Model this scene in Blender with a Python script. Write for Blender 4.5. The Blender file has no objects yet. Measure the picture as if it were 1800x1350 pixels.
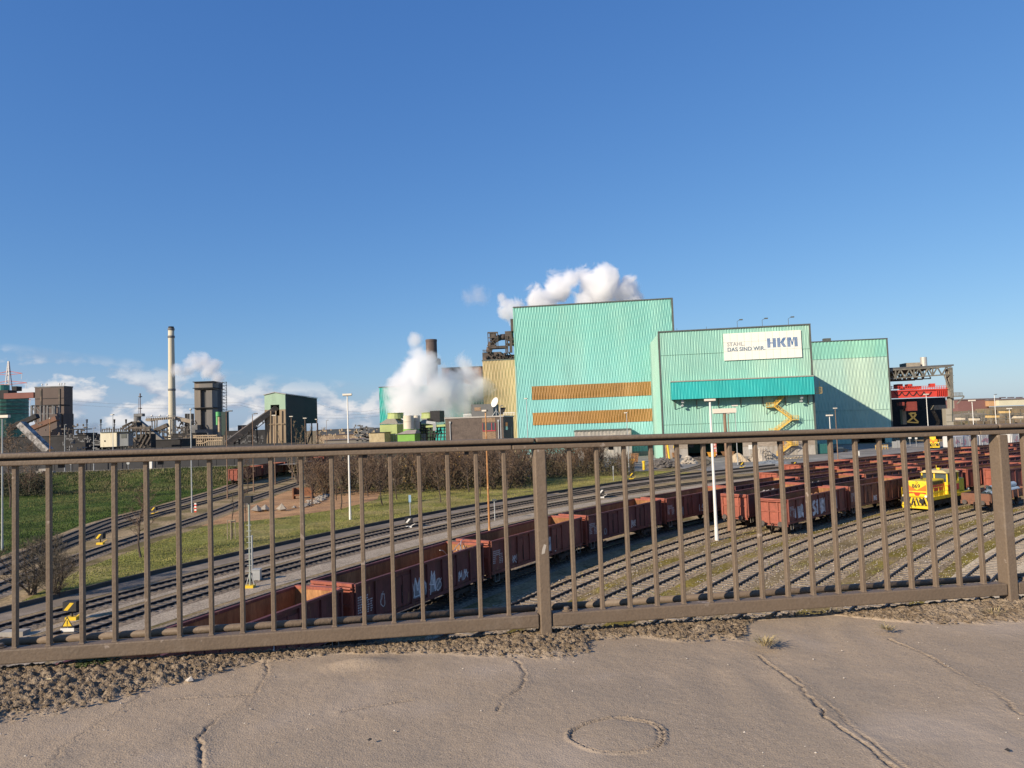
import bpy, math, random
import numpy as np
from mathutils import Vector, Matrix
random.seed(7); np.random.seed(7)
sc = bpy.context.scene
COL = sc.collection
R_ = math.radians
# ------------------------------------------------------------------ camera
FPX = 1300.0; PITCH = math.atan(68/1300.0); ROLL = R_(2.04); CZ = 11.4
_cp, _sp, _c, _s = math.cos(PITCH), math.sin(PITCH), math.cos(ROLL), math.sin(ROLL)
cF = Vector((0, _cp, _sp)); _R = Vector((1, 0, 0)); _U = Vector((0, -_sp, _cp))
cR = _c*_R - _s*_U; cU = _s*_R + _c*_U
cam = bpy.data.cameras.new('camera'); cam_o = bpy.data.objects.new('camera', cam); COL.objects.link(cam_o)
cam.sensor_width = 36; cam.lens = FPX/1800*36; cam.clip_start = .1; cam.clip_end = 15000
cam_o.matrix_world = Matrix(((cR.x, cU.x, -cF.x, 0), (cR.y, cU.y, -cF.y, 0), (cR.z, cU.z, -cF.z, CZ), (0, 0, 0, 1)))
sc.camera = cam_o
# ------------------------------------------------------------------ world / sun
SUN_AZ = R_(50); SUN_EL = R_(24.5)          # direction in which the light travels, from +Y towards +X
sun = bpy.data.lights.new('sun', 'SUN'); sun.energy = 4.6; sun.angle = R_(.5); sun.color = (1, .86, .68)
sun_o = bpy.data.objects.new('sun', sun); COL.objects.link(sun_o)
sd = Vector((math.sin(SUN_AZ)*math.cos(SUN_EL), math.cos(SUN_AZ)*math.cos(SUN_EL), -math.sin(SUN_EL)))
sun_o.rotation_euler = sd.to_track_quat('-Z', 'Y').to_euler(); sun_o.location = (-60, -60, 60)
world = bpy.data.worlds.new('World'); sc.world = world; world.use_nodes = True
def build_world():
    nt = world.node_tree; N = nt.nodes; L = nt.links; N.clear()
    out = N.new('ShaderNodeOutputWorld'); bg = N.new('ShaderNodeBackground'); L.new(bg.outputs[0], out.inputs[0])
    sky = N.new('ShaderNodeTexSky'); sky.sky_type = 'NISHITA'; sky.sun_disc = False
    sky.sun_elevation = SUN_EL; sky.sun_rotation = math.pi + SUN_AZ
    sky.altitude = 50; sky.air_density = 1.0; sky.dust_density = .4; sky.ozone_density = 2.0
    bg.inputs[1].default_value = .105
    tc = N.new('ShaderNodeTexCoord'); sep = N.new('ShaderNodeSeparateXYZ'); L.new(tc.outputs['Generated'], sep.inputs[0])
    def m(op, a, b=None, c=None, clamp=False):
        n = N.new('ShaderNodeMath'); n.operation = op; n.use_clamp = clamp
        for i, v in enumerate((a, b, c)):
            if v is None: continue
            if isinstance(v, (int, float)): n.inputs[i].default_value = v
            else: L.new(v, n.inputs[i])
        return n.outputs[0]
    # low fair-weather cumulus: (azimuth, elevation) noise, flattened
    az = m('ARCTAN2', sep.outputs[0], sep.outputs[1]); el = m('ARCSINE', sep.outputs[2])
    cx = N.new('ShaderNodeCombineXYZ'); L.new(m('MULTIPLY', az, 20.0), cx.inputs[0]); L.new(m('MULTIPLY', el, 34.0), cx.inputs[1])
    def noise(vec, scale, det, rough=.55):
        n = N.new('ShaderNodeTexNoise'); n.inputs['Scale'].default_value = scale; n.inputs['Detail'].default_value = det
        n.inputs['Roughness'].default_value = rough; L.new(vec, n.inputs['Vector']); return n.outputs[0]
    n1 = noise(cx.outputs[0], .95, 8, .52)
    cxl = N.new('ShaderNodeCombineXYZ'); L.new(m('ADD', m('MULTIPLY', az, 20.0), -.12), cxl.inputs[0]); L.new(m('ADD', m('MULTIPLY', el, 34.0), .35), cxl.inputs[1])
    n2 = noise(cxl.outputs[0], .95, 8, .52)
    # band of elevations in which the clouds lie; thinner to the right
    azb = noise(cx.outputs[0], .14, 1)
    top = m('SUBTRACT', .112, m('MULTIPLY', m('MAXIMUM', m('ADD', az, .62), 0), .12))
    band = m('MULTIPLY', m('SUBTRACT', top, el), 28.0, clamp=True)
    low = m('MULTIPLY_ADD', el, 30.0, .35, clamp=True)
    dens = m('MULTIPLY', m('MULTIPLY', m('SUBTRACT', m('ADD', n1, m('MULTIPLY', azb, .10)), .505), 12.0, clamp=True), m('MULTIPLY', band, low))
    # sunlit upper-left rim, grey-blue under side
    lit = m('MULTIPLY_ADD', m('SUBTRACT', n1, n2), 4.5, .52, clamp=True)
    veil = m('MULTIPLY', m('MULTIPLY', m('MULTIPLY', m('SUBTRACT', top, el), 16.0, clamp=True), low), .6)
    mixc = N.new('ShaderNodeMix'); mixc.data_type = 'RGBA'
    L.new(lit, mixc.inputs['Factor']); mixc.inputs['A'].default_value = (2.6, 3.1, 4.0, 1); mixc.inputs['B'].default_value = (6.2, 6.0, 5.9, 1)
    vm = N.new('ShaderNodeMix'); vm.data_type = 'RGBA'; L.new(veil, vm.inputs['Factor']); vm.inputs['B'].default_value = (2.7, 3.4, 4.5, 1)
    # deepen the blue overhead a little (clean winter air)
    ss = N.new('ShaderNodeSeparateColor'); L.new(sky.outputs[0], ss.inputs[0]); cc = N.new('ShaderNodeCombineColor'); k0 = .105*2**.45
    for ch, (sc_, ex) in enumerate(((.445, .96), (.58, .77), (.80, .53))): L.new(m('MULTIPLY', m('POWER', m('MULTIPLY', ss.outputs[ch], k0), ex), sc_/k0), cc.inputs[ch])
    L.new(cc.outputs[0], vm.inputs['A'])
    mx = N.new('ShaderNodeMix'); mx.data_type = 'RGBA'; L.new(m('MULTIPLY', dens, .85), mx.inputs['Factor'])
    L.new(vm.outputs['Result'], mx.inputs['A']); L.new(mixc.outputs['Result'], mx.inputs['B'])
    L.new(mx.outputs['Result'], bg.inputs[0])
build_world()
vs = sc.view_settings; vs.view_transform = 'Standard'; vs.look = 'None'; vs.exposure = .45; vs.gamma = 1; vs.use_curve_mapping = False
cy = sc.cycles; cy.max_bounces = 14; cy.diffuse_bounces = 3; cy.glossy_bounces = 3; cy.volume_bounces = 14; cy.transparent_max_bounces = 8
cy.use_adaptive_sampling = True; cy.volume_step_rate = .25; cy.volume_max_steps = 512
# ------------------------------------------------------------------ pixel helpers (source photo pixels -> world)
def ray(px, py): return cF + (px-900)/FPX*cR - (py-675)/FPX*cU
def G(px, py, z=0.0):
    d = ray(px, py); t = (z-CZ)/d.z; return Vector((d.x*t, d.y*t, z))
def D(px, py, y):
    d = ray(px, py); t = y/d.y; return Vector((d.x*t, y, CZ+d.z*t))
# ------------------------------------------------------------------ materials
MATS = {}
def mat(name, col, rough=.75, metal=0.0, var=.18, vscale=1.5, col2=None, c2scale=.8, lo=.5, hi=.65, streak=1.0, fine=0.0, fscale=40.0, bump=0.0, bscale=30.0, spec=.4, coords='Object', det=6, col3=None, c3scale=9.0, lo3=.62, hi3=.68):
    if name in MATS: return MATS[name]
    m = bpy.data.materials.new(name); m.use_nodes = True; MATS[name] = m
    nt = m.node_tree; N = nt.nodes; L = nt.links
    b = N['Principled BSDF']; b.inputs['Roughness'].default_value = rough; b.inputs['Metallic'].default_value = metal
    b.inputs['Specular IOR Level'].default_value = spec
    tc = N.new('ShaderNodeTexCoord'); mp = N.new('ShaderNodeMapping'); L.new(tc.outputs[coords], mp.inputs[0]); mp.inputs['Scale'].default_value = (1, 1, 1/streak)
    oi = N.new('ShaderNodeObjectInfo'); ad = N.new('ShaderNodeVectorMath'); ad.operation = 'ADD'
    sc_ = N.new('ShaderNodeVectorMath'); sc_.operation = 'SCALE'; sc_.inputs[0].default_value = (1, 1, 1)
    ml = N.new('ShaderNodeMath'); ml.operation = 'MULTIPLY'; ml.inputs[1].default_value = 37.0; L.new(oi.outputs['Random'], ml.inputs[0]); L.new(ml.outputs[0], sc_.inputs['Scale'])
    L.new(mp.outputs[0], ad.inputs[0]); L.new(sc_.outputs[0], ad.inputs[1]); vec = ad.outputs[0]
    def noise(scale, det):
        n = N.new('ShaderNodeTexNoise'); n.inputs['Scale'].default_value = scale; n.inputs['Detail'].default_value = det
        n.inputs['Roughness'].default_value = .6; L.new(vec, n.inputs['Vector']); return n.outputs[0]
    def mul(src, f, lo_, hi_):
        mr = N.new('ShaderNodeMapRange'); L.new(f, mr.inputs[0]); mr.inputs[1].default_value = .3; mr.inputs[2].default_value = .7; mr.inputs[3].default_value = lo_; mr.inputs[4].default_value = hi_
        v = N.new('ShaderNodeMix'); v.data_type = 'RGBA'; v.blend_type = 'MULTIPLY'; v.inputs['Factor'].default_value = 1
        L.new(src, v.inputs['A']); L.new(mr.outputs[0], v.inputs['B']); return v.outputs['Result']
    c = N.new('ShaderNodeRGB'); c.outputs[0].default_value = (*col, 1); cur = c.outputs[0]
    if col2 is not None:
        r = N.new('ShaderNodeMapRange'); r.interpolation_type = 'SMOOTHSTEP'; L.new(noise(c2scale, det), r.inputs[0]); r.inputs[1].default_value = lo; r.inputs[2].default_value = hi
        x = N.new('ShaderNodeMix'); x.data_type = 'RGBA'; L.new(r.outputs[0], x.inputs['Factor']); L.new(cur, x.inputs['A']); x.inputs['B'].default_value = (*col2, 1); cur = x.outputs['Result']
    if col3 is not None:
        r = N.new('ShaderNodeMapRange'); r.interpolation_type = 'SMOOTHSTEP'; L.new(noise(c3scale, 8), r.inputs[0]); r.inputs[1].default_value = lo3; r.inputs[2].default_value = hi3
        x = N.new('ShaderNodeMix'); x.data_type = 'RGBA'; L.new(r.outputs[0], x.inputs['Factor']); L.new(cur, x.inputs['A']); x.inputs['B'].default_value = (*col3, 1); cur = x.outputs['Result']
    if var: cur = mul(cur, noise(vscale, det), 1-var, 1+var)
    if fine: cur = mul(cur, noise(fscale, 2), 1-fine, 1+fine)
    L.new(cur, b.inputs['Base Color'])
    if bump:
        bp = N.new('ShaderNodeBump'); bp.inputs['Strength'].default_value = bump; bp.inputs['Distance'].default_value = .05
        L.new(noise(bscale, 4), bp.inputs['Height']); L.new(bp.outputs[0], b.inputs['Normal'])
    return m
# ------------------------------------------------------------------ mesh builder
class MB:
    def __init__(s): s.v = []; s.f = []; s.m = []
    def quad(s, *p, mi=0):
        i = len(s.v); s.v += [tuple(q) for q in p]; s.f.append(tuple(range(i, i+len(p)))); s.m.append(mi)
    def hexa(s, p, mi=0):                    # p: 4 bottom ccw, 4 top ccw
        i = len(s.v); s.v += [tuple(q) for q in p]
        for f in ((3, 2, 1, 0), (4, 5, 6, 7), (0, 1, 5, 4), (1, 2, 6, 5), (2, 3, 7, 6), (3, 0, 4, 7)):
            s.f.append(tuple(i+k for k in f)); s.m.append(mi)
    def box(s, x0, x1, y0, y1, z0, z1, mi=0, T=None):
        p = [(x0, y0, z0), (x1, y0, z0), (x1, y1, z0), (x0, y1, z0), (x0, y0, z1), (x1, y0, z1), (x1, y1, z1), (x0, y1, z1)]
        if T is not None: p = [T @ Vector(q) for q in p]
        s.hexa(p, mi)
    def beam(s, a, b, w, h=None, mi=0, up=(0, 0, 1)):
        a = Vector(a); b = Vector(b); d = (b-a)
        if d.length < 1e-6: return
        d.normalize(); h = w if h is None else h; u = Vector(up)
        if abs(d.dot(u)) > .98: u = Vector((1, 0, 0)) if abs(d.x) < .9 else Vector((0, 1, 0))
        sx = d.cross(u).normalized(); uz = sx.cross(d).normalized()
        o = [-sx*w/2-uz*h/2, sx*w/2-uz*h/2, sx*w/2+uz*h/2, -sx*w/2+uz*h/2]
        s.hexa([a+q for q in o]+[b+q for q in o], mi)
    def tube(s, a, b, r0, r1=None, n=8, mi=0, cap=True):
        a = Vector(a); b = Vector(b); d = b-a
        if d.length < 1e-7: return
        r1 = r0 if r1 is None else r1; d.normalize()
        u = Vector((0, 0, 1)) if abs(d.z) < .95 else Vector((1, 0, 0))
        sx = d.cross(u).normalized(); sy = sx.cross(d).normalized(); i = len(s.v)
        for (p, r) in ((a, r0), (b, r1)):
            for k in range(n):
                t = 2*math.pi*k/n; s.v.append(tuple(p+sx*(r*math.cos(t))+sy*(r*math.sin(t))))
        for k in range(n):
            k2 = (k+1) % n; s.f.append((i+k, i+n+k, i+n+k2, i+k2)); s.m.append(mi)
        if cap:
            s.f.append(tuple(i+k for k in range(n))); s.m.append(mi); s.f.append(tuple(i+n+k for k in reversed(range(n)))); s.m.append(mi)
    def lathe(s, c, prof, n=16, mi=0):       # prof: (r, z)
        i = len(s.v); m = len(prof)
        for (r, z) in prof:
            for k in range(n):
                t = 2*math.pi*k/n; s.v.append((c[0]+r*math.cos(t), c[1]+r*math.sin(t), c[2]+z))
        for j in range(m-1):
            for k in range(n):
                k2 = (k+1) % n; s.f.append((i+j*n+k, i+j*n+k2, i+(j+1)*n+k2, i+(j+1)*n+k)); s.m.append(mi)
        s.f.append(tuple(i+k for k in reversed(range(n)))); s.m.append(mi)
        s.f.append(tuple(i+(m-1)*n+k for k in range(n))); s.m.append(mi)
    def sweep(s, pts, prof, mi=0, closed=True):   # prof: (side, up) polygon swept along an xy path
        i = len(s.v); n = len(prof); P = [Vector(p) for p in pts]
        for k, p in enumerate(P):
            d = (P[min(k+1, len(P)-1)]-P[max(k-1, 0)]); d.z = 0; d.normalize(); sx = Vector((d.y, -d.x, 0))
            for (a, b) in prof: s.v.append((p.x+sx.x*a, p.y+sx.y*a, p.z+b))
        for k in range(len(P)-1):
            for j in range(n if closed else n-1):
                j2 = (j+1) % n; s.f.append((i+k*n+j, i+k*n+j2, i+(k+1)*n+j2, i+(k+1)*n+j)); s.m.append(mi)
        if closed:
            s.f.append(tuple(i+j for j in reversed(range(n)))); s.m.append(mi)
            s.f.append(tuple(i+(len(P)-1)*n+j for j in range(n))); s.m.append(mi)
    def stone(s, c, r, mi=0, flat=.7):
        i = len(s.v); ang = random.random()*6.28
        for k, (x, y, z) in enumerate(((1, 0, 0), (.31, .95, 0), (-.81, .59, 0), (-.81, -.59, 0), (.31, -.95, 0), (0, 0, 1), (0, 0, -.6))):
            q = r*random.uniform(.65, 1.2); xx = x*math.cos(ang)-y*math.sin(ang); yy = x*math.sin(ang)+y*math.cos(ang)
            s.v.append((c[0]+xx*q+(random.uniform(-.2, .2)*r), c[1]+yy*q, c[2]+z*q*flat+random.uniform(-.15, .15)*r))
        for k in range(5):
            k2 = (k+1) % 5; s.f.append((i+k, i+k2, i+5)); s.m.append(mi); s.f.append((i+k2, i+k, i+6)); s.m.append(mi)
    def mesh(s, name, mats, off=None, smooth=False):
        me = bpy.data.meshes.new(name); v = s.v
        if off is not None: v = [(a-off[0], b-off[1], c-off[2]) for (a, b, c) in v]
        me.from_pydata(v, [], s.f)
        for m in (mats if isinstance(mats, (list, tuple)) else [mats]): me.materials.append(m)
        if any(s.m): me.polygons.foreach_set('material_index', s.m)
        if smooth: me.polygons.foreach_set('use_smooth', [True]*len(s.f))
        me.update(); return me
    def build(s, name, mats, parent=None, smooth=False, world=True):
        off = parent.matrix_basis.translation if (parent is not None and world) else None
        if parent is not None and world and parent.parent is not None: off = off + parent.parent.location
        o = bpy.data.objects.new(name, s.mesh(name, mats, off, smooth)); COL.objects.link(o)
        if parent is not None: o.parent = parent
        return o
def tag(o, label=None, cat=None, group=None, kind=None):
    if label: o['label'] = label
    if cat: o['category'] = cat
    if group: o['group'] = group
    if kind: o['kind'] = kind
    return o
def thing(name, label, cat, loc=(0, 0, 0), rz=0.0, group=None):
    o = bpy.data.objects.new(name, None); COL.objects.link(o); o.location = loc; o.rotation_euler = (0, 0, rz); o.empty_display_size = .3
    return tag(o, label, cat, group)
def structure(mb, name, mats, smooth=False):
    return tag(mb.build(name, mats, smooth=smooth), kind='structure')
KIDS = {}
def children(o): return [c for c in o.children]
def dup(src, loc, rz, label, group=None, cat=None, scale=None):
    def rec(o, par):
        c = o.copy(); COL.objects.link(c); c.parent = par
        for ch in o.children: rec(ch, c)
        return c
    r = rec(src, None); r.location = loc; r.rotation_euler = (0, 0, rz); r['label'] = label
    if group: r['group'] = group
    if cat: r['category'] = cat
    if scale: r.scale = (scale,)*3 if isinstance(scale, (int, float)) else scale
    return r
def textmesh(txt, name, size, m, parent, loc, rot, offset=0.0, extrude=.01, spacing=1.0, sx=1.0):
    cu = bpy.data.curves.new('text', 'FONT'); cu.body = txt; cu.size = size; cu.offset = offset; cu.extrude = extrude; cu.space_character = spacing
    to = bpy.data.objects.new('text', cu); me = bpy.data.meshes.new_from_object(to); bpy.data.objects.remove(to); bpy.data.curves.remove(cu)
    o = bpy.data.objects.new(name, me); COL.objects.link(o); me.materials.clear(); me.materials.append(m)
    o.parent = parent; o.location = loc; o.rotation_euler = rot; o.scale = (sx, 1, 1); return o
# ------------------------------------------------------------------ palette
M_rail = mat('rail_steel', (.022, .02, .021), .5, 0, .3, 4, spec=.3)
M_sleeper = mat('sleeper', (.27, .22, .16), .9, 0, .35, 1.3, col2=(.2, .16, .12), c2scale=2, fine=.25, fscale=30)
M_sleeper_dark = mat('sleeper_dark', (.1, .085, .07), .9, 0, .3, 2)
M_paint = mat('railing_paint', (.168, .124, .086), .6, 0, .08, 3, col2=(.2, .155, .115), c2scale=5, lo=.55, hi=.75, fine=.09, fscale=90, spec=.3, col3=(.31, .25, .2), c3scale=13, lo3=.66, hi3=.71, bump=.12, bscale=60)
M_black = mat('black_steel', (.025, .024, .024), .7, 0, .3, 3)
M_dark = mat('dark_grime', (.026, .025, .026), .8, 0, .35, .5)
M_white = mat('white_paint', (.74, .72, .66), .5, 0, .06, 2)
M_yellow = mat('yellow_paint', (.75, .5, .03), .5, 0, .12, 2)
M_galv = mat('galvanised', (.42, .43, .42), .45, .3, .1, 3)
M_rustpole = mat('rusty_pole', (.4, .19, .07), .75, 0, .2, 2, col2=(.5, .3, .14), c2scale=2)
M_lamphead = mat('lamp_head', (.75, .68, .56), .55, 0, .06, 4)
# ================================================================== GROUND
M_ground = mat('yard_ground', (.32, .235, .135), .95, 0, .3, .12, col2=(.17, .135, .06), c2scale=.16, lo=.45, hi=.62, fine=.42, fscale=5, bump=.6, bscale=6, spec=.06, coords='Object')
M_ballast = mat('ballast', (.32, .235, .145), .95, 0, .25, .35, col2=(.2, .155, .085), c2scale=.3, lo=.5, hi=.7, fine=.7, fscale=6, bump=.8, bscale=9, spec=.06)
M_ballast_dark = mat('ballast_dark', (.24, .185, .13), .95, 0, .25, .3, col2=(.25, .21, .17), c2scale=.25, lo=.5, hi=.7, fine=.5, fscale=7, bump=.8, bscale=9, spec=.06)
M_gravel = mat('pale_gravel', (.38, .31, .23), .95, 0, .15, .4, col2=(.22, .19, .14), c2scale=.5, lo=.55, hi=.75, fine=.4, fscale=8, bump=.6, bscale=10, spec=.06)
M_sand = mat('pale_sand', (.60, .48, .32), .95, 0, .15, .3, col2=(.3, .25, .15), c2scale=.3, lo=.55, hi=.7, fine=.35, fscale=7, bump=.5, bscale=8, spec=.06)
M_asph = mat('asphalt_path', (.22, .18, .14), .9, 0, .2, .3, col2=(.27, .22, .17), c2scale=.6, fine=.2, fscale=12, spec=.06)
M_grass = mat('lawn', (.185, .18, .05), .95, 0, .3, .15, col2=(.3, .24, .1), c2scale=.11, lo=.42, hi=.62, fine=.45, fscale=3.5, bump=.9, bscale=5, spec=.06)
M_grassd = mat('lawn_dark', (.055, .085, .02), .95, 0, .35, .12, col2=(.11, .125, .035), c2scale=.15, lo=.45, hi=.65, fine=.5, fscale=2.5, bump=1, bscale=4, spec=.06)
M_orange = mat('orange_grit', (.43, .25, .125), .95, 0, .25, .3, col2=(.34, .2, .11), c2scale=.2, fine=.35, fscale=5, spec=.06)
M_concrete = mat('concrete', (.36, .33, .29), .9, 0, .15, .6, col2=(.27, .24, .2), c2scale=.5, streak=3, fine=.1, fscale=8)
M_road = mat('works_road', (.23, .215, .2), .9, 0, .15, .2, col2=(.3, .28, .25), c2scale=.1, fine=.15, fscale=5, spec=.06)
def ring_sheet():
    mb = MB(); rs = [0, 30, 60, 100, 160, 260, 450, 900, 2000, 4500, 9000]; n = 48
    mb.v.append((0, 60, 0))
    for r in rs[1:]:
        for k in range(n): mb.v.append((r*math.cos(2*math.pi*k/n), 60+r*math.sin(2*math.pi*k/n), 0))
    for k in range(n): mb.f.append((0, 1+k, 1+(k+1) % n)); mb.m.append(0)
    for j in range(len(rs)-2):
        for k in range(n): mb.f.append((1+j*n+k, 1+(j+1)*n+k, 1+(j+1)*n+(k+1) % n, 1+j*n+(k+1) % n)); mb.m.append(0)
    return structure(mb, 'ground', M_ground)
ring_sheet()
YAW = R_(38); CT = (math.sin(YAW), math.cos(YAW)); CN = (math.cos(YAW), -math.sin(YAW))
def sq(s, q, z=0.0): return Vector((s*CT[0]+q*CN[0], s*CT[1]+q*CN[1], z))
class Curve:
    def __init__(c, pts):
        c.p = [Vector((p[0], p[1], 0)) for p in pts]; c.a = [0.0]
        for i in range(1, len(c.p)): c.a.append(c.a[-1]+(c.p[i]-c.p[i-1]).length)
        c.len = c.a[-1]
    def at(c, s):
        s = max(0, min(c.len-1e-6, s)); i = int(np.searchsorted(c.a, s, 'right'))-1; i = min(i, len(c.p)-2)
        t = (s-c.a[i])/(c.a[i+1]-c.a[i]); d = (c.p[i+1]-c.p[i]).normalized()
        d0 = (c.p[i]-c.p[i-1]).normalized() if i > 0 else d; d1 = (c.p[i+2]-c.p[i+1]).normalized() if i+2 < len(c.p) else d
        return c.p[i].lerp(c.p[i+1], t), ((d0+d).lerp(d+d1, t)).normalized()
    def near(c, P): return c.a[min(range(len(c.p)), key=lambda i: (c.p[i].x-P[0])**2+(c.p[i].y-P[1])**2)]
    def off(c, d, s0=0, s1=None, step=2.0, z=0.0):
        out = []; s1 = c.len if s1 is None else s1; n = max(2, int((s1-s0)/step))
        for k in range(n+1):
            p, t = c.at(s0+(s1-s0)*k/n); out.append(Vector((p.x+t.y*d, p.y-t.x*d, z)))
        return out
def arc(s0, q0, Rr, sa, sb, mx):
    pts = []; th = math.atan(mx); se = s0+Rr*math.sin(th); qe = q0+Rr*(1-math.cos(th)); s = sa
    while s <= sb:
        q = q0+Rr-math.sqrt(Rr*Rr-(s-s0)**2) if s < se else qe+mx*(s-se)
        pts.append(sq(s, q)); s += 1.0
    return Curve(pts)
def spline(P, step=1.0):
    P = [Vector((p[0], p[1], 0)) for p in P]; out = []
    for i in range(len(P)-1):
        p0 = P[max(i-1, 0)]; p1 = P[i]; p2 = P[i+1]; p3 = P[min(i+2, len(P)-1)]; n = max(2, int((p2-p1).length/step))
        for k in range(n):
            t = k/n; out.append(.5*((2*p1)+(p2-p0)*t+(2*p0-5*p1+4*p2-p3)*t*t+(3*p1-p0-3*p2+p3)*t**3))
    out.append(P[-1]); return Curve(out)
TR = dict(W=arc(57, -35.1, 150, -2, 235, .33), a=arc(57, -29.5, 175, 10, 235, .38), b=arc(53, -24.75, 165, 10, 235, .38), c=arc(56, -20.1, 155, 15, 235, .38),
          d=arc(49, -15.7, 182, 20, 235, .38), e=arc(49.5, -10.75, 198, 25, 235, .38), f=arc(47, -6.8, 173, 30, 200, .38), g=arc(45, -2.0, 173, 38, 190, .38),
          V=arc(77, -51.05, 185, 5, 240, .31), L2=arc(78, -58.3, 172, 0, 240, .30), L1=arc(85, -63.5, 218, 0, 240, .28),
          X1=arc(60, -39.9, 155, 60, 235, .33), X2=arc(65, -44.7, 165, 60, 235, .33))
TR['M1'] = spline([(-40, 40), (-44, 55), (-47.7, 69.6), (-50.6, 82), (-53, 92), (-55.2, 103), (-56.2, 123), (-57.5, 138), (-59, 152), (-61, 165), (-60, 190), (-55, 240)])
TR['M2'] = spline([(-38.5, 40), (-42.5, 55), (-46, 70), (-48.7, 82), (-50.6, 95), (-51.5, 110), (-51.6, 125), (-52.3, 150), (-53, 175)])
TR['M3'] = spline([(-36, 40), (-39.5, 55), (-41.4, 68), (-42.3, 80), (-42.5, 93), (-43.2, 108), (-44.8, 124), (-46, 150), (-47, 170)])
TR['K'] = spline([G(*p) for p in ((990, 868), (1040, 857), (1100, 847), (1150, 838.5), (1195, 829), (1225, 822), (1241, 816), (1238, 810), (1222, 805))])
RAILP = [(-.075, -.17), (.075, -.17), (.075, -.15), (.02, -.13), (.025, -.055), (.048, -.045), (.048, 0), (-.048, 0), (-.048, -.045), (-.025, -.055), (-.02, -.13), (-.075, -.15)]
SLEEP_ME = {}
def track(key, label, bed, singles, smat, s0=0, s1=None, group='railway tracks in the yard', bedw=1.5, z=.2):
    c = TR[key]; s1 = c.len if s1 is None else s1
    p0, _ = c.at(s0+.01); r = thing('railway_track', label, 'railway track', (p0.x, p0.y, 0), 0, group)
    for side in (-.75, .75):
        mb = MB(); mb.sweep(c.off(side, s0, s1, 1.5, z), RAILP); mb.build('rail', M_rail, r)
    if bed is not None:
        mb = MB(); k = random.uniform(0, .004); mb.sweep(c.off(0, s0, s1, 2.0, 0), [(-bedw-.35, -.3), (bedw+.35, -.3), (bedw+.35, .004+k), (bedw-.15, .045+k), (-bedw+.15, .045+k), (-bedw-.35, .004+k)]); b = mb.build('ballast_bed', bed, r); b['kind'] = 'stuff'
    n = int((s1-s0)/.64); stuff = MB(); cnt = 0
    key2 = smat.name
    if key2 not in SLEEP_ME:
        q = MB(); q.box(-.125, .125, -1.27, 1.27, -.12, .0); SLEEP_ME[key2] = q.mesh('sleeper', smat)
        q = MB(); q.box(-.12, .13, -1.24, 1.28, -.12, .0); SLEEP_ME[key2+'2'] = q.mesh('sleeper', smat)
    for i in range(n):
        p, t = c.at(s0+.3+i*.64); a = math.atan2(t.y, t.x)+random.uniform(-.012, .012); zz = z-.122+random.uniform(-.012, .01)
        if singles and cnt < 300 and singles[0] <= s0+i*.64 <= singles[1]:
            o = bpy.data.objects.new('sleeper', SLEEP_ME[key2+random.choice(('', '2'))]); COL.objects.link(o); o.parent = r; o.location = (p.x-p0.x, p.y-p0.y, zz); o.rotation_euler = (0, 0, a); cnt += 1
        else:
            T = Matrix.Translation((p.x, p.y, zz)) @ Matrix.Rotation(a, 4, 'Z'); stuff.box(-.125, .125, -1.27, 1.27, -.12, 0, T=T)
    if stuff.v: tag(stuff.build('sleepers', smat, r), kind='stuff')
    # rail chairs: a bolted block either side of each rail on each sleeper
    q = MB()
    for i in range(min(n, 150)):
        p, t = c.at(s0+.3+i*.64); T = Matrix.Translation((p.x, p.y, z-.125)) @ Matrix.Rotation(math.atan2(t.y, t.x), 4, 'Z')
        for y in (-.87, -.63, .63, .87): q.box(-.06, .06, y-.05, y+.05, 0, .025, T=T)
    tag(q.build('rail_clips', M_clip, r), kind='stuff')
    return r
M_clip = mat('rail_clip', (.24, .2, .16), .9, 0, .3, 3)
track('a', 'empty track right beside the long front row of ore wagons', M_ballast, (15, 85), M_sleeper)
track('b', 'track leading up to the sunlit salmon red wagon end', M_ballast, (15, 85), M_sleeper)
track('c', 'track running up to the yellow and red locomotive', M_ballast, (10, 85), M_sleeper)
track('d', 'track ending below the low brown wagon loaded with pipes', M_ballast, (10, 85), M_sleeper)
track('e', 'empty track right of the low pipe wagon, between two mossy strips', M_ballast, (8, 90), M_sleeper)
track('f', 'empty track in pale sand next to the right railing post', M_sand, (5, 80), M_sleeper)
track('g', 'empty track at the far right edge behind the right railing post', M_sand, (0, 70), M_sleeper)
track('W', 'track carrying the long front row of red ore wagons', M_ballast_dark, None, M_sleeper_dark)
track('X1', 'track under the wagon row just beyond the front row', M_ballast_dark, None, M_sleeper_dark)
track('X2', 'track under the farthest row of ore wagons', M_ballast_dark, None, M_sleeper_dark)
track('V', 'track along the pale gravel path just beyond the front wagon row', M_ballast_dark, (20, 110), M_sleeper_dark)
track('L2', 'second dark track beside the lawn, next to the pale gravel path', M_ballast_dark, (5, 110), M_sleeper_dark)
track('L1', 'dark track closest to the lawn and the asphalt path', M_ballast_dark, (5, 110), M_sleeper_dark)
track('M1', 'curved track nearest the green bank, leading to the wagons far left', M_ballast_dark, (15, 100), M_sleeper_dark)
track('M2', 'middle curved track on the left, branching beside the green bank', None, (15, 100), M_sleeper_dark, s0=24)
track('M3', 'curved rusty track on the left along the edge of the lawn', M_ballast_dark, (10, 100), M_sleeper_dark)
track('K', 'sharply curving branch track entering the dark hall gate', M_ballast_dark, None, M_sleeper_dark, bedw=1.6)
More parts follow.
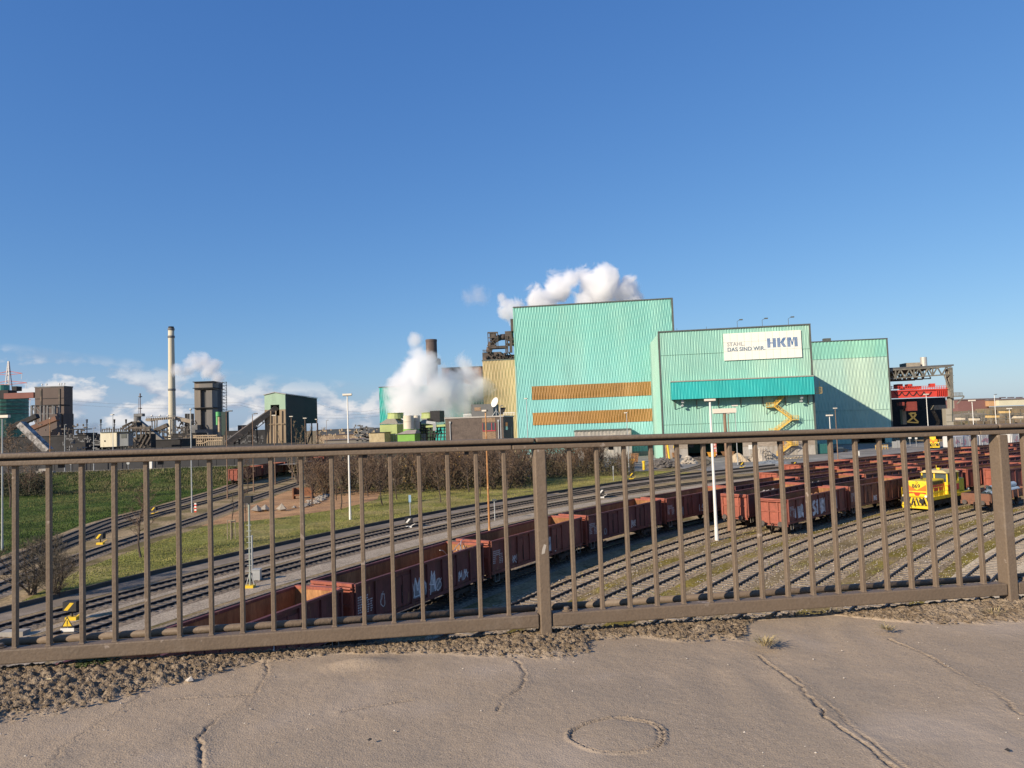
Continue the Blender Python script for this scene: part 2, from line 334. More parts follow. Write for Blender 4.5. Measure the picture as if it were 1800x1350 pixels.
# sheets between the tracks
def strip(name, m, c, d0, d1, s0, s1, z):
    A = c.off(d0, s0, s1, 2.0, z); B = c.off(d1, s0, s1, 2.0, z); mb = MB()
    for i in range(len(A)-1): mb.quad(A[i], B[i], B[i+1], A[i+1])
    return structure(mb, name, m)
strip('gravel_path', M_gravel, TR['V'], -4.9, -2.3, 0, 180, .012)
strip('gravel_path', M_gravel, TR['L2'], -3.0, -2.2, 0, 110, .016)
strip('asphalt_path', M_asph, TR['L1'], -4.7, -2.2, 0, 170, .016)
mb = MB(); mb.sweep(TR['L1'].off(-4.8, 0, 165, 2, 0), [(-.12, -.1), (.1, -.1), (.1, .34), (-.12, .34)]); structure(mb, 'path_kerb', mat('shaded_kerb', (.1, .085, .07), .95, 0, .3, .6, spec=.1))  # kerb colour darkened to stand for the shade on its track-facing side
strip('sand_strip', M_sand, TR['f'], -3.6, -2.0, 10, 36, .012)
strip('sand_strip', M_sand, TR['g'], -2.9, 4.0, 0, 42, .02)
M_moss = mat('moss', (.205, .155, .035), .95, 0, .35, .25, col2=(.23, .165, .08), c2scale=.33, lo=.44, hi=.6, fine=.4, fscale=5, bump=.7, bscale=6, spec=.06)
M_moss2 = mat('moss_brown', (.2, .15, .05), .95, 0, .35, .25, col2=(.245, .18, .095), c2scale=.33, lo=.38, hi=.56, fine=.4, fscale=5, bump=.7, bscale=6, spec=.06)
for k, (t, mm) in enumerate((('a', M_moss), ('b', M_moss), ('c', M_moss2), ('d', M_moss), ('e', M_moss))):
    strip('moss_strip', mm, TR[t], 1.5, 3.05, 5, 110, .008+.004*k)
# lawns
def poly(name, pts, m, z): mb = MB(); mb.quad(*[(p[0], p[1], z) for p in pts]); return structure(mb, name, m)
kerb = TR['L1'].off(-4.95, 6, 140, 4, 0)
lawn_pts = [(p.x, p.y) for p in kerb] + [(34, 157), (20, 162), (-10, 150), (-36, 150), (-38.5, 126), (-38.6, 100), (-38.7, 80), (-38, 65), (-35, 52)]
poly('lawn', lawn_pts, M_grass, .012)
poly('orange_yard', [(-39, 92), (-31, 98), (-25, 106), (-22, 118), (-24, 132), (-40, 150), (-43, 140), (-41.5, 120)], M_orange, .024)
def bank():
    mb = MB(); m1 = TR['M1']; ys = list(range(52, 205, 5))
    rows = []
    for y in ys:
        x1 = min(m1.p, key=lambda p: abs(p.y-y)).x - 2.6; r = []
        crest = 184.0
        for k in range(15):
            x = x1-(k/14.0)*(x1+185)
            zz = max(0, min(1, (y-160)/22.0)); zz = zz*zz*(3-2*zz)*3.0
            zz *= max(0, min(1, (x1-x)/5.0)) ; r.append((x, y, zz+.02+.25*math.sin(x*.31+y*.2)*max(0, min(1, (y-158)/10))*max(0, min(1, (182-y)/8))))
        rows.append(r)
    for j in range(len(ys)-1):
        for k in range(14): mb.quad(rows[j][k], rows[j][k+1], rows[j+1][k+1], rows[j+1][k])
    structure(mb, 'grass_bank', M_grassd, smooth=True)
bank()
poly('works_road', [G(1080, 835), G(1180, 822), G(1300, 833), G(1440, 822), G(1560, 812), G(1700, 796), G(1800, 785), (200, 240), (60, 260), (10, 230)], M_road, .006)
# grass blades on the lawn and the bank
def blades(name, n, gen, m, h0, h1):
    pts = gen(n); n = len(pts); ang = np.random.rand(n)*6.283; h = h0+(h1-h0)*np.random.rand(n); w = .02+.02*np.random.rand(n)+h*.12
    V = np.zeros((n, 3, 3)); dx = np.cos(ang)*w; dy = np.sin(ang)*w
    V[:, 0] = pts+np.stack([dx, dy, 0*w], 1); V[:, 1] = pts-np.stack([dx, dy, 0*w], 1); V[:, 2] = pts+np.stack([np.random.randn(n)*h*.35, np.random.randn(n)*h*.35, h], 1)
    me = bpy.data.meshes.new(name); me.vertices.add(3*n); me.vertices.foreach_set('co', V.reshape(-1)); me.loops.add(3*n); me.loops.foreach_set('vertex_index', np.arange(3*n, dtype=np.int32))
    me.polygons.add(n); me.polygons.foreach_set('loop_start', np.arange(0, 3*n, 3, dtype=np.int32)); me.update(calc_edges=True); me.materials.append(m)
    o = bpy.data.objects.new(name, me); COL.objects.link(o); return tag(o, kind='stuff')
def inpoly(x, y, P):
    ins = np.zeros(len(x), bool); j = len(P)-1
    for i in range(len(P)):
        xi, yi = P[i]; xj, yj = P[j]; c = ((yi > y) != (yj > y)) & (x < (xj-xi)*(y-yi)/((yj-yi) or 1e-9)+xi); ins ^= c; j = i
    return ins
def lawn_gen(n):
    x = np.random.uniform(-40, 36, n*3); y = np.random.uniform(48, 162, n*3); k = inpoly(x, y, lawn_pts)
    o = np.array([(-39, 92), (-31, 98), (-25, 106), (-22, 118), (-24, 132), (-40, 150), (-43, 140), (-41.5, 120)]); k &= ~inpoly(x, y, [tuple(q) for q in o]); k &= (np.sin(x*.21+y*.13)+np.sin(x*.47-y*.31+1)+np.sin(x*1.1+y*.9)*.7+np.random.randn(len(x))*.8 > -.6)
    return np.stack([x[k], y[k], x[k]*0+.012], 1)[:n]
M_blade = mat('grass_blade', (.2, .205, .048), .8, 0, .35, .2, col2=(.29, .25, .09), c2scale=.13, lo=.42, hi=.6, spec=.2)
M_bladed = mat('grass_blade_dark', (.06, .098, .02), .8, 0, .45, .2, col2=(.15, .14, .045), c2scale=.06, lo=.45, hi=.62, spec=.2)
blades('grass', 130000, lawn_gen, M_blade, .03, .1)
def bank_gen(n):
    y = 150+34*np.random.rand(n)**.7; x = np.random.uniform(-150, -64, n); zz = np.clip((y-160)/22, 0, 1); zz = zz*zz*(3-2*zz)*3
    return np.stack([x, y, zz], 1)
blades('bank_grass', 40000, bank_gen, mat('bank_blade', (.085, .10, .03), .8, 0, .45, .25, col2=(.16, .13, .06), c2scale=.12, lo=.42, hi=.6), .15, .5)
def left_gen(n):
    y = np.random.uniform(60, 160, n); xm = np.interp(y, [p.y for p in TR['M1'].p], [p.x for p in TR['M1'].p]); x = xm-3-(np.random.rand(n)**1.5)*75
    return np.stack([x, y, x*0+.02], 1)
blades('bank_grass', 60000, left_gen, M_bladed, .06, .2)
def mossgen(n):
    out = []
    for t in 'abcde':
        c = TR[t]
        for _ in range(n//5):
            s = random.uniform(5, 100); d = random.choice((random.gauss(2.3, .45), random.uniform(-1.6, 1.6))); p, tt = c.at(s)
            if math.sin(s*.7+ord(t))+math.sin(s*.23+2*ord(t)) > -.2: out.append((p.x+tt.y*d, p.y-tt.x*d, .03 if d > 1.8 else .07))
    return np.array(out)
M_weed = mat('yard_weed', (.3, .25, .12), .85, 0, .3, .3, col2=(.14, .15, .04), c2scale=.3)
blades('yard_weeds', 9000, mossgen, M_weed, .04, .14)
# loose stones over the ballast of the near tracks
def stones():
    mb = MB()
    for t in 'abcdef':
        c = TR[t]
        for _ in range(1500):
            s = random.uniform(2, 75); d = random.uniform(-2.3, 2.4); p, tt = c.at(s)
            mb.stone((p.x+tt.y*d, p.y-tt.x*d, .075 if abs(d) < 1.7 else .03), random.uniform(.03, .07))
    tag(mb.build('ballast_stones', M_stone), kind='stuff')
M_stone = mat('ballast_stone', (.36, .31, .25), .9, 0, .4, 1.1, fine=.3, fscale=9)
stones()
# ================================================================== BRIDGE DECK + RAILING
RU = Vector((math.cos(R_(8.7)), math.sin(R_(8.7)), 0)); RN = Vector((-RU.y, RU.x, 0)); SL = -.009
P1 = G(959, 1121, 10.32)
def dz(a): return 10.32+SL*a
def AB(px, py):
    P = G(px, py, 10.32)
    for _ in range(2): P = G(px, py, dz((P-P1).dot(RU)))
    q = P-P1; return q.dot(RU), -q.dot(RN)
def W3(a, b, h=0.0): p = P1+RU*a-RN*b; return Vector((p.x, p.y, dz(a)+h))
def vnoise(x, y, seed):
    rg = np.random.RandomState(seed); t = rg.rand(256, 256); xi = np.floor(x).astype(int); yi = np.floor(y).astype(int); fx = x-xi; fy = y-yi
    fx = fx*fx*(3-2*fx); fy = fy*fy*(3-2*fy); g = lambda i, j: t[i % 256, j % 256]
    return (g(xi, yi)*(1-fx)+g(xi+1, yi)*fx)*(1-fy)+(g(xi, yi+1)*(1-fx)+g(xi+1, yi+1)*fx)*fy
def fbm(x, y, seed, o=4):
    r = 0; a = .5
    for k in range(o): r = r+a*(vnoise(x*2**k, y*2**k, seed+k)-.5)*2; a *= .5
    return r
def deck():
    na, nb = 1360, 330; A = np.linspace(-4.6, 5.6, na); Bv = np.linspace(-.085, 2.3, nb); a, b = np.meshgrid(A, Bv)
    h = .012*fbm(a*.9, b*.9, 3, 3)+.0024*fbm(a*9, b*9, 11, 3)+.0014*fbm(a*60, b*60, 17, 2)
    # ripples pushed up in the warm asphalt
    h += .0045*np.sin(a*22+6*fbm(a*2, b*2, 5, 2)+b*9)*np.clip(fbm(a*.8+3, b*1.3, 23, 2)*2, 0, 1)
    h += .03*np.exp(-(((a+.9)/.13)**2+((b-.22)/.06)**2))
    def dist(poly):
        d = np.full(a.shape, 9.0); q = [AB(*p) for p in poly]; wob = .022*fbm(a*7, b*7, 31, 4)+.012*fbm(a*34, b*34, 33, 3); wb2 = .022*fbm(a*7+40, b*7, 37, 4)+.012*fbm(a*34+9, b*34, 39, 3)
        for (x0, y0), (x1, y1) in zip(q[:-1], q[1:]):
            dx, dy = x1-x0, y1-y0; t = np.clip(((a+wob-x0)*dx+(b+wb2-y0)*dy)/(dx*dx+dy*dy+1e-9), 0, 1)
            d = np.minimum(d, np.hypot(a+wob-x0-t*dx, b+wb2-y0-t*dy))
        return d
    rough = fbm(a*30, b*30, 41, 3)
    dirtc = np.zeros(a.shape); crk = np.zeros(a.shape)
    for poly, dep, wid in (
        ([(470, 1165), (466, 1190), (455, 1215), (440, 1225), (430, 1242), (415, 1248), (390, 1262), (365, 1280), (345, 1297)], .009, .011),
        ([(345, 1297), (352, 1320), (358, 1352)], .012, .018),
        ([(440, 1222), (380, 1225), (300, 1230), (240, 1240)], .005, .008),
        ([(245, 1222), (215, 1245), (190, 1260), (150, 1285), (110, 1315), (80, 1345)], .006, .010),
        ([(905, 1160), (925, 1185), (918, 1210), (880, 1232), (872, 1250)], .006, .014), ([(720, 1232), (660, 1240), (600, 1250)], .005, .008),
        ([(1335, 1150), (1390, 1195), (1420, 1225), (1450, 1260), (1490, 1290), (1530, 1322), (1580, 1354)], .009, .012),
        ([(1400, 1195), (1450, 1235), (1500, 1280), (1540, 1315), (1600, 1354)], .006, .010),
        ([(1560, 1122), (1620, 1147), (1690, 1187), (1750, 1222), (1800, 1257)], .008, .010)):
        d = dist(poly); g = np.exp(-(d/wid)**2); brk = np.clip(.55+1.1*fbm(a*3.1+dep*900, b*3.1, 43, 2), .08, 1.3); g = np.exp(-(d/.0052)**2); h -= (dep+.004)*g*brk; g2 = np.exp(-(d/(wid*1.4))**2); h += dep*.5*(g2-g)*(.4+1.6*np.abs(rough))*brk; crk = np.maximum(crk, np.exp(-(d/.006)**2)*brk)
        dirtc = np.maximum(dirtc, np.exp(-(d/(wid*4.0))**2)*.22)
    # round patch with a raised cracked rim
    ca, cb = AB(1087, 1294); ra = abs(AB(1171, 1294)[0]-ca); rb = abs(AB(1087, 1327)[1]-cb)
    ang = np.arctan2((b-cb)/rb, (a-ca)/ra); rr = np.hypot((a-ca)/ra, (b-cb)/rb)*(1+.03*np.sin(3*ang+1)+.02*np.sin(5*ang)+.035*fbm(a*22, b*22, 47, 3))
    for r0, w_, dp in ((1.0, .022, .010), (.91, .018, .008)):
        vis = 1 if r0 == 1 else np.clip(np.sin(ang*1.0+2.0)+.4, 0, 1)
        h -= dp*np.exp(-((rr-r0)/w_)**2)*(1+.6*rough)*vis; h += dp*.6*np.exp(-((rr-r0-.075)/w_)**2)*(1+.8*rough)*vis
    dirtc = np.maximum(dirtc, .3*np.exp(-((rr-1)/.07)**2)); crk = np.maximum(crk, .8*np.exp(-((rr-1.0)/.022)**2)); h += .006*np.clip(1-rr, 0, 1)
    # dirt swept against the edge: width of the strip along the railing
    prof = [(-100, .85), (120, .78), (250, .62), (350, .42), (460, .2), (600, .12), (780, .25), (950, .45), (1030, .4), (1060, .2), (1150, .2), (1210, .32), (1330, .36), (1385, .12), (1420, .05), (1600, .04), (1650, .15), (1750, .36), (1950, .4)]
    pa = [AB(px, 1140)[0] for px, _ in prof]; wv = np.interp(a, pa, [w for _, w in prof])
    e = (b+.085)/wv+.28*fbm(a*5, b*5, 53, 3); dm = np.clip((1.05-e)/.35, 0, 1); dm = dm*dm*(3-2*dm)
    cl = fbm(a*13, b*13, 61, 5)+.25; edge = np.clip((b+.085)/.07, 0, 1)**.7; h += dm*(.35+.65*edge)*(.006+.045*np.minimum(wv, .5)*np.clip(1.1-(b+.085)/wv, 0, 1)*edge+.006*cl*np.clip(wv*2.2, .3, 1)+.020*(fbm(a*44, b*44, 77, 4)+.15)*np.clip(wv*2.5,.35,1)+.016*fbm(a*70, b*70, 71, 3))
    dirt = np.maximum(dm, dirtc)
    P = np.zeros((nb, na, 3)); P[..., 0] = P1.x+RU.x*a-RN.x*b; P[..., 1] = P1.y+RU.y*a-RN.y*b; P[..., 2] = 10.32+SL*a+h
    me = bpy.data.meshes.new('bridge_pavement'); me.vertices.add(na*nb); me.vertices.foreach_set('co', P.reshape(-1))
    i = (np.arange(nb-1)[:, None]*na+np.arange(na-1)[None, :]).reshape(-1); q = np.stack([i, i+na, i+na+1, i+1], 1).astype(np.int32); nq = len(q)
    me.loops.add(nq*4); me.loops.foreach_set('vertex_index', q.reshape(-1)); me.polygons.add(nq); me.polygons.foreach_set('loop_start', np.arange(0, nq*4, 4, dtype=np.int32))
    me.polygons.foreach_set('use_smooth', np.ones(nq, bool)); me.update(calc_edges=True)
    at = me.attributes.new('crack', 'FLOAT', 'POINT'); at.data.foreach_set('value', np.clip(crk, 0, 1).reshape(-1).astype(np.float32)); at = me.attributes.new('dirt', 'FLOAT', 'POINT'); at.data.foreach_set('value', dirt.reshape(-1).astype(np.float32))
    m = bpy.data.materials.new('dusty_pavement'); m.use_nodes = True; nt = m.node_tree; N = nt.nodes; L = nt.links; bs = N['Principled BSDF']; bs.inputs['Roughness'].default_value = .9; bs.inputs['Specular IOR Level'].default_value = .25
    tc = N.new('ShaderNodeTexCoord')
    def nz(s, dd):
        n = N.new('ShaderNodeTexNoise'); n.inputs['Scale'].default_value = s; n.inputs['Detail'].default_value = dd; L.new(tc.outputs['Object'], n.inputs['Vector']); return n.outputs[0]
    def mixc(f, A_, B_, lo, hi, blend='MIX'):
        r = N.new('ShaderNodeMapRange'); L.new(f, r.inputs[0]); r.inputs[1].default_value = lo; r.inputs[2].default_value = hi
        x = N.new('ShaderNodeMix'); x.data_type = 'RGBA'; x.blend_type = blend; L.new(r.outputs[0], x.inputs['Factor'])
        for s_, v in (('A', A_), ('B', B_)):
            if isinstance(v, tuple): x.inputs[s_].default_value = (*v, 1)
            else: L.new(v, x.inputs[s_])
        return x.outputs['Result']
    c = mixc(nz(.9, 4), (.415, .315, .212), (.36, .278, .192), .4, .6)
    c = mixc(nz(3.5, 6), c, (.33, .26, .185), .5, .72)
    c = mixc(nz(160, 2), c, (.52, .42, .32), .6, .72)
    c = mixc(nz(110, 2), c, (.2, .155, .115), .58, .74); c = mixc(nz(1.7, 5), c, (.44, .35, .26), .52, .7); c = mixc(nz(420, 1), c, (.26, .205, .155), .5, .75)
    an = N.new('ShaderNodeAttribute'); an.attribute_name = 'dirt'
    dcol = mixc(nz(45, 5), (.32, .245, .165), (.17, .122, .075), .36, .58); dcol = mixc(nz(4, 3), dcol, (.34, .265, .185), .52, .72)
    c = mixc(an.outputs['Fac'], c, dcol, .1, .9); ak = N.new('ShaderNodeAttribute'); ak.attribute_name = 'crack'; c = mixc(ak.outputs['Fac'], c, (.1, .078, .058), .15, 1.1)
    L.new(c, bs.inputs['Base Color'])
    bp = N.new('ShaderNodeBump'); bp.inputs['Strength'].default_value = .7; bp.inputs['Distance'].default_value = .004; L.new(nz(170, 3), bp.inputs['Height']); b2 = N.new('ShaderNodeBump'); b2.inputs['Distance'].default_value = .02; mh_ = N.new('ShaderNodeMath'); mh_.operation = 'MULTIPLY'; L.new(an.outputs['Fac'], mh_.inputs[0]); L.new(nz(95, 5), mh_.inputs[1]); L.new(mh_.outputs[0], b2.inputs['Height']); b2.inputs['Strength'].default_value = .9; L.new(bp.outputs[0], b2.inputs['Normal']); L.new(b2.outputs[0], bs.inputs['Normal'])
    me.materials.append(m); o = bpy.data.objects.new('bridge_pavement', me); COL.objects.link(o); tag(o, kind='structure')
    mb = MB(); p = []
    for z0 in (-.75, -.03):
        for (a_, b_) in ((-70, -.08), (-70, 14), (70, 14), (70, -.08)): p.append(W3(a_, b_, z0))
    mb.hexa([p[0], p[1], p[2], p[3], p[4], p[5], p[6], p[7]]); structure(mb, 'bridge_deck', m_slab)
    # clods, twigs and chips lying in the swept dirt
    mb = MB(); n = 0
    while n < 9000:
        a_ = random.uniform(-3.2, 4.6); w = float(np.interp(a_, pa, [q_[1] for q_ in prof])); b_ = -.08+w*random.random()**1.4
        if random.random() > min(1, w*2.5): continue
        mb.stone(tuple(W3(a_, b_, .006+.03*min(w, .5)*max(0, 1-(b_+.08)/w)*min(1, (b_+.08)/.07)+.006)), random.choice((.003, .004, .004, .006, .008, .013))*random.uniform(.7, 1.3)); n += 1
    tag(mb.build('dirt_clods', m_clod), kind='stuff')
    mb = MB()
    for _ in range(170): mb.stone(tuple(W3(random.uniform(-3, 4), random.uniform(.2, 1.7), .004)), random.uniform(.002, .005))
    tag(mb.build('grit', m_grit), kind='stuff')
    mb = MB()
    for _ in range(420):
        a_ = random.uniform(-3.2, 4.6); w = float(np.interp(a_, pa, [q_[1] for q_ in prof]))
        if random.random() > w*2: continue
        p = W3(a_, -.07+w*random.random(), .02); t = random.uniform(0, 6.28); l = random.uniform(.01, .045); mb.tube(p, p+Vector((math.cos(t)*l, math.sin(t)*l, random.uniform(-.004, .012))), .0009, .0006, 3)
    tag(mb.build('straw_litter', m_straw), kind='stuff')
m_slab = mat('deck_concrete', (.2, .18, .155), .9); m_clod = mat('clod', (.19, .14, .09), .95, 0, .4, 9, coords='Generated'); m_grit = mat('grit', (.5, .44, .36), .9, 0, .3, 9); m_straw = mat('straw', (.42, .33, .19), .9, 0, .3, 9)
deck()
def weed(px, py, label, m, n, hh, spread, broad=False):
    a, b = AB(px, py); c = W3(a, b, .02); r = thing('weed', label, 'weed', c); mb = MB()
    for _ in range(n):
        t = random.uniform(0, 6.28); l = hh*random.uniform(.5, 1.1); w = random.uniform(.0015, .0025)*(3 if broad else 1); p = c+Vector((math.cos(t), math.sin(t), 0))*random.random()*spread*.5
        k = Vector((math.cos(t)*random.uniform(.3, 1), math.sin(t)*random.uniform(.3, 1), random.uniform(.5, 1)))*l; q = p+k*.55; e = p+k+Vector((k.x*.5, k.y*.5, -abs(l)*.35)); sx = Vector((-math.sin(t), math.cos(t), 0))*w
        mb.quad(p-sx, p+sx, q+sx*.9, q-sx*.9); mb.quad(q-sx*.9, q+sx*.9, e)
    mb.build('blade', m, r); return r
M_dry = mat('dry_grass', (.34, .27, .14), .9, 0, .3, 20); M_gw = mat('green_weed', (.1, .13, .035), .8, 0, .3, 20)
weed(168, 1172, 'low green weed growing in the dirt heap at the left edge', M_gw, 260, .045, .17, True)
weed(1345, 1140, 'dry yellowish grass tuft at the end of the long seam', M_dry, 80, .07, .08)
weed(1560, 1114, 'small dry grass tuft on the right seam', M_dry, 55, .045, .06)
weed(1268, 1080, 'dark green weed growing at the deck edge under the bottom rail', M_gw, 130, .06, .16, True)
weed(1745, 1085, 'sparse dry grass beside the right railing post', M_dry, 35, .05, .12)
weed(640, 1150 , 'tiny pale straw tuft on the narrow dirt strip', M_dry, 16, .025, .05)
def litter(px, py, s, m, label):
    a, b = AB(px, py); mb = MB(); mb.stone(tuple(W3(a, b, .012)), s); tag(mb.build('paper_scrap' if 'paper' in label else 'stone_chip', m), label, 'litter')
litter(10, 1222, .016, M_white, 'white paper scrap lying in the dirt at the left edge')
litter(335, 1200, .02, m_grit, 'pale stone chip at the foot of the dirt heap')
litter(1772, 1325, .010, M_dark, 'dark stone chip lying on the pavement at lower right')
litter(650, 1306, .008, M_dark, 'small dark stone chip on the bare pavement at lower middle')
a_, b_ = AB(87, 1203); mb = MB(); mb.tube(W3(a_-.02, b_, .022), W3(a_+.022, b_+.006, .026), .0028, .002, 6); tag(mb.build('straw_stalk', mat('pale_stalk', (.6, .5, .3), .8)), 'short pale straw stalk on the dirt heap at the left', 'litter')
# ---- railing
def railing():
    r = thing('bridge_railing', 'brown painted steel railing with upright bars along the bridge edge', 'railing', W3(0, 0))
    def bx(mb, a0, a1, b0, b1, h0, h1):
        mb.hexa([W3(a0, b0, h0), W3(a1, b0, h0), W3(a1, b1, h0), W3(a0, b1, h0), W3(a0, b0, h1), W3(a1, b0, h1), W3(a1, b1, h1), W3(a0, b1, h1)])
    def bevel(o, w, s=2):
        bm = o.modifiers.new('bevel', 'BEVEL'); bm.width = w; bm.segments = s; bm.limit_method = 'ANGLE'; return o
    posts = [-2.62, 0.0, 2.618]; panels = [(-2.62, 0.0, [-.181-.1408*j for j in range(17)]), (0.0, 2.618, [.156+.14435*j for j in range(17)]), (2.618, 5.3, [2.774+.144*j for j in range(17)])]
    for p in posts:
        mb = MB(); bx(mb, p-.029, p+.029, .040, -.04, -.06, .941); bevel(mb.build('post', M_paint, r), .007, 3)
        mb = MB(); bx(mb, p-.038, p+.038, .049, -.049, -.05, .03); bevel(mb.build('post_collar', M_paint, r), .010, 2)
    mb = MB(); mb.quad(W3(-.012, .0406, .42), W3(.004, .0406, .425), W3(.014, .0406, .465), W3(.002, .0406, .47), W3(-.008, .0406, .445)); mb.build('bird_dropping', mat('dropping_pale', (.42, .37, .31), .7), r)  # pale patch is a bird dropping on the centre post
    cuts = [-3.2, -.022, 2.595, 5.3]
    for i in range(3):
        mb = MB(); bx(mb, cuts[i]+.003, cuts[i+1]-.003, .042, -.042, .9765, 1.0); bevel(mb.build('handrail', M_paint, r), .009, 3)
    mb = MB(); bx(mb, -3.2, 5.3, .018, -.022, .966, .976); mb.build('handrail_shade_web', M_black, r)  # recessed web coloured black for the shadow in the gap under the handrail
    cut2 = [-3.2, -.14, 2.48, 5.3]
    for i in range(3):
        mb = MB(); bx(mb, cut2[i]+.002, cut2[i+1]-.002, .034, -.03, .9425, .9655); bevel(mb.build('top_rail', M_paint, r), .005, 2)
    for (p0, p1, bal) in panels:
        for a in bal:
            t = random.uniform(-.0012, .0012); mb = MB(); bx(mb, a-.0098+t, a+.0098+t, .014, -.014, .122, .944); bevel(mb.build('baluster', M_paint, r), .0025, 1)
            mb = MB(); bx(mb, a-.0145, a+.0145, .019, -.019, .121, .129); bevel(mb.build('weld', M_paint, r), .004, 1)
        mb = MB(); bx(mb, p0+.034, p1-.034, .034, -.032, .060, .1245); bevel(mb.build('bottom_rail', M_paint, r), .006, 2)
        mb = MB(); bx(mb, p0+.029, p0+.041, .028, -.028, .066, .118); mb.build('rail_bracket', M_paint, r)
        mb = MB(); A = W3(p0+.03, -.105, .124); B_ = W3(p1-.03, -.105, .124); mb.tube(A, B_, .018, n=14); mb.build('guard_pipe', M_paint, r, smooth=True)
        L_ = p1-p0
        for k in (.145, .31, .5, .67, .86):
            a = p0+k*L_; mb = MB(); bx(mb, a-.010, a+.010, .012, -.012, .926, .943); mb.build('rail_tab', M_black, r)
        mb = MB(); q = W3(p0+.115, -.012, .1245); mb.lathe(q, [(.026, 0), (.026, .005), (.016, .006), (.016, .017), (.012, .02)], 12); mb.build('bolt', M_paint, r)
        mb = MB(); bx(mb, p0+.05, p0+.2, -.034, -.12, .104, .112); mb.build('pipe_bracket', M_paint, r)
railing()
# ================================================================== WAGONS
def wpaint(nm, c, c2, r2lo=.5): return mat(nm, c, .65, 0, .35, 1.4, col2=c2, c2scale=1.3, lo=r2lo, hi=.72, streak=3.0, fine=.15, fscale=14, col3=(.2, .1, .045), c3scale=3.2, lo3=.6, hi3=.7)
WP = [wpaint('oxide_red', (.185, .052, .036), (.11, .045, .03)), wpaint('oxide_maroon', (.125, .037, .033), (.085, .035, .025)), wpaint('oxide_brown', (.16, .062, .04), (.2, .08, .04))]
M_endred = mat('sunlit_end_red', (.30, .085, .052), .6, 0, .2, 1.5, col2=(.2, .07, .04), c2scale=1.6, lo=.52, hi=.72, streak=2, fine=.1, fscale=12)  # wagon ends get a lighter red than the sides, sunlight put into the colour
M_inrust = mat('inner_rust', (.25, .115, .045), .85, 0, .3, .8, col2=(.34, .17, .07), c2scale=.7, streak=3, fine=.2, fscale=8)
M_under = mat('underframe', (.05, .036, .028), .8, 0, .35, 2)
M_buff = mat('buffer_steel', (.1, .085, .075), .6, .3, .2, 4)
M_graf = mat('graffiti_white', (.6, .6, .6), .6, 0, .25, 2); M_graf2 = mat('graffiti_grey', (.2, .21, .22), .6, 0, .3, 2); M_stencil = mat('stencil_white', (.5, .46, .44), .6, 0, .2, 4)
HL, HWd, ZF, ZT = 6.45, 1.42, 1.18, 3.2
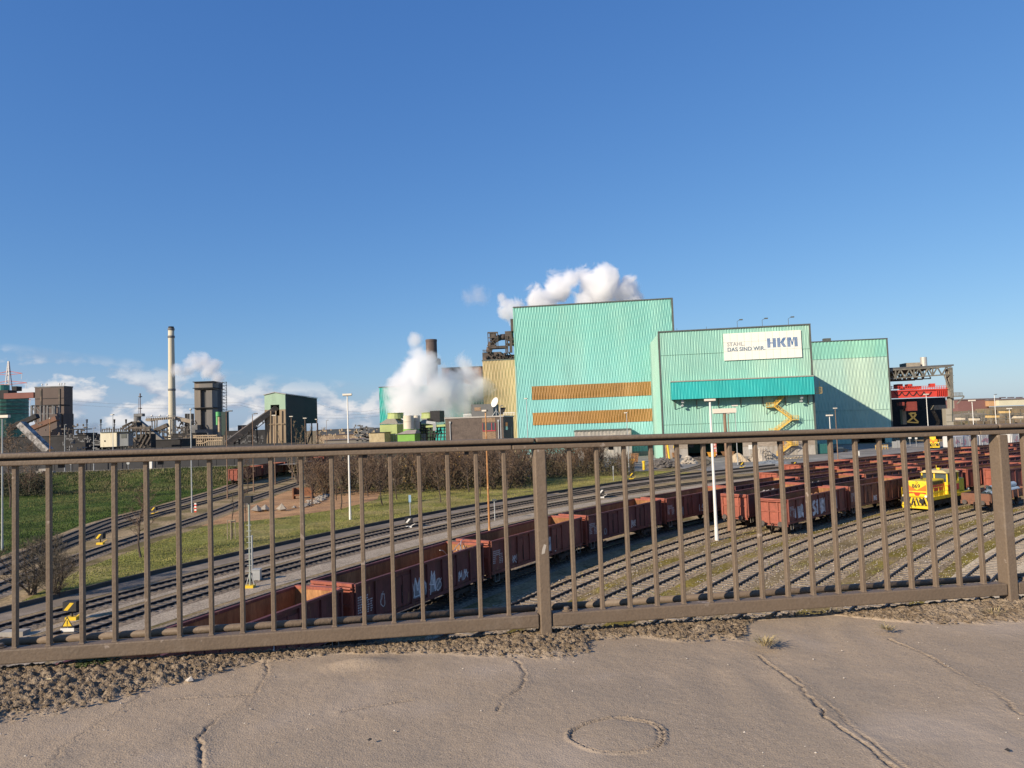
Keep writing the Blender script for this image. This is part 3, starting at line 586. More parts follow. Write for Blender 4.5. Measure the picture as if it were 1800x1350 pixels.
def make_wagon(paint, label, far=False):
    r = thing('ore_wagon', label, 'freight wagon', (0, 0, 0)); b = lambda mb, n, m, p=None: mb.build(n, m, p or r, world=False)
    for sg in (-1, 1):
        y = sg*HWd; mb = MB(); yo, yi = y, y-sg*.05
        y0, y1 = min(yo, yi), max(yo, yi); i0 = len(mb.f); mb.box(-HL, HL, y0, y1, ZF, ZT)
        mb.m[i0+(2 if sg > 0 else 4)] = 1           # inner face is rusty
        b(mb, 'side_wall', [paint, M_inrust])
        mb = MB()
        for k in range(9):
            if not far: mb = MB()
            x = -HL+.06+k*(2*HL-.12)/8; mb.box(x-.06, x+.06, min(y+sg*.001, y+sg*.1), max(y+sg*.001, y+sg*.1), ZF-.02, ZT-.1)
            if not far: b(mb, 'side_rib', paint)
        if far: b(mb, 'side_ribs', paint)['kind'] = 'stuff'
        mb = MB(); mb.box(-HL-.03, HL+.03, min(y-sg*.07, y+sg*.115), max(y-sg*.07, y+sg*.115), ZT-.1, ZT+.03); b(mb, 'top_rim', paint)
        mb = MB(); mb.box(-HL, HL, min(y, y+sg*.06), max(y, y+sg*.06), ZF-.22, ZF-.021); b(mb, 'sill', paint)
        if not far:
            for x in (-2.4, 2.4):
                mb = MB()
                for s2 in (-.46, .46): mb.box(x+s2-.4, x+s2+.4, min(y+sg*.002, y+sg*.035), max(y+sg*.002, y+sg*.035), ZF+.06, ZT-.35)
                mb.box(x-.04, x+.04, min(y+sg*.036, y+sg*.07), max(y+sg*.036, y+sg*.07), ZF+.05, ZT-.3); d = b(mb, 'door', paint)
                mb = MB(); mb.box(x-.14, x-.1, min(y+sg*.036, y+sg*.075), max(y+sg*.036, y+sg*.075), ZF+.2, ZF+1.2); b(mb, 'door_bar', M_under, d)
    for sg in (-1, 1):
        x = sg*HL; mb = MB(); i0 = len(mb.f); x0, x1 = sorted((x, x-sg*.06)); mb.box(x0, x1, -HWd+.051, HWd-.051, ZF-.25, ZT-.01); mb.m[i0+(5 if sg > 0 else 3)] = 1
        b(mb, 'end_wall', [M_endred, M_inrust])
        mb = MB(); xo0, xo1 = sorted((x+sg*.001, x+sg*.11))
        for yy in (-1.3, -.45, .45, 1.3): mb.box(xo0, xo1, yy-.07, yy+.07, ZF-.3, ZT-.12)
        xo0, xo1 = sorted((x+sg*.001, x+sg*.085)); mb.box(xo0, xo1, -1.22, 1.22, ZF+.85, ZF+.97); mb.box(xo0, xo1, -1.4, 1.4, ZF-.45, ZF-.31)
        b(mb, 'end_frame', M_endred)
        mb = MB(); mb.box(*sorted((x-sg*.08, x+sg*.16)), -HWd+.03, HWd-.03, ZT-.09, ZT+.06); b(mb, 'end_beam', M_endred)
        if not far:
            mb = MB(); mb.tube((x+sg*.2, -HWd+.05, ZT-.18), (x+sg*.2, HWd-.05, ZT-.18), .06, n=8); b(mb, 'hinge_tube', M_endred)
        bm_ = MB(); bm_.box(*sorted((x, x+sg*.2)), -1.35, 1.35, .78, ZF-.46); b(bm_, 'headstock', M_under)
        for yy in (-.875, .875):
            mb = MB(); mb.tube((x+sg*.2, yy, 1.0), (x+sg*.5, yy, 1.0), .1, n=8); mb.tube((x+sg*.5, yy, 1.0), (x+sg*.58, yy, 1.0), .24, n=12); b(mb, 'buffer', M_buff)
        if not far:
            mb = MB(); mb.tube((x+sg*.2, 0, .98), (x+sg*.5, 0, .9), .05, n=6); mb.tube((x+sg*.35, .05, .95), (x+sg*.38, .05, .45), .035, n=6); mb.tube((x+sg*.22, -.5, .8), (x+sg*.3, -.5, .35), .03, n=6); b(mb, 'coupling', M_under)
            mb = MB()
            for s2 in (-1, 1):
                mb.tube((x-sg*.35, s2*1.46, ZF-.2), (x-sg*.35, s2*1.46, .45), .018, n=5); mb.tube((x-sg*.85, s2*1.46, ZF-.2), (x-sg*.85, s2*1.46, .45), .018, n=5); mb.tube((x-sg*.35, s2*1.46, .45), (x-sg*.85, s2*1.46, .45), .018, n=5)
            b(mb, 'step', mat('step_grey', (.3, .27, .22), .7))
    i0 = 0; mb = MB(); mb.box(-HL+.061, HL-.061, -HWd+.051, HWd-.051, ZF-.1, ZF); b(mb, 'floor', M_inrust)
    mb = MB(); mb.box(-HL, HL, -.55, -.35, .8, ZF-.101); mb.box(-HL, HL, .35, .55, .8, ZF-.101)
    for x in (-3.2, -1, 1, 3.2): mb.box(x-.08, x+.08, -1.35, 1.35, .9, ZF-.102)
    b(mb, 'underframe', M_under)
    for xc in (-4.5, 4.5):
        mb = MB()
        for sg in (-1, 1):
            y = sg*1.0; mb.box(xc-1.35, xc+1.35, min(y, y+sg*.14), max(y, y+sg*.14), .42, .68)
            for xx in (-.9, .9): mb.box(xc+xx-.2, xc+xx+.2, min(y, y+sg*.2), max(y, y+sg*.2), .28, .62)
        mb.box(xc-.25, xc+.25, -.99, .99, .5, .8)
        bg = b(mb, 'bogie', M_under)
        for xx in (-.9, .9):
            q = MB() if not far else mb
            q = MB()
            for sg in (-1, 1): q.tube((xc+xx, sg*.69, .46), (xc+xx, sg*.83, .46), .46, n=14 if not far else 8)
            q.tube((xc+xx, -.69, .46), (xc+xx, .69, .46), .08, n=6); b(q, 'wheelset', M_under, bg)
    return r
def place(src, c, s, label, group, flip=False):
    p, t = c.at(s); p2, t2 = c.at(s-4.5); p3, t3 = c.at(s+4.5); d = (p3-p2).normalized(); m = (p2+p3)/2
    return dup(src, (m.x, m.y, .2), math.atan2(d.y, d.x), label, group)
near_src = [make_wagon(WP[i], 'near wagon %d' % i) for i in range(3)]; far_src = [make_wagon(WP[i], 'far wagon %d' % i, True) for i in range(3)]
ORD = ['first', 'second', 'third', 'fourth', 'fifth', 'sixth', 'seventh', 'eighth', 'ninth', 'tenth', 'eleventh', 'twelfth', 'thirteenth', 'fourteenth', 'fifteenth', 'sixteenth', 'seventeenth']
def s_of(c, s_proj):     # arclength where the projected coordinate equals s_proj
    best = min(range(len(c.p)), key=lambda i: abs(c.p[i].x*CT[0]+c.p[i].y*CT[1]-s_proj)); return c.a[best]
ROW = {}
def row(key, first, n, desc, group, seq, step=14.08, colour=('rust red', 'dark maroon', 'brownish red')):
    c = TR[key]; s0 = s_of(c, first); ROW[key] = []
    for i in range(n):
        s = s0+i*step
        if s > c.len-7: break
        k = seq[i % len(seq)]; p, _ = c.at(s); far = math.hypot(p.x, p.y) > 105
        w = place((far_src if far else near_src)[k], c, s, '%s open wagon, %s %s' % (colour[k], ORD[i], desc), group); ROW[key].append(w)
row('W', 4.4, 16, 'in the long front row', 'ore wagons of the front row', (1, 1, 1, 0, 1, 0, 1, 1, 0, 2, 1))
row('a', 78.5, 11, 'in the row behind the white lamp post', 'ore wagons of the second row', (0, 1, 2, 0, 1))
row('b', 75.9, 12, 'in the row with the sunlit salmon end', 'ore wagons of the third row', (0, 2, 1, 0, 2))
row('c', 116.5, 8, 'in the row behind the yellow and red locomotive', 'ore wagons of the fourth row', (1, 2, 0, 2))
row('X1', 106, 8, 'in the row just beyond the front row', 'ore wagons of the row beyond the front row', (2, 0, 1))
row('X2', 122, 7, 'in the farthest row beside the dark tracks', 'ore wagons of the farthest row', (0, 2, 1))
cM = TR['M1']; sM = cM.near((-61, 168)); ROW['Z'] = []
for i in range(5):
    ROW['Z'].append(place(far_src[(0, 1, 1, 0, 1)[i]], cM, sM+i*14.08, ('salmon', 'maroon', 'maroon', 'rust red', 'maroon')[i]+' open wagon, %s in the far left row beyond the lawn' % ORD[i], 'ore wagons beyond the lawn'))
for s_ in near_src+far_src:
    def rm(o):
        for ch in list(o.children): rm(ch)
        bpy.data.objects.remove(o)
    rm(s_)
# loads
def load(w, x0, x1, m, label, h, n, rmin, rmax):
    mb = MB(); T = Matrix.Translation(w.location) @ Matrix.Rotation(w.rotation_euler.z, 4, 'Z')
    for _ in range(n):
        x = random.uniform(x0, x1); y = random.uniform(-1.25, 1.25); t = 1-abs((x-(x0+x1)/2)/((x1-x0)/2))**2; z = ZF+h*max(0, t)*(1-.35*abs(y))*random.uniform(.75, 1)
        p = T @ Vector((x, y, z)); mb.stone((p.x, p.y, p.z), random.uniform(rmin, rmax))
    tag(tag(mb.build('scrap_load', m), label, 'load'), kind='stuff')
M_slag = mat('slag', (.3, .27, .25), .9, 0, .4, 1.5); M_scrap = mat('rusty_scrap', (.27, .14, .065), .85, 0, .4, 2)
load(ROW['a'][0], -4, 6.2, M_slag, 'grey slag lumps heaped in the wagon behind the white lamp post', 1.95, 700, .08, .22)
load(ROW['a'][1], -6, 2, M_slag, 'grey slag lumps in the second wagon of the second row', 1.9, 450, .08, .2)
load(ROW['b'][0], -1, 6.2, M_scrap, 'rusty scrap heaped in the wagon with the salmon end wall', 1.85, 450, .07, .2)
load(ROW['b'][2], -5, 6, M_scrap, 'rusty scrap lying in a wagon left of the locomotive', 1.8, 420, .08, .2)
load(ROW['W'][2], -5, -1.0, M_scrap, 'bent grey scrap sticking out in the middle of the front row', 1.4, 120, .07, .16)
def bent(w, x, y, label):
    T = Matrix.Translation(w.location) @ Matrix.Rotation(w.rotation_euler.z, 4, 'Z'); mb = MB()
    for k in range(7):
        p = Vector((x+random.uniform(-.8, .8), y+random.uniform(-.3, .3), 2.6)); q = p+Vector((random.uniform(-.9, .9), random.uniform(-.3, .3), random.uniform(.3, .9))); e = q+Vector((random.uniform(-.7, .7), 0, random.uniform(-.5, .2)))
        mb.tube(T@p, T@q, .025, n=5); mb.tube(T@q, T@e, .025, n=5)
    tag(mb.build('scrap_bars', M_galv), label, 'scrap')
bent(ROW['W'][2], 5.2, -.3, 'bent steel bars sticking out of the third front wagon')
# graffiti and stencilled data (flat print lying on the side panels)
def ribbon(mb, pts, w, y):
    for (x0, z0), (x1, z1) in zip(pts[:-1], pts[1:]):
        dx, dz_ = x1-x0, z1-z0; l = math.hypot(dx, dz_) or 1; nx, nz = -dz_/l*w/2, dx/l*w/2
        mb.quad((x0+nx, y, z0+nz), (x0-nx, y, z0-nz), (x1-nx, y, z1-nz), (x1+nx, y, z1+nz))
def tagrow(w, x0, n, size, m, seed, fat=.1, fill=None, name='graffiti', z0=None):
    rg = random.Random(seed); mb = MB(); y = -HWd-.004; zb = z0 if z0 is not None else ZF+.12; fl = MB()
    for k in range(n):
        cx = x0+k*size*.95; ht = size*rg.uniform(1.0, 1.45); typ = rg.randint(0, 3); pts = []
        if typ == 0:
            for j in range(13): t = j/12*6.28; pts.append((cx+size*.36*math.cos(t), zb+ht*.5+ht*.46*math.sin(t)))
        elif typ == 1: pts = [(cx-size*.35, zb), (cx-size*.2, zb+ht), (cx+.02, zb+ht*.45), (cx+size*.25, zb+ht*.98), (cx+size*.38, zb+.05)]
        elif typ == 2: pts = [(cx+size*.35, zb+ht*.85), (cx, zb+ht), (cx-size*.33, zb+ht*.75), (cx+.03, zb+ht*.5), (cx+size*.34, zb+ht*.25), (cx, zb+.02), (cx-size*.35, zb+.12)]
        else: pts = [(cx-size*.35, zb+ht*.9), (cx-size*.3, zb), (cx-size*.3, zb+ht*.6), (cx+size*.2, zb+ht*.9), (cx+size*.3, zb+ht*.55), (cx-size*.1, zb+ht*.42), (cx+size*.38, zb)]
        pts = [(x_+rg.uniform(-.12, .12)*size, z_+rg.uniform(-.1, .1)*size) for x_, z_ in pts]
        ribbon(mb, pts, size*fat, y-.001*k)
        if fat < .3: ribbon(mb, [(cx+rg.uniform(-.6, .6)*size, zb+rg.uniform(0, 1.1)*ht) for _ in range(4)], size*fat*.8, y-.001*k-.0005)
        if fill is not None: fl.box(cx-size*.33, cx+size*.33, y+.0015, y+.003, zb+.03, zb+ht*.8)
    o = mb.build(name, m, w, world=False)
    if fill is not None: fl.build(name+'_fill', fill, w, world=False)
    return o
def stencil(w, x, seed):
    rg = random.Random(seed); mb = MB(); y = -HWd-.004
    for j in range(7):
        z = ZF+1.25-j*.13; x1 = x
        if j > 2: x1 += 0
        while x1 < x+(.85 if j < 3 else .3):
            l = rg.uniform(.05, .12); mb.quad((x1, y, z), (x1+l, y, z), (x1+l, y, z+.075), (x1, y, z+.075)); x1 += l+rg.uniform(.03, .07)
    for j in range(6):
        z = ZF+1.0-j*.12
        for x2 in (x+.75, x+1.0): l = rg.uniform(.1, .2); mb.quad((x2, y, z), (x2+l, y, z), (x2+l, y, z+.06), (x2, y, z+.06))
    mb.build('stencilled_data', M_stencil, w, world=False)
Wr = ROW['W']
for w in Wr[1:7]+ROW['b'][:3]: stencil(w, -6.2, hash(w.name) % 999)
tagrow(Wr[2], -4.15, 1, .55, M_stencil, 2, .08, z0=ZF+.35); tagrow(Wr[2], -2.6, 5, .85, M_graf, 11, .09, M_graf2); tagrow(Wr[2], 1.9, 5, .62, M_graf, 5, .12)
tagrow(Wr[2], 1.2, 1, .7, M_stencil, 4, .12, M_graf2)
tagrow(Wr[1], 1.9, 2, .8, M_graf, 8, .2); tagrow(Wr[1], -.6, 2, .6, M_stencil, 9, .1)
tagrow(Wr[3], -3.6, 2, .55, M_stencil, 21, .13); tagrow(Wr[3], 0.0, 1, .8, M_graf, 22, .34, M_graf); tagrow(Wr[3], 1.2, 2, .8, M_graf, 26, .4, M_graf); tagrow(Wr[3], 1.1, 4, .4, M_graf, 23, .16)
tagrow(Wr[4], -3.7, 1, .5, M_graf2, 31, .2); tagrow(Wr[4], .9, 3, .5, M_stencil, 33, .2); tagrow(Wr[4], 4.6, 2, .5, M_stencil, 35, .2)
tagrow(Wr[5], -4.4, 3, .7, M_graf2, 41, .2); tagrow(Wr[5], 0, 2, .6, M_stencil, 42, .2)
tagrow(ROW['b'][0], -4.6, 7, .95, M_graf, 51, .36); tagrow(ROW['b'][0], .2, 4, 1.2, M_stencil, 55, .36)
tagrow(ROW['b'][1], -1, 2, .45, M_graf, 61, .25)
tagrow(ROW['b'][2], 0, 6, .8, M_graf, 71, .3)
# ---- low wagon with pipes
def low_wagon():
    c = TR['d']; s = s_of(c, 98.0); p, t = c.at(s); rz = math.atan2(t.y, t.x)
    r = thing('low_wagon', 'low sided brown flat wagon loaded with pale pipes, near the right post', 'freight wagon', (p.x, p.y, .2), rz); B = lambda mb, n, m: mb.build(n, m, r, world=False)
    Mb = mat('low_wagon_brown', (.19, .085, .05), .8, 0, .3, 2, col2=(.12, .06, .04), c2scale=2, streak=2)
    for sg in (-1, 1):
        mb = MB(); mb.box(-5.2, 5.2, *sorted((sg*1.4, sg*1.33)), 1.1, 1.85); B(mb, 'side_board', Mb)
        for k in range(8): mb = MB(); x = -5+k*10/7; mb.box(x-.05, x+.05, *sorted((sg*1.401, sg*1.47)), .95, 1.8); B(mb, 'stake', Mb)
        mb = MB(); mb.box(*sorted((sg*5.2, sg*5.13)), -1.329, 1.329, 1.05, 1.9); B(mb, 'end_board', Mb)
        mb = MB(); mb.box(*sorted((sg*5.25, sg*5.45)), -1.4, 1.4, .78, 1.15); B(mb, 'headstock', Mb)
        for y in (-.875, .875):
            mb = MB(); mb.tube((sg*5.45, y, 1), (sg*5.75, y, 1), .1, n=8); mb.tube((sg*5.75, y, 1), (sg*5.82, y, 1), .24, n=12); B(mb, 'buffer', M_buff)
        mb = MB(); mb.tube((sg*5.45, 0, 1), (sg*5.7, 0, .95), .05, n=6); mb.tube((sg*5.6, .05, .95), (sg*5.62, .05, .4), .035, n=6); B(mb, 'coupling', M_under)
    mb = MB(); mb.box(-5.13, 5.13, -1.329, 1.329, 1.0, 1.1); mb.box(-5.2, 5.2, -.6, -.4, .75, .999); mb.box(-5.2, 5.2, .4, .6, .75, .999); B(mb, 'floor', M_under)
    for x in (-3.4, 3.4):
        mb = MB()
        for y in (-.76, .76): mb.tube((x, y-.07, .46), (x, y+.07, .46), .46, n=14)
        mb.tube((x, -.7, .46), (x, .7, .46), .08, n=6)
        for y in (-1.0, 1.0): mb.box(x-.5, x+.5, y-.08, y+.08, .4, .75)
        B(mb, 'wheelset', M_under)
    T = Matrix.Translation((p.x, p.y, .2)) @ Matrix.Rotation(rz, 4, 'Z'); Mp = mat('pale_pipe', (.42, .5, .54), .5, .1, .1, 2)
    for k, (y, z, l) in enumerate(((-.62, 1.64, 'front'), (.02, 1.64, 'middle'), (-.3, 2.19, 'topmost'))):
        mb = MB(); a, b_ = T @ Vector((-3.4+.5*k, y, z)), T @ Vector((4.2, y, z)); mb.tube(a, b_, .31, n=20, cap=False); mb.tube(b_, a, .27, n=20, cap=False); tag(mb.build('pipe', Mp, smooth=True), '%s pale blue-grey steel pipe on the low brown wagon' % l, 'pipe', 'pipes on the low wagon')
low_wagon()
# ---- locomotives
M_ly = mat('loco_yellow', (.74, .52, .02), .5, 0, .12, 2, col2=(.42, .3, .07), c2scale=2.2, lo=.55, hi=.75, streak=2); M_lr = mat('loco_red', (.62, .05, .02), .45, 0, .08, 2); M_glass = mat('dark_glass', (.06, .08, .09), .08, 0, .1, 1, spec=.8); M_or = mat('loco_orange', (.75, .17, .02), .45, 0, .08, 2)
M_lamp = mat('lamp_lens', (.7, .7, .65), .2)
def loco(label, loc, rz, number):
    r = thing('locomotive', label, 'locomotive', loc, rz); B = lambda mb, n, m, p=None: mb.build(n, m, p or r, world=False)   # front at -x
    mb = MB(); mb.box(-5.2, 5.2, -1.5, 1.5, 1.05, 1.4); B(mb, 'frame', M_ly)
    mb = MB(); mb.box(-4.2, 4.2, -1.2, 1.2, .45, 1.049); B(mb, 'tank', M_black)
    mb = MB(); mb.box(-4.7, -.4, -1.06, 1.06, 1.4, 3.15)
    o = B(mb, 'front_hood', M_ly); bv = o.modifiers.new('bevel', 'BEVEL'); bv.width = .09; bv.segments = 3
    mb = MB(); mb.box(2.4, 4.8, -1.0, 1.0, 1.4, 2.9); o = B(mb, 'rear_hood', M_ly); bv = o.modifiers.new('bevel', 'BEVEL'); bv.width = .07; bv.segments = 2
    mb = MB(); mb.box(-.4, 2.4, -1.42, 1.42, 1.4, 2.75); B(mb, 'cab', M_ly)
    for (x, y) in ((-.34, -1.36), (-.34, 1.36), (-.34, 0), (2.34, -1.36), (2.34, 1.36), (1, -1.36), (1, 1.36)):
        mb = MB(); mb.box(x-.07, x+.07, y-.07, y+.07, 2.75, 3.75); B(mb, 'cab_pillar', M_ly)
    mb = MB(); mb.box(-.3, 2.3, -1.3, 1.3, 2.751, 3.7); B(mb, 'cab_glass', M_glass)
    mb = MB(); mb.hexa([(-.62, -1.5, 3.76), (2.6, -1.5, 3.76), (2.6, 1.5, 3.76), (-.62, 1.5, 3.76), (-.5, -1.0, 4.05), (2.45, -1.0, 4.05), (2.45, 1.0, 4.05), (-.5, 1.0, 4.05)]); B(mb, 'cab_roof', mat('roof_cream', (.5, .38, .16), .6, 0, .15, 2))
    for sg in (-1, 1):
        mb = MB(); mb.box(-4.4, -.42, *sorted((sg*1.061, sg*1.075)), 1.95, 2.62); B(mb, 'red_stripe', M_lr)
        mb = MB(); mb.box(-.38, 2.38, *sorted((sg*1.421, sg*1.435)), 1.75, 2.45); B(mb, 'red_stripe', M_lr)
        mb = MB()
        for k in range(12): x = -4.3+k*.3; mb.box(x, x+.2, *sorted((sg*1.0761, sg*1.09)), 2.66, 3.0)
        B(mb, 'vent_louvres', M_under)
        mb = MB()
        for x in (-5.1, -4.0, -2.8, -1.6, -.55): mb.tube((x, sg*1.45, 1.4), (x, sg*1.45, 2.4), .025, n=6)
        for z in (1.9, 2.4): mb.tube((-5.1, sg*1.45, z), (-.55, sg*1.45, z), .025, n=6)
        B(mb, 'handrail', M_ly)
        mb = MB()
        for z in (.4, .75): mb.box(-5.1, -4.5, *sorted((sg*1.3, sg*1.55)), z, z+.05); mb.box(4.5, 5.1, *sorted((sg*1.3, sg*1.55)), z, z+.05)
        for x in (-5.1, -4.5, 4.5, 5.1): mb.box(x-.03, x+.03, *sorted((sg*1.48, sg*1.54)), .35, 1.05)
        B(mb, 'step', M_ly)
    # front face: yellow triangle on red with number
    x = -4.701
    def fq(name, m, pts, d): mb = MB(); mb.quad(*[(x-d, y, z) for y, z in pts]); B(mb, name, m)
    fq('front_panel', M_or, [(1.0, 2.05), (-1.0, 2.05), (-1.0, 2.62), (0, 2.1), (1.0, 2.62)][:2]+[(-1.0, 2.75), (0, 2.15), (1.0, 2.75)], .006)
    fq('front_panel', M_lr, [(.95, 1.5), (-.95, 1.5), (-.95, 1.9), (.95, 1.9)], .006)
    fq('front_panel', M_ly, [(.16, 1.48), (.95, 1.48), (.95, 1.72), (.35, 1.78)][::-1], .012); fq('front_panel', M_ly, [(-.16, 1.48), (-.95, 1.48), (-.95, 1.72), (-.35, 1.78)], .012)
    if number:
        textmesh(number, 'number', .6, M_black, r, (x-.016, .52, 2.38), (math.pi/2, 0, -math.pi/2), .012, .004)
        mb = MB()
        for k in range(8):
            t0, t1 = .5+k*.62, .5+(k+1)*.62; mb.quad(*[(x-.014, q*math.cos(t), 2.98+q*.8*math.sin(t)) for q, t in ((.1, t0), (.1, t1), (.15, t1), (.15, t0))])
        B(mb, 'emblem', M_black)
        textmesh(number, 'number', .42, M_black, r, (.2, -1.44, 1.95), (math.pi/2, 0, 0), .01, .003)
    for sg in (-1, 1):
        mb = MB(); mb.box(*sorted((sg*5.2, sg*5.32)), -1.5, 1.5, .55, 1.4); B(mb, 'buffer_beam', M_black)
        for k in range(8):
            y = -1.45+k*.38; s2 = 1 if k < 4 else -1; mb = MB(); xx = sg*5.325; mb.quad((xx, y, .56), (xx, y+.19, .56), (xx, y+.19+s2*.25, 1.39), (xx, y+s2*.25, 1.39)); B(mb, 'hazard_stripe', M_ly)
        for y in (-.875, .875):
            mb = MB(); mb.tube((sg*5.32, y, 1.05), (sg*5.65, y, 1.05), .12, n=8); mb.tube((sg*5.65, y, 1.05), (sg*5.73, y, 1.05), .26, n=12); B(mb, 'buffer', M_black)
            mb = MB(); mb.tube((sg*5.2, y*1.35, 1.55), (sg*5.32, y*1.35, 1.55), .13, n=12); B(mb, 'headlight', M_lamp)
        mb = MB(); mb.box(*sorted((sg*5.0, sg*5.2)), -1.45, 1.45, .18, .5); B(mb, 'rail_guard', M_ly)
        mb = MB(); mb.tube((sg*5.33, 0, 1), (sg*5.6, 0, .9), .06, n=6); mb.tube((sg*5.5, 0, .95), (sg*5.5, 0, .5), .04, n=6); mb.tube((sg*5.4, .5, .8), (sg*5.4, .45, .3), .04, n=6); B(mb, 'coupling', M_under)
    for x in (-3.6, -1.3, 1.3, 3.6):
        mb = MB()
        for y in (-.76, .76): mb.tube((x, y-.07, .5), (x, y+.07, .5), .5, n=16)
        mb.tube((x, -.7, .5), (x, .7, .5), .08, n=6)
        for y in (-1.1, 1.1): mb.box(x-.35, x+.35, y-.1, y+.1, .35, .7)
        B(mb, 'wheelset', M_black)
    mb = MB(); mb.tube((-2.6, .4, 3.15), (-2.6, .4, 3.6), .12, n=10); B(mb, 'exhaust', M_under)
    mb = MB(); mb.box(.7, 1.0, -.15, .15, 4.05, 4.25); mb.tube((1.4, .5, 4.05), (1.4, .5, 4.5), .03, n=5); B(mb, 'roof_horn', M_ly)
    return r
c = TR['c']; s = s_of(c, 96.7); p, t = c.at(s)
loco('yellow and red shunting locomotive numbered 869 standing between wagon rows', (p.x, p.y, .2), math.atan2(t.y, t.x), '869')
p = G(1642, 789); loco('yellow shunting locomotive far off in front of the crane bay', (p.x+2, p.y+4, .2), R_(62), None)
def box_wagon(px, py, w, label, cc):
    p = G(px, py); r = thing('box_wagon', label, 'freight wagon', (p.x, p.y, .2), R_(28), 'white box wagons near the crane bay'); B = lambda mb, n, m: mb.build(n, m, r, world=False)
    mb = MB(); mb.box(-w/2, w/2, -1.3, 1.3, 1.1, 3.9); o = B(mb, 'body', cc); bv = o.modifiers.new('b', 'BEVEL'); bv.width = .2; bv.segments = 3
    mb = MB(); mb.box(-w/2-.02, w/2+.02, -1.4, 1.4, .8, 1.09); B(mb, 'frame', M_black)
    for k in range(4): x = -w/2+w*(k+.5)/4; mb = MB(); mb.box(x-.05, x+.05, -1.36, -1.301, 1.15, 3.7); B(mb, 'rib', cc)
    mb = MB(); mb.box(-w*.2, w*.2, -1.33, -1.301, 1.2, 3.2); B(mb, 'door', cc)
    for x in (-w*.32, w*.32):
        mb = MB()
        for xx in (-.8, .8):
            for y in (-.76, .76): mb.tube((x+xx, y-.07, .46), (x+xx, y+.07, .46), .46, n=10)
        mb.box(x-1.2, x+1.2, -1.1, 1.1, .4, .75); B(mb, 'bogie', M_black)
    g = MB(); rg = random.Random(px)
    for k in range(10):
        x = rg.uniform(-w*.45, w*.4); z = rg.uniform(1.4, 2.6); g.quad((x, -1.37, z), (x+rg.uniform(.3, .8), -1.37, z+.05), (x+rg.uniform(.3, .8), -1.37, z+rg.uniform(.4, .9)), (x-.1, -1.37, z+rg.uniform(.3, .8)))
    B(g, 'graffiti', mat('graffiti_pink', (.55, .3, .33), .6, 0, .2, 2))
M_wbw = mat('box_wagon_white', (.55, .54, .52), .6, 0, .15, 1, col2=(.45, .42, .4), c2scale=1, streak=2)
box_wagon(1690, 794, 11, 'white box wagon with red end beside the far yellow locomotive', M_wbw)
box_wagon(1732, 790.5, 9, 'pale box wagon with pinkish graffiti left of the right railing post', M_wbw)
box_wagon(1788, 786, 11, 'whitish box wagon at the far right, seen right of the railing post', M_wbw)
# ================================================================== HALLS
FANG = R_(8); FA = Vector((47.4, 204.6, 0)); FU = Vector((math.cos(FANG), -math.sin(FANG), 0)); FN = Vector((math.sin(FANG), math.cos(FANG), 0))
def FP(px, py, off=0.0):
    d = ray(px, py); t = (FA.dot(FN)+off)/d.dot(FN); P = Vector((d.x*t, d.y*t, CZ+d.z*t)); return (P-FA).dot(FU), P.z
def FW(a, off, z): p = FA+FU*a+FN*off; return Vector((p.x, p.y, z))
def fbox(mb, a0, a1, o0, o1, z0, z1, mi=0):
    mb.hexa([FW(a0, o0, z0), FW(a1, o0, z0), FW(a1, o1, z0), FW(a0, o1, z0), FW(a0, o0, z1), FW(a1, o0, z1), FW(a1, o1, z1), FW(a0, o1, z1)], mi)
def clad(nm, c, c2, top=None, var=.10):
    m = mat(nm, c, .45, .0, var, .12, col2=c2, c2scale=.09, lo=.45, hi=.7, streak=5, fine=.05, fscale=1.2, spec=.35, det=5)
    if top is not None and 'grad' not in m:
        nt = m.node_tree; N = nt.nodes; L = nt.links; bs = N['Principled BSDF']; src = bs.inputs['Base Color'].links[0].from_socket
        tc = N.new('ShaderNodeTexCoord'); sp = N.new('ShaderNodeSeparateXYZ'); L.new(tc.outputs['Object'], sp.inputs[0]); mr = N.new('ShaderNodeMapRange'); L.new(sp.outputs[2], mr.inputs[0]); mr.inputs[1].default_value = top[1]; mr.inputs[2].default_value = top[2]
        mx = N.new('ShaderNodeMix'); mx.data_type = 'RGBA'; mx.blend_type = 'MULTIPLY'; L.new(mr.outputs[0], mx.inputs['Factor']); L.new(src, mx.inputs['A']); mx.inputs['B'].default_value = (*top[0], 1); L.new(mx.outputs['Result'], bs.inputs['Base Color']); m['grad'] = 1
    return m
M_h1 = clad('cladding_aqua', (.21, .50, .485), (.26, .52, .49), ((.90, .94, .82), 12, 40)); M_h2 = clad('cladding_mint', (.25, .49, .40), (.33, .52, .41)); M_h3 = clad('cladding_pale', (.35, .53, .44), (.42, .56, .44), ((.62, .93, .88), 29.4, 29.8))
M_can = clad('cladding_turquoise', (.03, .38, .36), (.05, .44, .40)); M_rustband = clad('translucent_brown_sheet', (.30, .16, .045), (.36, .2, .07), var=.25); M_tan = clad('cladding_tan', (.38, .29, .145), (.44, .36, .2), var=.2)
M_teal = clad('cladding_teal', (.03, .36, .31), (.05, .42, .36)); M_trim = mat('dark_trim', (.09, .1, .09), .6); M_roof = mat('hall_roof', (.1, .1, .1), .9)
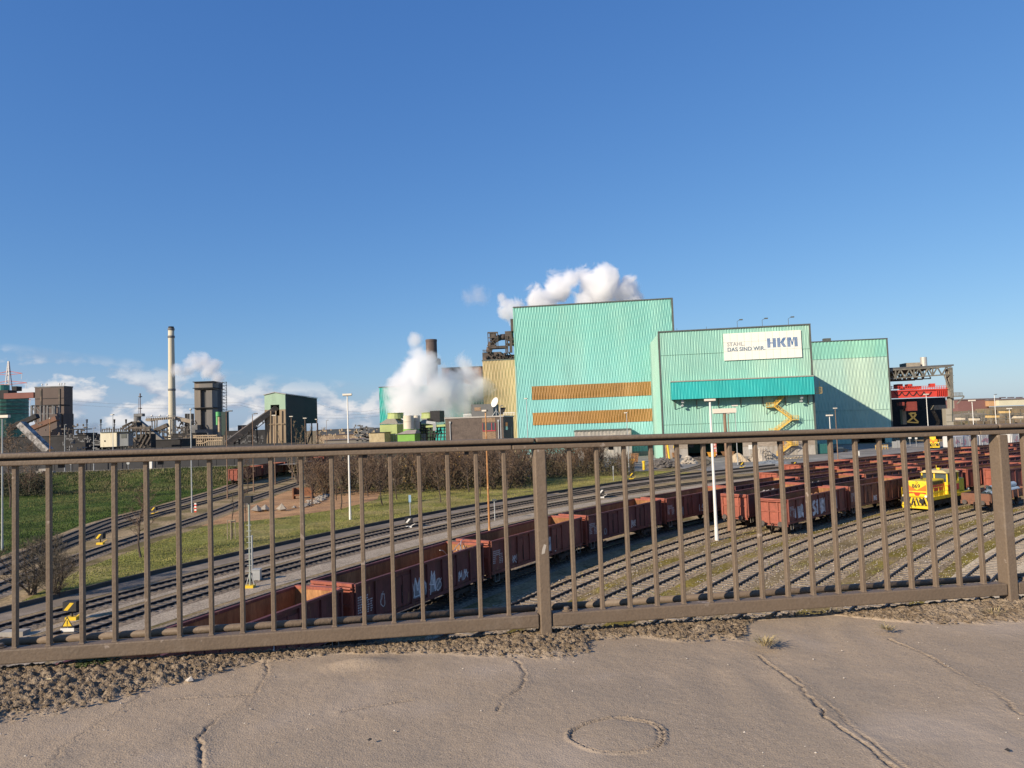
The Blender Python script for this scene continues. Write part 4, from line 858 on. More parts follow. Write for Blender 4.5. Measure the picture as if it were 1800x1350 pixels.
def corr(mb, a0, a1, z0, z1, off, pitch=.9, amp=.13, ph=0.0, dzr=.5, mi=0, per=4.7, bow=-.0105, x0=None, tilt=0.0):
    x0 = a0+(a1-a0)*.3 if x0 is None else x0
    n = max(4, int((a1-a0)/pitch*5)); k = max(2, int((z1-z0)/dzr)); i = len(mb.v)
    for j in range(k+1):
        z = z0+(z1-z0)*j/k
        for q in range(n+1):
            a = a0+(a1-a0)*q/n; u = a*2*math.pi/pitch
            # sheets lap every few metres and never line up exactly
            w = .35*math.sin(z*.4+.2*a+ph)
            s_ = math.sin(u+w)*math.cos(6.2832*z/per+bow*(a-x0)**2+tilt*a+ph+.3*math.sin(a*.5))*.85+.15*math.sin(u); p = FW(a, off-amp-amp*s_, z); mb.v.append(tuple(p))
    for j in range(k):
        for q in range(n): mb.f.append((i+j*(n+1)+q, i+j*(n+1)+q+1, i+(j+1)*(n+1)+q+1, i+(j+1)*(n+1)+q)); mb.m.append(mi)
def shell(r, a0, a1, off, dep, z0, z1, m_side, zback=None, roof=True, wall=.3):
    zb = z1 if zback is None else zback
    for nm, x0, x1 in (('left_wall', a0, a0+wall), ('right_wall', a1-wall, a1)):
        mb = MB(); mb.hexa([FW(x0, off, z0), FW(x1, off, z0), FW(x1, off+dep, z0), FW(x0, off+dep, z0), FW(x0, off, z1-.02), FW(x1, off, z1-.02), FW(x1, off+dep, zb-.02), FW(x0, off+dep, zb-.02)]); mb.build(nm, m_side, r)
    mb = MB(); fbox(mb, a0+wall+.002, a1-wall-.002, off+dep-wall, off+dep, z0, zb-.05); mb.build('back_wall', m_side, r)
    mb = MB(); mb.hexa([FW(a0-.1, off-.1, z1), FW(a1+.1, off-.1, z1), FW(a1+.1, off+dep, zb), FW(a0-.1, off+dep, zb), FW(a0-.1, off-.1, z1+.35), FW(a1+.1, off-.1, z1+.35), FW(a1+.1, off+dep, zb+.35), FW(a0-.1, off+dep, zb+.35)]); mb.build('roof', M_roof, r)
# ---- hall one (tallest)
O1 = 27.0; a0 = FP(907, 640, O1)[0]; a1 = FP(1183, 600, O1)[0]; zt = (FP(904, 541, O1)[1]+FP(1179, 526, O1)[1])/2
h1 = thing('steel_works_hall', 'tallest aqua clad hall with two brown horizontal bands', 'industrial hall', FW(a0, O1, 0))
b0, b1 = FP(935, 690, O1)[0], FP(1146, 690, O1)[0]; zz = [FP(1040, y, O1)[1] for y in (675.5, 699, 722.5, 744)]
mb = MB(); corr(mb, a0, a1, zz[0], zt, O1); mb.build('upper_cladding', M_h1, h1, smooth=True); X0 = a0+(a1-a0)*.3
mb = MB(); corr(mb, a0, b0, zz[3], zz[0], O1, x0=X0); corr(mb, b1, a1, zz[3], zz[0], O1, x0=X0); corr(mb, b0, b1, zz[2], zz[1], O1, x0=X0); corr(mb, a0, a1, 1.0, zz[3], O1); mb.build('lower_cladding', M_h1, h1, smooth=True)
for q in (0, 2):
    mb = MB(); corr(mb, b0, b1, zz[q+1], zz[q], O1-.15, amp=.11, x0=X0); fbox(mb, b0-.1, b1+.1, O1-.2, O1-.02, zz[q], zz[q]+.12); mb.build('brown_band', M_rustband, h1, smooth=False)
mb = MB(); fbox(mb, a0, a1, O1-.1, O1+.2, 0, 1.0); mb.build('plinth', M_concrete, h1)
mb = MB(); fbox(mb, a1-.05, a1+.55, O1-.3, O1+.3, 0, zt+.2); mb.build('corner_trim', M_trim, h1); mb = MB(); fbox(mb, a0-.35, a0, O1-.25, O1+.3, 0, zt+.2); mb.build('corner_trim', M_h3, h1)
mb = MB(); fbox(mb, a0-.35, a1+.5, O1-.36, O1+.1, zt, zt+.36); mb.build('roof_edge', M_trim, h1); shell(h1, a0, a1, O1+.21, 55, 0, zt-.4, M_h1)
# ---- hall two (sign, canopy, stair)
a0 = FP(1163, 680)[0]; a1 = FP(1426, 660)[0]; zt = (FP(1160, 585)[1]+FP(1421, 571)[1])/2; zc = FP(1300, 768)[1]
h2 = thing('front_hall', 'mint green hall with the white sign board and turquoise canopy', 'industrial hall', FW(a0, 0, 0))
mb = MB(); corr(mb, a0, a1, zc, zt, 0, ph=.8, pitch=.72, amp=.10, per=9, bow=0, tilt=.75); mb.build('cladding', M_h2, h2, smooth=True)
mb = MB(); fbox(mb, a1-.02, a1+.5, -.25, .3, 0, zt+.2); mb.build('corner_trim', M_trim, h2); mb = MB(); fbox(mb, a0-.4, a0, -.25, .3, 0, zt+.2); mb.build('corner_trim', M_trim, h2)
mb = MB(); fbox(mb, a0-.4, a1+.5, -.36, .1, zt, zt+.35); mb.build('roof_edge', M_trim, h2)
shell(h2, a0, a1, .31, 26, 0, zt-.4, M_h2)
mb = MB(); fbox(mb, a0+14, a1-.02, 26.4, 59.6, 0, zt-.4); mb.build('rear_block', M_h2, h2); mb = MB(); fbox(mb, a0+13.9, a1+.1, 26.4, 59.6, zt-.39, zt-.04); mb.build('rear_roof', M_roof, h2)
mb = MB(); mb.hexa([FW(a0-2.3, 3, 0), FW(a0-.42, .6, 0), FW(a0-.42, 12, 0), FW(a0-2.3, 12, 0), FW(a0-2.3, 3, zt-2.4), FW(a0-.42, .6, zt-.3), FW(a0-.42, 12, zt-.3), FW(a0-2.3, 12, zt-2.4)]); mb.build('side_duct', M_h2, h2)
g0 = FP(1209, 790)[0]; g1 = FP(1306, 790)[0]; M_slat = mat('weathered_slats', (.3, .25, .2), .85, 0, .25, 1.2, col2=(.22, .18, .14), c2scale=.6)
for (x0, x1) in ((a0, g0), (g1, a1)):
    mb = MB(); fbox(mb, x0, x1, 0, .28, 0, 2.6); mb.build('base_wall', M_concrete, h2)
    for k in range(9):
        z = 2.62+k*(zc-2.65)/9; mb = MB(); mb.hexa([FW(x0, -.10, z), FW(x1, -.10, z), FW(x1, .2, z), FW(x0, .2, z), FW(x0, .0, z+.4), FW(x1, .0, z+.4), FW(x1, .2, z+.4), FW(x0, .2, z+.4)]); mb.build('slat', M_slat, h2)
mb = MB(); fbox(mb, g0, g1, 0, .28, zc-1.0, zc); mb.build('gate_lintel', M_slat, h2)
mb = MB(); gm = (g0+g1)/2; fbox(mb, gm-.35, gm+.35, -.05, .4, 0, zc-1.0); mb.build('gate_pillar', mat('red_white_paint', (.6, .5, .45), .6, 0, .2, 1, col2=(.5, .12, .08), c2scale=1.1, lo=.48, hi=.5, streak=.4), h2)
for px in (1171, 1330, 1377): a = FP(px, 790)[0]; mb = MB(); fbox(mb, a-.15, a+.15, -.2, -.11, 0, zc); mb.build('column', M_rustpole, h2)
ca, cb = FP(1180, 690, -3.5)[0], FP(1431, 680, -3.5)[0]; ct = (FP(1180, 673, -3.5)[1]+FP(1430, 660.5, -3.5)[1])/2; cz = (FP(1180, 703, -3.5)[1]+FP(1431, 692.5, -3.5)[1])/2
mb = MB(); corr(mb, ca, cb, cz, ct, -3.5, pitch=.8, amp=.07, ph=2, per=9, bow=0, tilt=.9); cn = mb.build('canopy', M_can, h2, smooth=True)
mb = MB(); fbox(mb, ca, cb, -3.45, -.35, ct-.05, ct+.25); fbox(mb, ca, ca+.1, -3.45, -.35, cz, ct-.06); fbox(mb, cb-.1, cb, -3.45, -.35, cz, ct-.06); mb.build('canopy_frame', M_teal, h2)
mb = MB(); fbox(mb, ca-.1, cb+.1, -3.75, -3.46, ct+.0, ct+.3); mb.build('canopy_gutter', mat('gutter', (.3, .3, .25), .6), h2)
for a in (ca+3.0, cb-3.0):
    mb = MB(); fbox(mb, a-.35, a+.35, -2.4, -1.8, cz-1.0, cz-.2); fbox(mb, a-.5, a+.2, -2.2, -1.6, cz-1.9, cz-1.5); mb.beam(FW(a, -2.1, cz-1.6), FW(a, -.36, cz), .15); mb.build('floodlight', M_galv, h2)
for k in range(7): a = ca+1+(cb-ca-2)*k/6; mb = MB(); mb.beam(FW(a, -3.4, cz+.1), FW(a, -.3, cz-2.6), .14); mb.beam(FW(a, -.3, cz-2.6), FW(a, -.3, cz), .14); mb.build('canopy_bracket', M_trim, h2)
for px in (1296, 1340, 1386):
    a, z = FP(px, 575); mb = MB(); mb.tube(FW(a, -.2, zt+.3), FW(a, -.2, zt+2.0), .06, n=6); mb.tube(FW(a, -.2, zt+2.0), FW(a+.6, -1.3, zt+2.3), .05, n=6); fbox(mb, a+.4, a+1.3, -1.6, -1.2, zt+2.1, zt+2.4); mb.build('sign_lamp', M_trim, h2)
for px in (1190, 1242): a, z = FP(px, 583); mb = MB(); mb.tube(FW(a, 0, zt+.3), FW(a, 0, zt+1.0), .05, n=5); mb.build('roof_rod', M_trim, h2)
# yellow stairs
M_sy = mat('stair_yellow', (.68, .43, .08), .55, 0, .12, 2)
st = thing('steel_staircase', 'yellow zigzag steel staircase on the mint green hall wall', 'staircase', FW(FP(1390, 790)[0], -1, 0))
def flight(p0, p1, y0=-1.7, y1=-.7):
    (aa, za), (ab, zb) = FP(*p0, -1.2), FP(*p1, -1.2); mb = MB()
    for o in (y0, y1):
        mb.beam(FW(aa, o, za), FW(ab, o, zb), .1, .28)
    n = 9
    for k in range(n+1): t = k/n; a = aa+(ab-aa)*t; z = za+(zb-za)*t; fbox(mb, a-.14, a+.14, y0+.06, y1-.06, z-.03, z+.03)
    mb.build('flight', M_sy, st); mb = MB()
    for o in (y0, y1):
        for dh in (.55, 1.1): mb.beam(FW(aa, o, za+dh), FW(ab, o, zb+dh), .07)
        for k in range(5): t = k/4; a = aa+(ab-aa)*t; z = za+(zb-za)*t; mb.beam(FW(a, o, z), FW(a, o, z+1.1), .07)
    mb.build('flight_railing', M_sy, st)
def landing(pxa, pxb, py, rail=True):
    a, z = FP(pxa, py, -1.2); b, _ = FP(pxb, py, -1.2); mb = MB(); fbox(mb, a, b, -1.8, -.25, z-.15, z); mb.build('landing', M_sy, st); mb = MB()
    for dh in (.4, .75, 1.1): mb.beam(FW(a, -1.8, z+dh), FW(b, -1.8, z+dh), .07); mb.beam(FW(a, -1.8, z+dh), FW(a, -.3, z+dh), .07); mb.beam(FW(b, -1.8, z+dh), FW(b, -.3, z+dh), .07)
    for k in range(4): x = a+(b-a)*k/3; mb.beam(FW(x, -1.8, z-.1), FW(x, -1.8, z+1.1), .08)
    mb.build('landing_railing', M_sy, st); mb = MB(); mb.beam(FW(a+.1, -1.6, z-.15), FW(a+.1, -.3, z-1.9), .1); mb.beam(FW(b-.1, -1.6, z-.15), FW(b-.1, -.3, z-1.9), .1); mb.build('landing_brace', M_trim, st)
flight((1378, 697), (1361, 714)); landing(1347, 1362, 715.5); flight((1361, 715), (1391, 737)); landing(1390, 1403, 737.5); flight((1391, 738), (1362, 760)); landing(1352, 1364, 760.5); flight((1364, 760), (1390, 781)); landing(1389, 1402, 782); flight((1391, 782), (1366, 801))
pl = thing('yellow_platform', 'small yellow railed platform right of the turquoise canopy', 'platform', FW(cb+1, -1, cz)); mb = MB(); x0, z0 = FP(1433, 691, -1); x1, _ = FP(1444, 691, -1)
fbox(mb, x0, x1, -1.6, .2, z0-.12, z0); mb.build('deck_plate', M_sy, pl); mb = MB()
for dh in (.5, 1.0, 1.5): mb.beam(FW(x0, -1.6, z0+dh), FW(x1, -1.6, z0+dh), .07); mb.beam(FW(x1, -1.6, z0+dh), FW(x1, .2, z0+dh), .07)
for k in range(3): x = x0+(x1-x0)*k/2; mb.beam(FW(x, -1.6, z0), FW(x, -1.6, z0+1.5), .07)
mb.beam(FW(x1-.3, -.5, z0), FW(x1-.3, -.5, z0+3.2), .07); mb.build('platform_railing', M_sy, pl)
# sign board
s0, s1 = FP(1272, 610, -.5)[0], FP(1409, 605, -.5)[0]; sz1 = (FP(1271.5, 586.5, -.5)[1]+FP(1408, 580, -.5)[1])/2; sz0 = (FP(1274, 634, -.5)[1]+FP(1410, 628, -.5)[1])/2
sb = thing('sign_board', 'large cream white sign board with blue lettering high on the mint hall', 'sign', FW(s0, -.5, sz0)); M_sign = mat('sign_white', (.80, .78, .68), .5, 0, .04, .5, col2=(.78, .68, .5), c2scale=.35, lo=.66, hi=.8, streak=4)
nx, nz_ = 11, 3; pw = (s1-s0)/nx; ph_ = (sz1-sz0)/nz_
for i in range(nx):
    for j in range(nz_): mb = MB(); fbox(mb, s0+i*pw+.02, s0+(i+1)*pw-.02, -.5+random.uniform(0, .015), -.3, sz0+j*ph_+.02, sz0+(j+1)*ph_-.02); mb.build('panel', M_sign, sb)
mb = MB(); fbox(mb, s0+.1, s1-.1, -.29, -.2, sz0+.1, sz1-.1); mb.build('backing', M_trim, sb)
M_txt = mat('sign_blue', (.09, .16, .24), .6, 0, 0); M_txt2 = mat('sign_grey', (.3, .31, .32), .6, 0, 0)
m = bpy.data.materials.new('striped_logo'); m.use_nodes = True; nt = m.node_tree; N = nt.nodes; L = nt.links; tc = N.new('ShaderNodeTexCoord'); sp = N.new('ShaderNodeSeparateXYZ'); L.new(tc.outputs['Object'], sp.inputs[0])
mm = N.new('ShaderNodeMath'); mm.operation = 'MODULO'; L.new(sp.outputs[0], mm.inputs[0]); mm.inputs[1].default_value = .46; cpn = N.new('ShaderNodeMath'); cpn.operation = 'LESS_THAN'; L.new(mm.outputs[0], cpn.inputs[0]); cpn.inputs[1].default_value = .31
mx = N.new('ShaderNodeMix'); mx.data_type = 'RGBA'; L.new(cpn.outputs[0], mx.inputs['Factor']); mx.inputs['A'].default_value = (.62, .66, .66, 1); mx.inputs['B'].default_value = (.045, .15, .32, 1); L.new(mx.outputs['Result'], N['Principled BSDF'].inputs['Base Color']); M_logo = m
H = sz1-sz0; Wd = s1-s0
def stext(t, size, fx, fz, m, off, sp=1.0, sx=1.0, nm='lettering'):
    p = FW(s0+Wd*fx, -.53, sz0+H*fz)-Vector(sb.location); return textmesh(t, nm, size, m, sb, p, (math.pi/2, 0, -FANG), off, .012, sp, sx)
stext('STAHL.', H*.20, .045, .53, M_txt2, .02, 1.05, .95); stext('DAS SIND WIR.', H*.20, .045, .335, M_txt, .03, 1.05, .955); lx, lz, lw, lh = s0+Wd*.565, sz0+H*.405, Wd*.385, H*.345; cwid = lw/3.3
def stripe(mb, x0, x1, pts):        # one slanted or upright bar of the logo, cut into upright stripes
    mb.quad(*[FW(lx+cwid*u, -.525, lz+lh*v) for u, v in pts])
for li, bars in enumerate((
    [[(q, 0), (q+.085, 0), (q+.085, 1), (q, 1)] for q in (0, .115, .23, .62, .735, .85)]+[[(.345+q, .4), (.39+q, .4), (.39+q, .6), (.345+q, .6)] for q in (0, .09, .18)],
    [[(1.1+q, 0), (1.185+q, 0), (1.185+q, 1), (1.1+q, 1)] for q in (0, .115, .23)]+[[(1.43+q, .5), (1.52+q, .5), (1.83+q, 1), (1.74+q, 1)] for q in (0, .12, .24)]+[[(1.74+q, 0), (1.83+q, 0), (1.52+q, .5), (1.43+q, .5)] for q in (0, .12, .24)],
    [[(2.2+q, 0), (2.285+q, 0), (2.285+q, 1), (2.2+q, 1)] for q in (0, .115, .23, .78, .895, 1.01)]+[[(2.5+q, .75), (2.58+q, .62), (2.66, .1), (2.66, .42)] for q in (0,)]+[[(2.48, 1), (2.58, 1), (2.74, .35), (2.70, .12)], [(2.96, 1), (2.86, 1), (2.70, .35), (2.74, .12)]])):
    mb = MB()
    for p_ in bars: stripe(mb, 0, 0, p_)
    mb.build('logo_letter', mat('logo_blue', (.03, .13, .32), .5, 0, 0), sb)
# ---- hall three
O3 = 60.0; a0 = FP(1421, 680, O3)[0]-12; a1 = FP(1563, 690, O3)[0]; zt = (FP(1425, 601, O3)[1]+FP(1556, 597, O3)[1])/2
h3 = thing('rear_hall', 'pale mint hall on the right with a large diagonal shadow', 'industrial hall', FW(a0, O3, 0)); ga, gb = FP(1500, 780, O3)[0], FP(1556, 780, O3)[0]; zg = FP(1520, 762, O3)[1]
mb = MB(); corr(mb, a0, a1, zg, zt, O3, ph=3, pitch=1.15, amp=.12, per=5.5, bow=.003); corr(mb, a0, ga, 0, zg, O3, ph=3, pitch=1.15, bow=.003); corr(mb, gb, a1, 0, zg, O3, ph=3, pitch=1.15, bow=.003); mb.build('cladding', M_h3, h3, smooth=True)
mb = MB(); fbox(mb, a1, a1+.5, O3-.25, O3+.3, 0, zt+.2); mb.build('corner_trim', M_trim, h3); mb = MB(); fbox(mb, a0, a1+.5, O3-.36, O3+.1, zt, zt+.3); mb.build('roof_edge', M_trim, h3); shell(h3, a0, a1, O3+.31, 40, 0, zt-.4, M_h3)
a, z = FP(1453, 597, O3+5); mb = MB(); fbox(mb, a-1.2, a+1.2, O3+4, O3+6, zt, zt+1.6); mb.build('roof_vent', M_trim, h3)
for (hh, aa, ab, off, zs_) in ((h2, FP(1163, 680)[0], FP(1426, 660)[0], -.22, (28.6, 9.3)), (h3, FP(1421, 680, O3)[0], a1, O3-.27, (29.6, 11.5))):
    for zl in zs_: mb = MB(); fbox(mb, aa, ab, off-.02, off+.1, zl-.03, zl+.03); mb.build('lap_joint', mat('lap_seam', (.2, .36, .29), .7), hh)  # thin darker strips marking the seams between cladding sheets
# ---- tan hall, teal hall, plant on top
def plainhall(name, label, pxl, pxr, py0, off, dep, m, z0=0, zcl=0.0, trim=True, corrg=True, pym=None):
    pym = pym or py0+60; a0 = FP(pxl, pym, off)[0]; a1 = FP(pxr, pym, off)[0]; zt = FP((pxl+pxr)/2, py0, off)[1]; r = thing(name, label, 'industrial hall', FW(a0, off, z0)); mb = MB()
    if corrg: corr(mb, a0, a1, z0, zt, off, pitch=1.1, amp=.13, ph=off, per=6); mb.build('front_cladding', m, r, smooth=True)
    mb = MB(); fbox(mb, a0, a1, off+.02, off+dep, z0, zt-.1); mb.build('body', m, r); mb = MB(); fbox(mb, a0-.2, a1+.2, off-.25, off+dep+.1, zt-.09, zt+.3); mb.build('roof', M_trim, r); return r, a0, a1, zt
plainhall('tan_hall', 'tan corrugated hall left of the tallest aqua hall', 850, 908, 633, 40, 25, M_tan)
plainhall('teal_hall', 'teal hall behind the steaming cooling towers', 668, 816, 678, 95, 25, M_teal)
plainhall('shaded_link_building', 'link building coloured dark as in shade between the teal hall and tan hall', 816, 852, 679, 80, 20, mat('shade_dark_cladding', (.05, .09, .08), .7, 0, .2, .3))  # dark cladding colour stands for shade at the right of the teal hall
plainhall('annex_shed', 'low grey annex at the foot of the aqua hall', 1012, 1112, 757, 14, 12, mat('annex_grey', (.3, .28, .25), .8, 0, .15, .5, col2=(.4, .36, .3), c2scale=.5), trim=False)
r, a0, a1, zt = plainhall('brown_roof_hall', 'low rusty roof hall seen through the steam', 778, 848, 646, 130, 20, mat('rust_roof', (.2, .1, .06), .8, 0, .2, .3), corrg=False)
M_plant = mat('sooty_steel', (.075, .06, .052), .8, 0, .35, .35, col2=(.13, .085, .06), c2scale=.3, lo=.5, hi=.7)
def OB(mb, pxl, pxr, pyt, pyb, off, dep, mi=0):
    pm = (pyt+pyb)/2; a0 = FP(pxl, pm, off)[0]; a1 = FP(pxr, pm, off)[0]; xm = (pxl+pxr)/2; fbox(mb, a0, a1, off, off+dep, FP(xm, pyb, off)[1], FP(xm, pyt, off)[1], mi)
def OL(mb, p, q, off, w, mi=0): (a, z), (b, y) = FP(*p, off), FP(*q, off); mb.beam(FW(a, off, z), FW(b, off, y), w, mi=mi)
pt = thing('converter_plant', 'sooty framework of ducts on the roof beside the aqua hall', 'industrial plant', FW(FP(880, 632, 45)[0], 45, 32))
mb = MB(); OB(mb, 848, 880, 619, 632.5, 45, 8); OB(mb, 866, 908, 624, 633, 46, 6); mb.build('base_block', M_plant, pt)
mb = MB(); OB(mb, 861, 870, 585.5, 594, 45, 3); OB(mb, 861.5, 870.5, 606, 608, 45, 3); OB(mb, 858, 890, 608, 612, 45, 4); mb.build('crane_house', M_plant, pt)
mb = MB()
for x in (857.5, 861, 871.5, 874.5): OL(mb, (x, 585), (x+1, 611), 45, .3)
OL(mb, (857, 585), (875, 584.5), 45, .5); OL(mb, (857, 594), (875, 593), 45, .3); OL(mb, (861, 594), (871, 606), 45, .2); OL(mb, (871, 594), (861, 606), 45, .2); mb.build('crane_frame', M_plant, pt)
mb = MB(); OB(mb, 887.5, 899, 582, 591, 45, 5); OB(mb, 897.5, 906, 560.5, 582, 46, 5); OB(mb, 889, 908, 603, 605, 45, 6); mb.build('vessel_house', M_plant, pt); mb = MB()
for x in (889, 892, 896.5, 899): OL(mb, (x, 591), (x+.5, 620), 45, .5)
OL(mb, (889, 597), (905, 596), 45, .3); mb.build('vessel_frame', M_plant, pt)
a, z = FP(885, 618, 47); mb = MB(); pts = [FW(a+4.3*math.cos(t)*1.2, 47, z+5.2*math.sin(t)) for t in [math.pi*k/9 for k in range(10)]]
for q in range(9): mb.tube(pts[q], pts[q+1], 1.1, n=10)
mb.build('gas_duct', M_plant, pt, smooth=True); mb = MB()
for _ in range(34):
    x = random.uniform(850, 905); y = random.uniform(617, 629); OB(mb, x, x+random.uniform(.6, 2.2), y, y+random.uniform(1, 4), 44, 3)
for k in range(12): x = 849+k*1.4; OL(mb, (x, 619), (x, 615), 44.5, .15)
OL(mb, (848, 615.4), (866, 615), 44.5, .15); mb.build('machinery', M_plant, pt)
a, z = FP(758, 597, 120); zb = 0; mb = MB(); rad = (FP(767, 610, 120)[0]-FP(748, 610, 120)[0])/2; mb.lathe(FW(a, 120, 0), [(rad*1.02, 0), (rad, z-1), (rad*1.04, z-.9), (rad*1.04, z)], 20)
tag(mb.build('exhaust_stack', mat('stack_brown', (.12, .09, .08), .8, 0, .25, .2, col2=(.2, .14, .11), c2scale=.2, streak=4), smooth=False), 'dark brown wide stack rising out of the steam', 'chimney')
mb = MB(); OB(mb, 764, 771, 630, 640, 120, 4); tag(mb.build('stack_platform', M_plant), 'dark platform block on the right of the brown stack', 'platform')
# ---- cooling towers and tanks in front of the teal hall
M_lime = mat('lime_panels', (.36, .42, .16), .6, 0, .15, .4); M_green = mat('green_panels', (.19, .4, .07), .6, 0, .12, .5); M_cream = mat('cream_tank', (.62, .56, .44), .5, 0, .1, .4, col2=(.5, .43, .32), c2scale=.4, streak=5)
def at_off(px, py, off): a, z = FP(px, py, off); return FW(a, off, z)
def cyl(mb, px, pyt, pyb, off, wpx, n=24, top=1.0):
    a, zt = FP(px, pyt, off); zb = FP(px, pyb, off)[1]; r_ = (FP(px+wpx/2, pyt, off)[0]-FP(px-wpx/2, pyt, off)[0])/2; c_ = FW(a, off, 0); mb.lathe(c_, [(r_, zb), (r_*top, zt)], n)
for (pxa, pxb, p0, lab) in ((668, 698, 742, 'lime green cooling cell with hip roof at the left of the steam'), (738, 750, 741, 'lime green cooling cell behind the two cream tanks')):
    r = thing('cooling_cell', lab, 'cooling tower', at_off(pxa, 775, -30)); mb = MB(); OB(mb, pxa, pxb, p0+4, 778, -30, 9); mb.build('casing', M_lime, r)
    a0 = FP(pxa, p0, -30)[0]; a1 = FP(pxb, p0, -30)[0]; z0 = FP(pxa, p0+3.9, -30)[1]; mb = MB(); k = (a1-a0)*.25
    mb.hexa([FW(a0-.3, -30.3, z0), FW(a1+.3, -30.3, z0), FW(a1+.3, -20.7, z0), FW(a0-.3, -20.7, z0), FW(a0+k, -28, z0+1.3), FW(a1-k, -28, z0+1.3), FW(a1-k, -23, z0+1.3), FW(a0+k, -23, z0+1.3)]); mb.build('hip_roof', mat('cell_roof', (.3, .27, .2), .8), r)
    mb = MB(); mb.lathe(FW((a0+a1)/2+.5, -25.5, z0+1.301), [(2.2, 0), (2.0, 1.2), (2.15, 1.5)], 16); mb.build('fan_ring', M_lime, r); mb = MB()
    for q in range(8): x = a0+(a1-a0)*q/7; mb.beam(FW(x, -31.2, z0-4.5), FW(x, -31.2, z0-2.6), .08)
    mb.beam(FW(a0, -31.2, z0-2.6), FW(a1, -31.2, z0-2.6), .08); fbox(mb, a0, a1, -31.3, -30.05, z0-4.8, z0-4.5); mb.build('walkway', M_galv, r)
for (px, w, lab) in ((718, 18, 'larger cream cylinder tank with green foot'), (732, 12, 'smaller cream cylinder tank beside the larger one')):
    off = -34 if w == 18 else -31; r = thing('tank', lab, 'tank', at_off(px, 778, off)); mb = MB(); cyl(mb, px, 730.5, 754, off, w); mb.build('shell', M_cream, r, smooth=False); mb = MB(); cyl(mb, px, 754.3, 772, off, w+.3); mb.build('foot', M_green, r); mb = MB(); cyl(mb, px, 741, 741.6, off, w+.4); mb.build('seam_ring', mat('tank_seam', (.35, .32, .25), .6), r)
gh = thing('green_hut', 'bright green low hut with sloping grey roof in front of the tanks', 'hut', at_off(715, 775, -38)); mb = MB(); OB(mb, 699, 729, 763.5, 782, -38, 5); mb.build('wall', M_green, gh)
a0, z0 = FP(699, 763.3, -38); a1 = FP(729, 763.3, -38)[0]; mb = MB(); mb.hexa([FW(a0-.2, -38.3, z0), FW(a1+.2, -38.3, z0), FW(a1+.2, -32.8, z0), FW(a0-.2, -32.8, z0), FW(a0+1.8, -36, z0+.9), FW(a1-.1, -36, z0+.9), FW(a1-.1, -34, z0+.9), FW(a0+1.8, -34, z0+.9)]); mb.build('roof', mat('hut_roof', (.33, .28, .24), .8), gh)
cb_ = thing('concrete_box', 'stained tan concrete block left of the green hut', 'building', at_off(662, 775, -36)); mb = MB(); OB(mb, 649, 676, 761, 785, -36, 5); mb.build('wall', mat('stained_tan', (.42, .34, .2), .9, 0, .2, .8, col2=(.5, .42, .27), c2scale=1.2), cb_); mb = MB(); OB(mb, 649, 677, 760, 761, -36.2, 5.4); mb.build('roof_slab', M_dark, cb_)
ps = thing('pipe_rack', 'dark steel pipe rack between the tanks and the brick building', 'pipe rack', at_off(765, 778, -30)); mb = MB()
for k in range(9): x = 733+k*6; OL(mb, (x, 740+random.uniform(0, 12)), (x, 782), -31, .25)
for y in (748, 752, 757, 763, 769): OL(mb, (733, y), (784, y-1), -31, .22)
for k in range(10): x = random.uniform(735, 778); OL(mb, (x, random.uniform(742, 760)), (x+random.uniform(-8, 8), random.uniform(760, 780)), -30.5, .2)
OB(mb, 756, 773, 722, 742, -28, 5); OB(mb, 742, 762, 737, 741, -28, 4); mb.build('steelwork', M_black, ps); mb = MB(); OL(mb, (749, 750), (784, 747.5), -32, .5); mb.build('green_pipe', M_lime, ps); mb = MB(); OL(mb, (764, 744), (764, 757), -32, .8); OL(mb, (750, 742), (766, 744), -31.5, .7); mb.build('silver_duct', M_galv, ps)
# ---- brick office
O_B = -50.0; M_brick = mat('office_brick', (.13, .1, .082), .85, 0, .12, .8, col2=(.105, .082, .068), c2scale=1, fine=.2, fscale=4); M_brick2 = mat('office_brick_warm', (.27, .18, .11), .85, 0, .15, .8, fine=.3, fscale=4)
bo = thing('brick_office', 'dark brown brick office with red framed window and flat roof', 'building', at_off(783, 790, O_B)); a0 = FP(783, 755, O_B)[0]; a1 = FP(885, 755, O_B)[0]; zt = FP(835, 734.5, O_B)[1]
mb = MB(); fbox(mb, a0, a1, O_B, O_B+16, 0, zt); mb.build('wall', M_brick, bo); mb = MB(); fbox(mb, a0-.15, a1+.15, O_B-.15, O_B+16.1, zt+.002, zt+.3); mb.build('roof_edge', mat('roof_flashing', (.4, .37, .33), .6), bo)
w0, w1 = FP(848.5, 750, O_B)[0], FP(871, 750, O_B)[0]; wz1, wz0 = FP(860, 743.5, O_B)[1], FP(860, 757, O_B)[1]
mb = MB(); fbox(mb, w0-.1, w1, O_B-.06, O_B-.002, wz1+.2, zt-.1); fbox(mb, w0-.1, w1, O_B-.06, O_B-.002, 0, wz0-.2); mb.build('brick_bay', M_brick2, bo)
mb = MB(); fbox(mb, w0, w1, O_B-.05, O_B-.01, wz0, wz1); wi = mb.build('window', M_glass, bo); Mr = mat('red_frame', (.45, .05, .06), .5)
mb = MB(); fbox(mb, w0, w1, O_B-.14, O_B-.051, wz0-.12, wz0+.06); fbox(mb, w1-.9, w1-.75, O_B-.14, O_B-.051, wz0+.06, wz1); fbox(mb, w0+.0, w0+.1, O_B-.14, O_B-.051, wz0+.06, wz1); fbox(mb, w1-.1, w1, O_B-.14, O_B-.051, wz0+.06, wz1); mb.build('window_frame', Mr, wi)
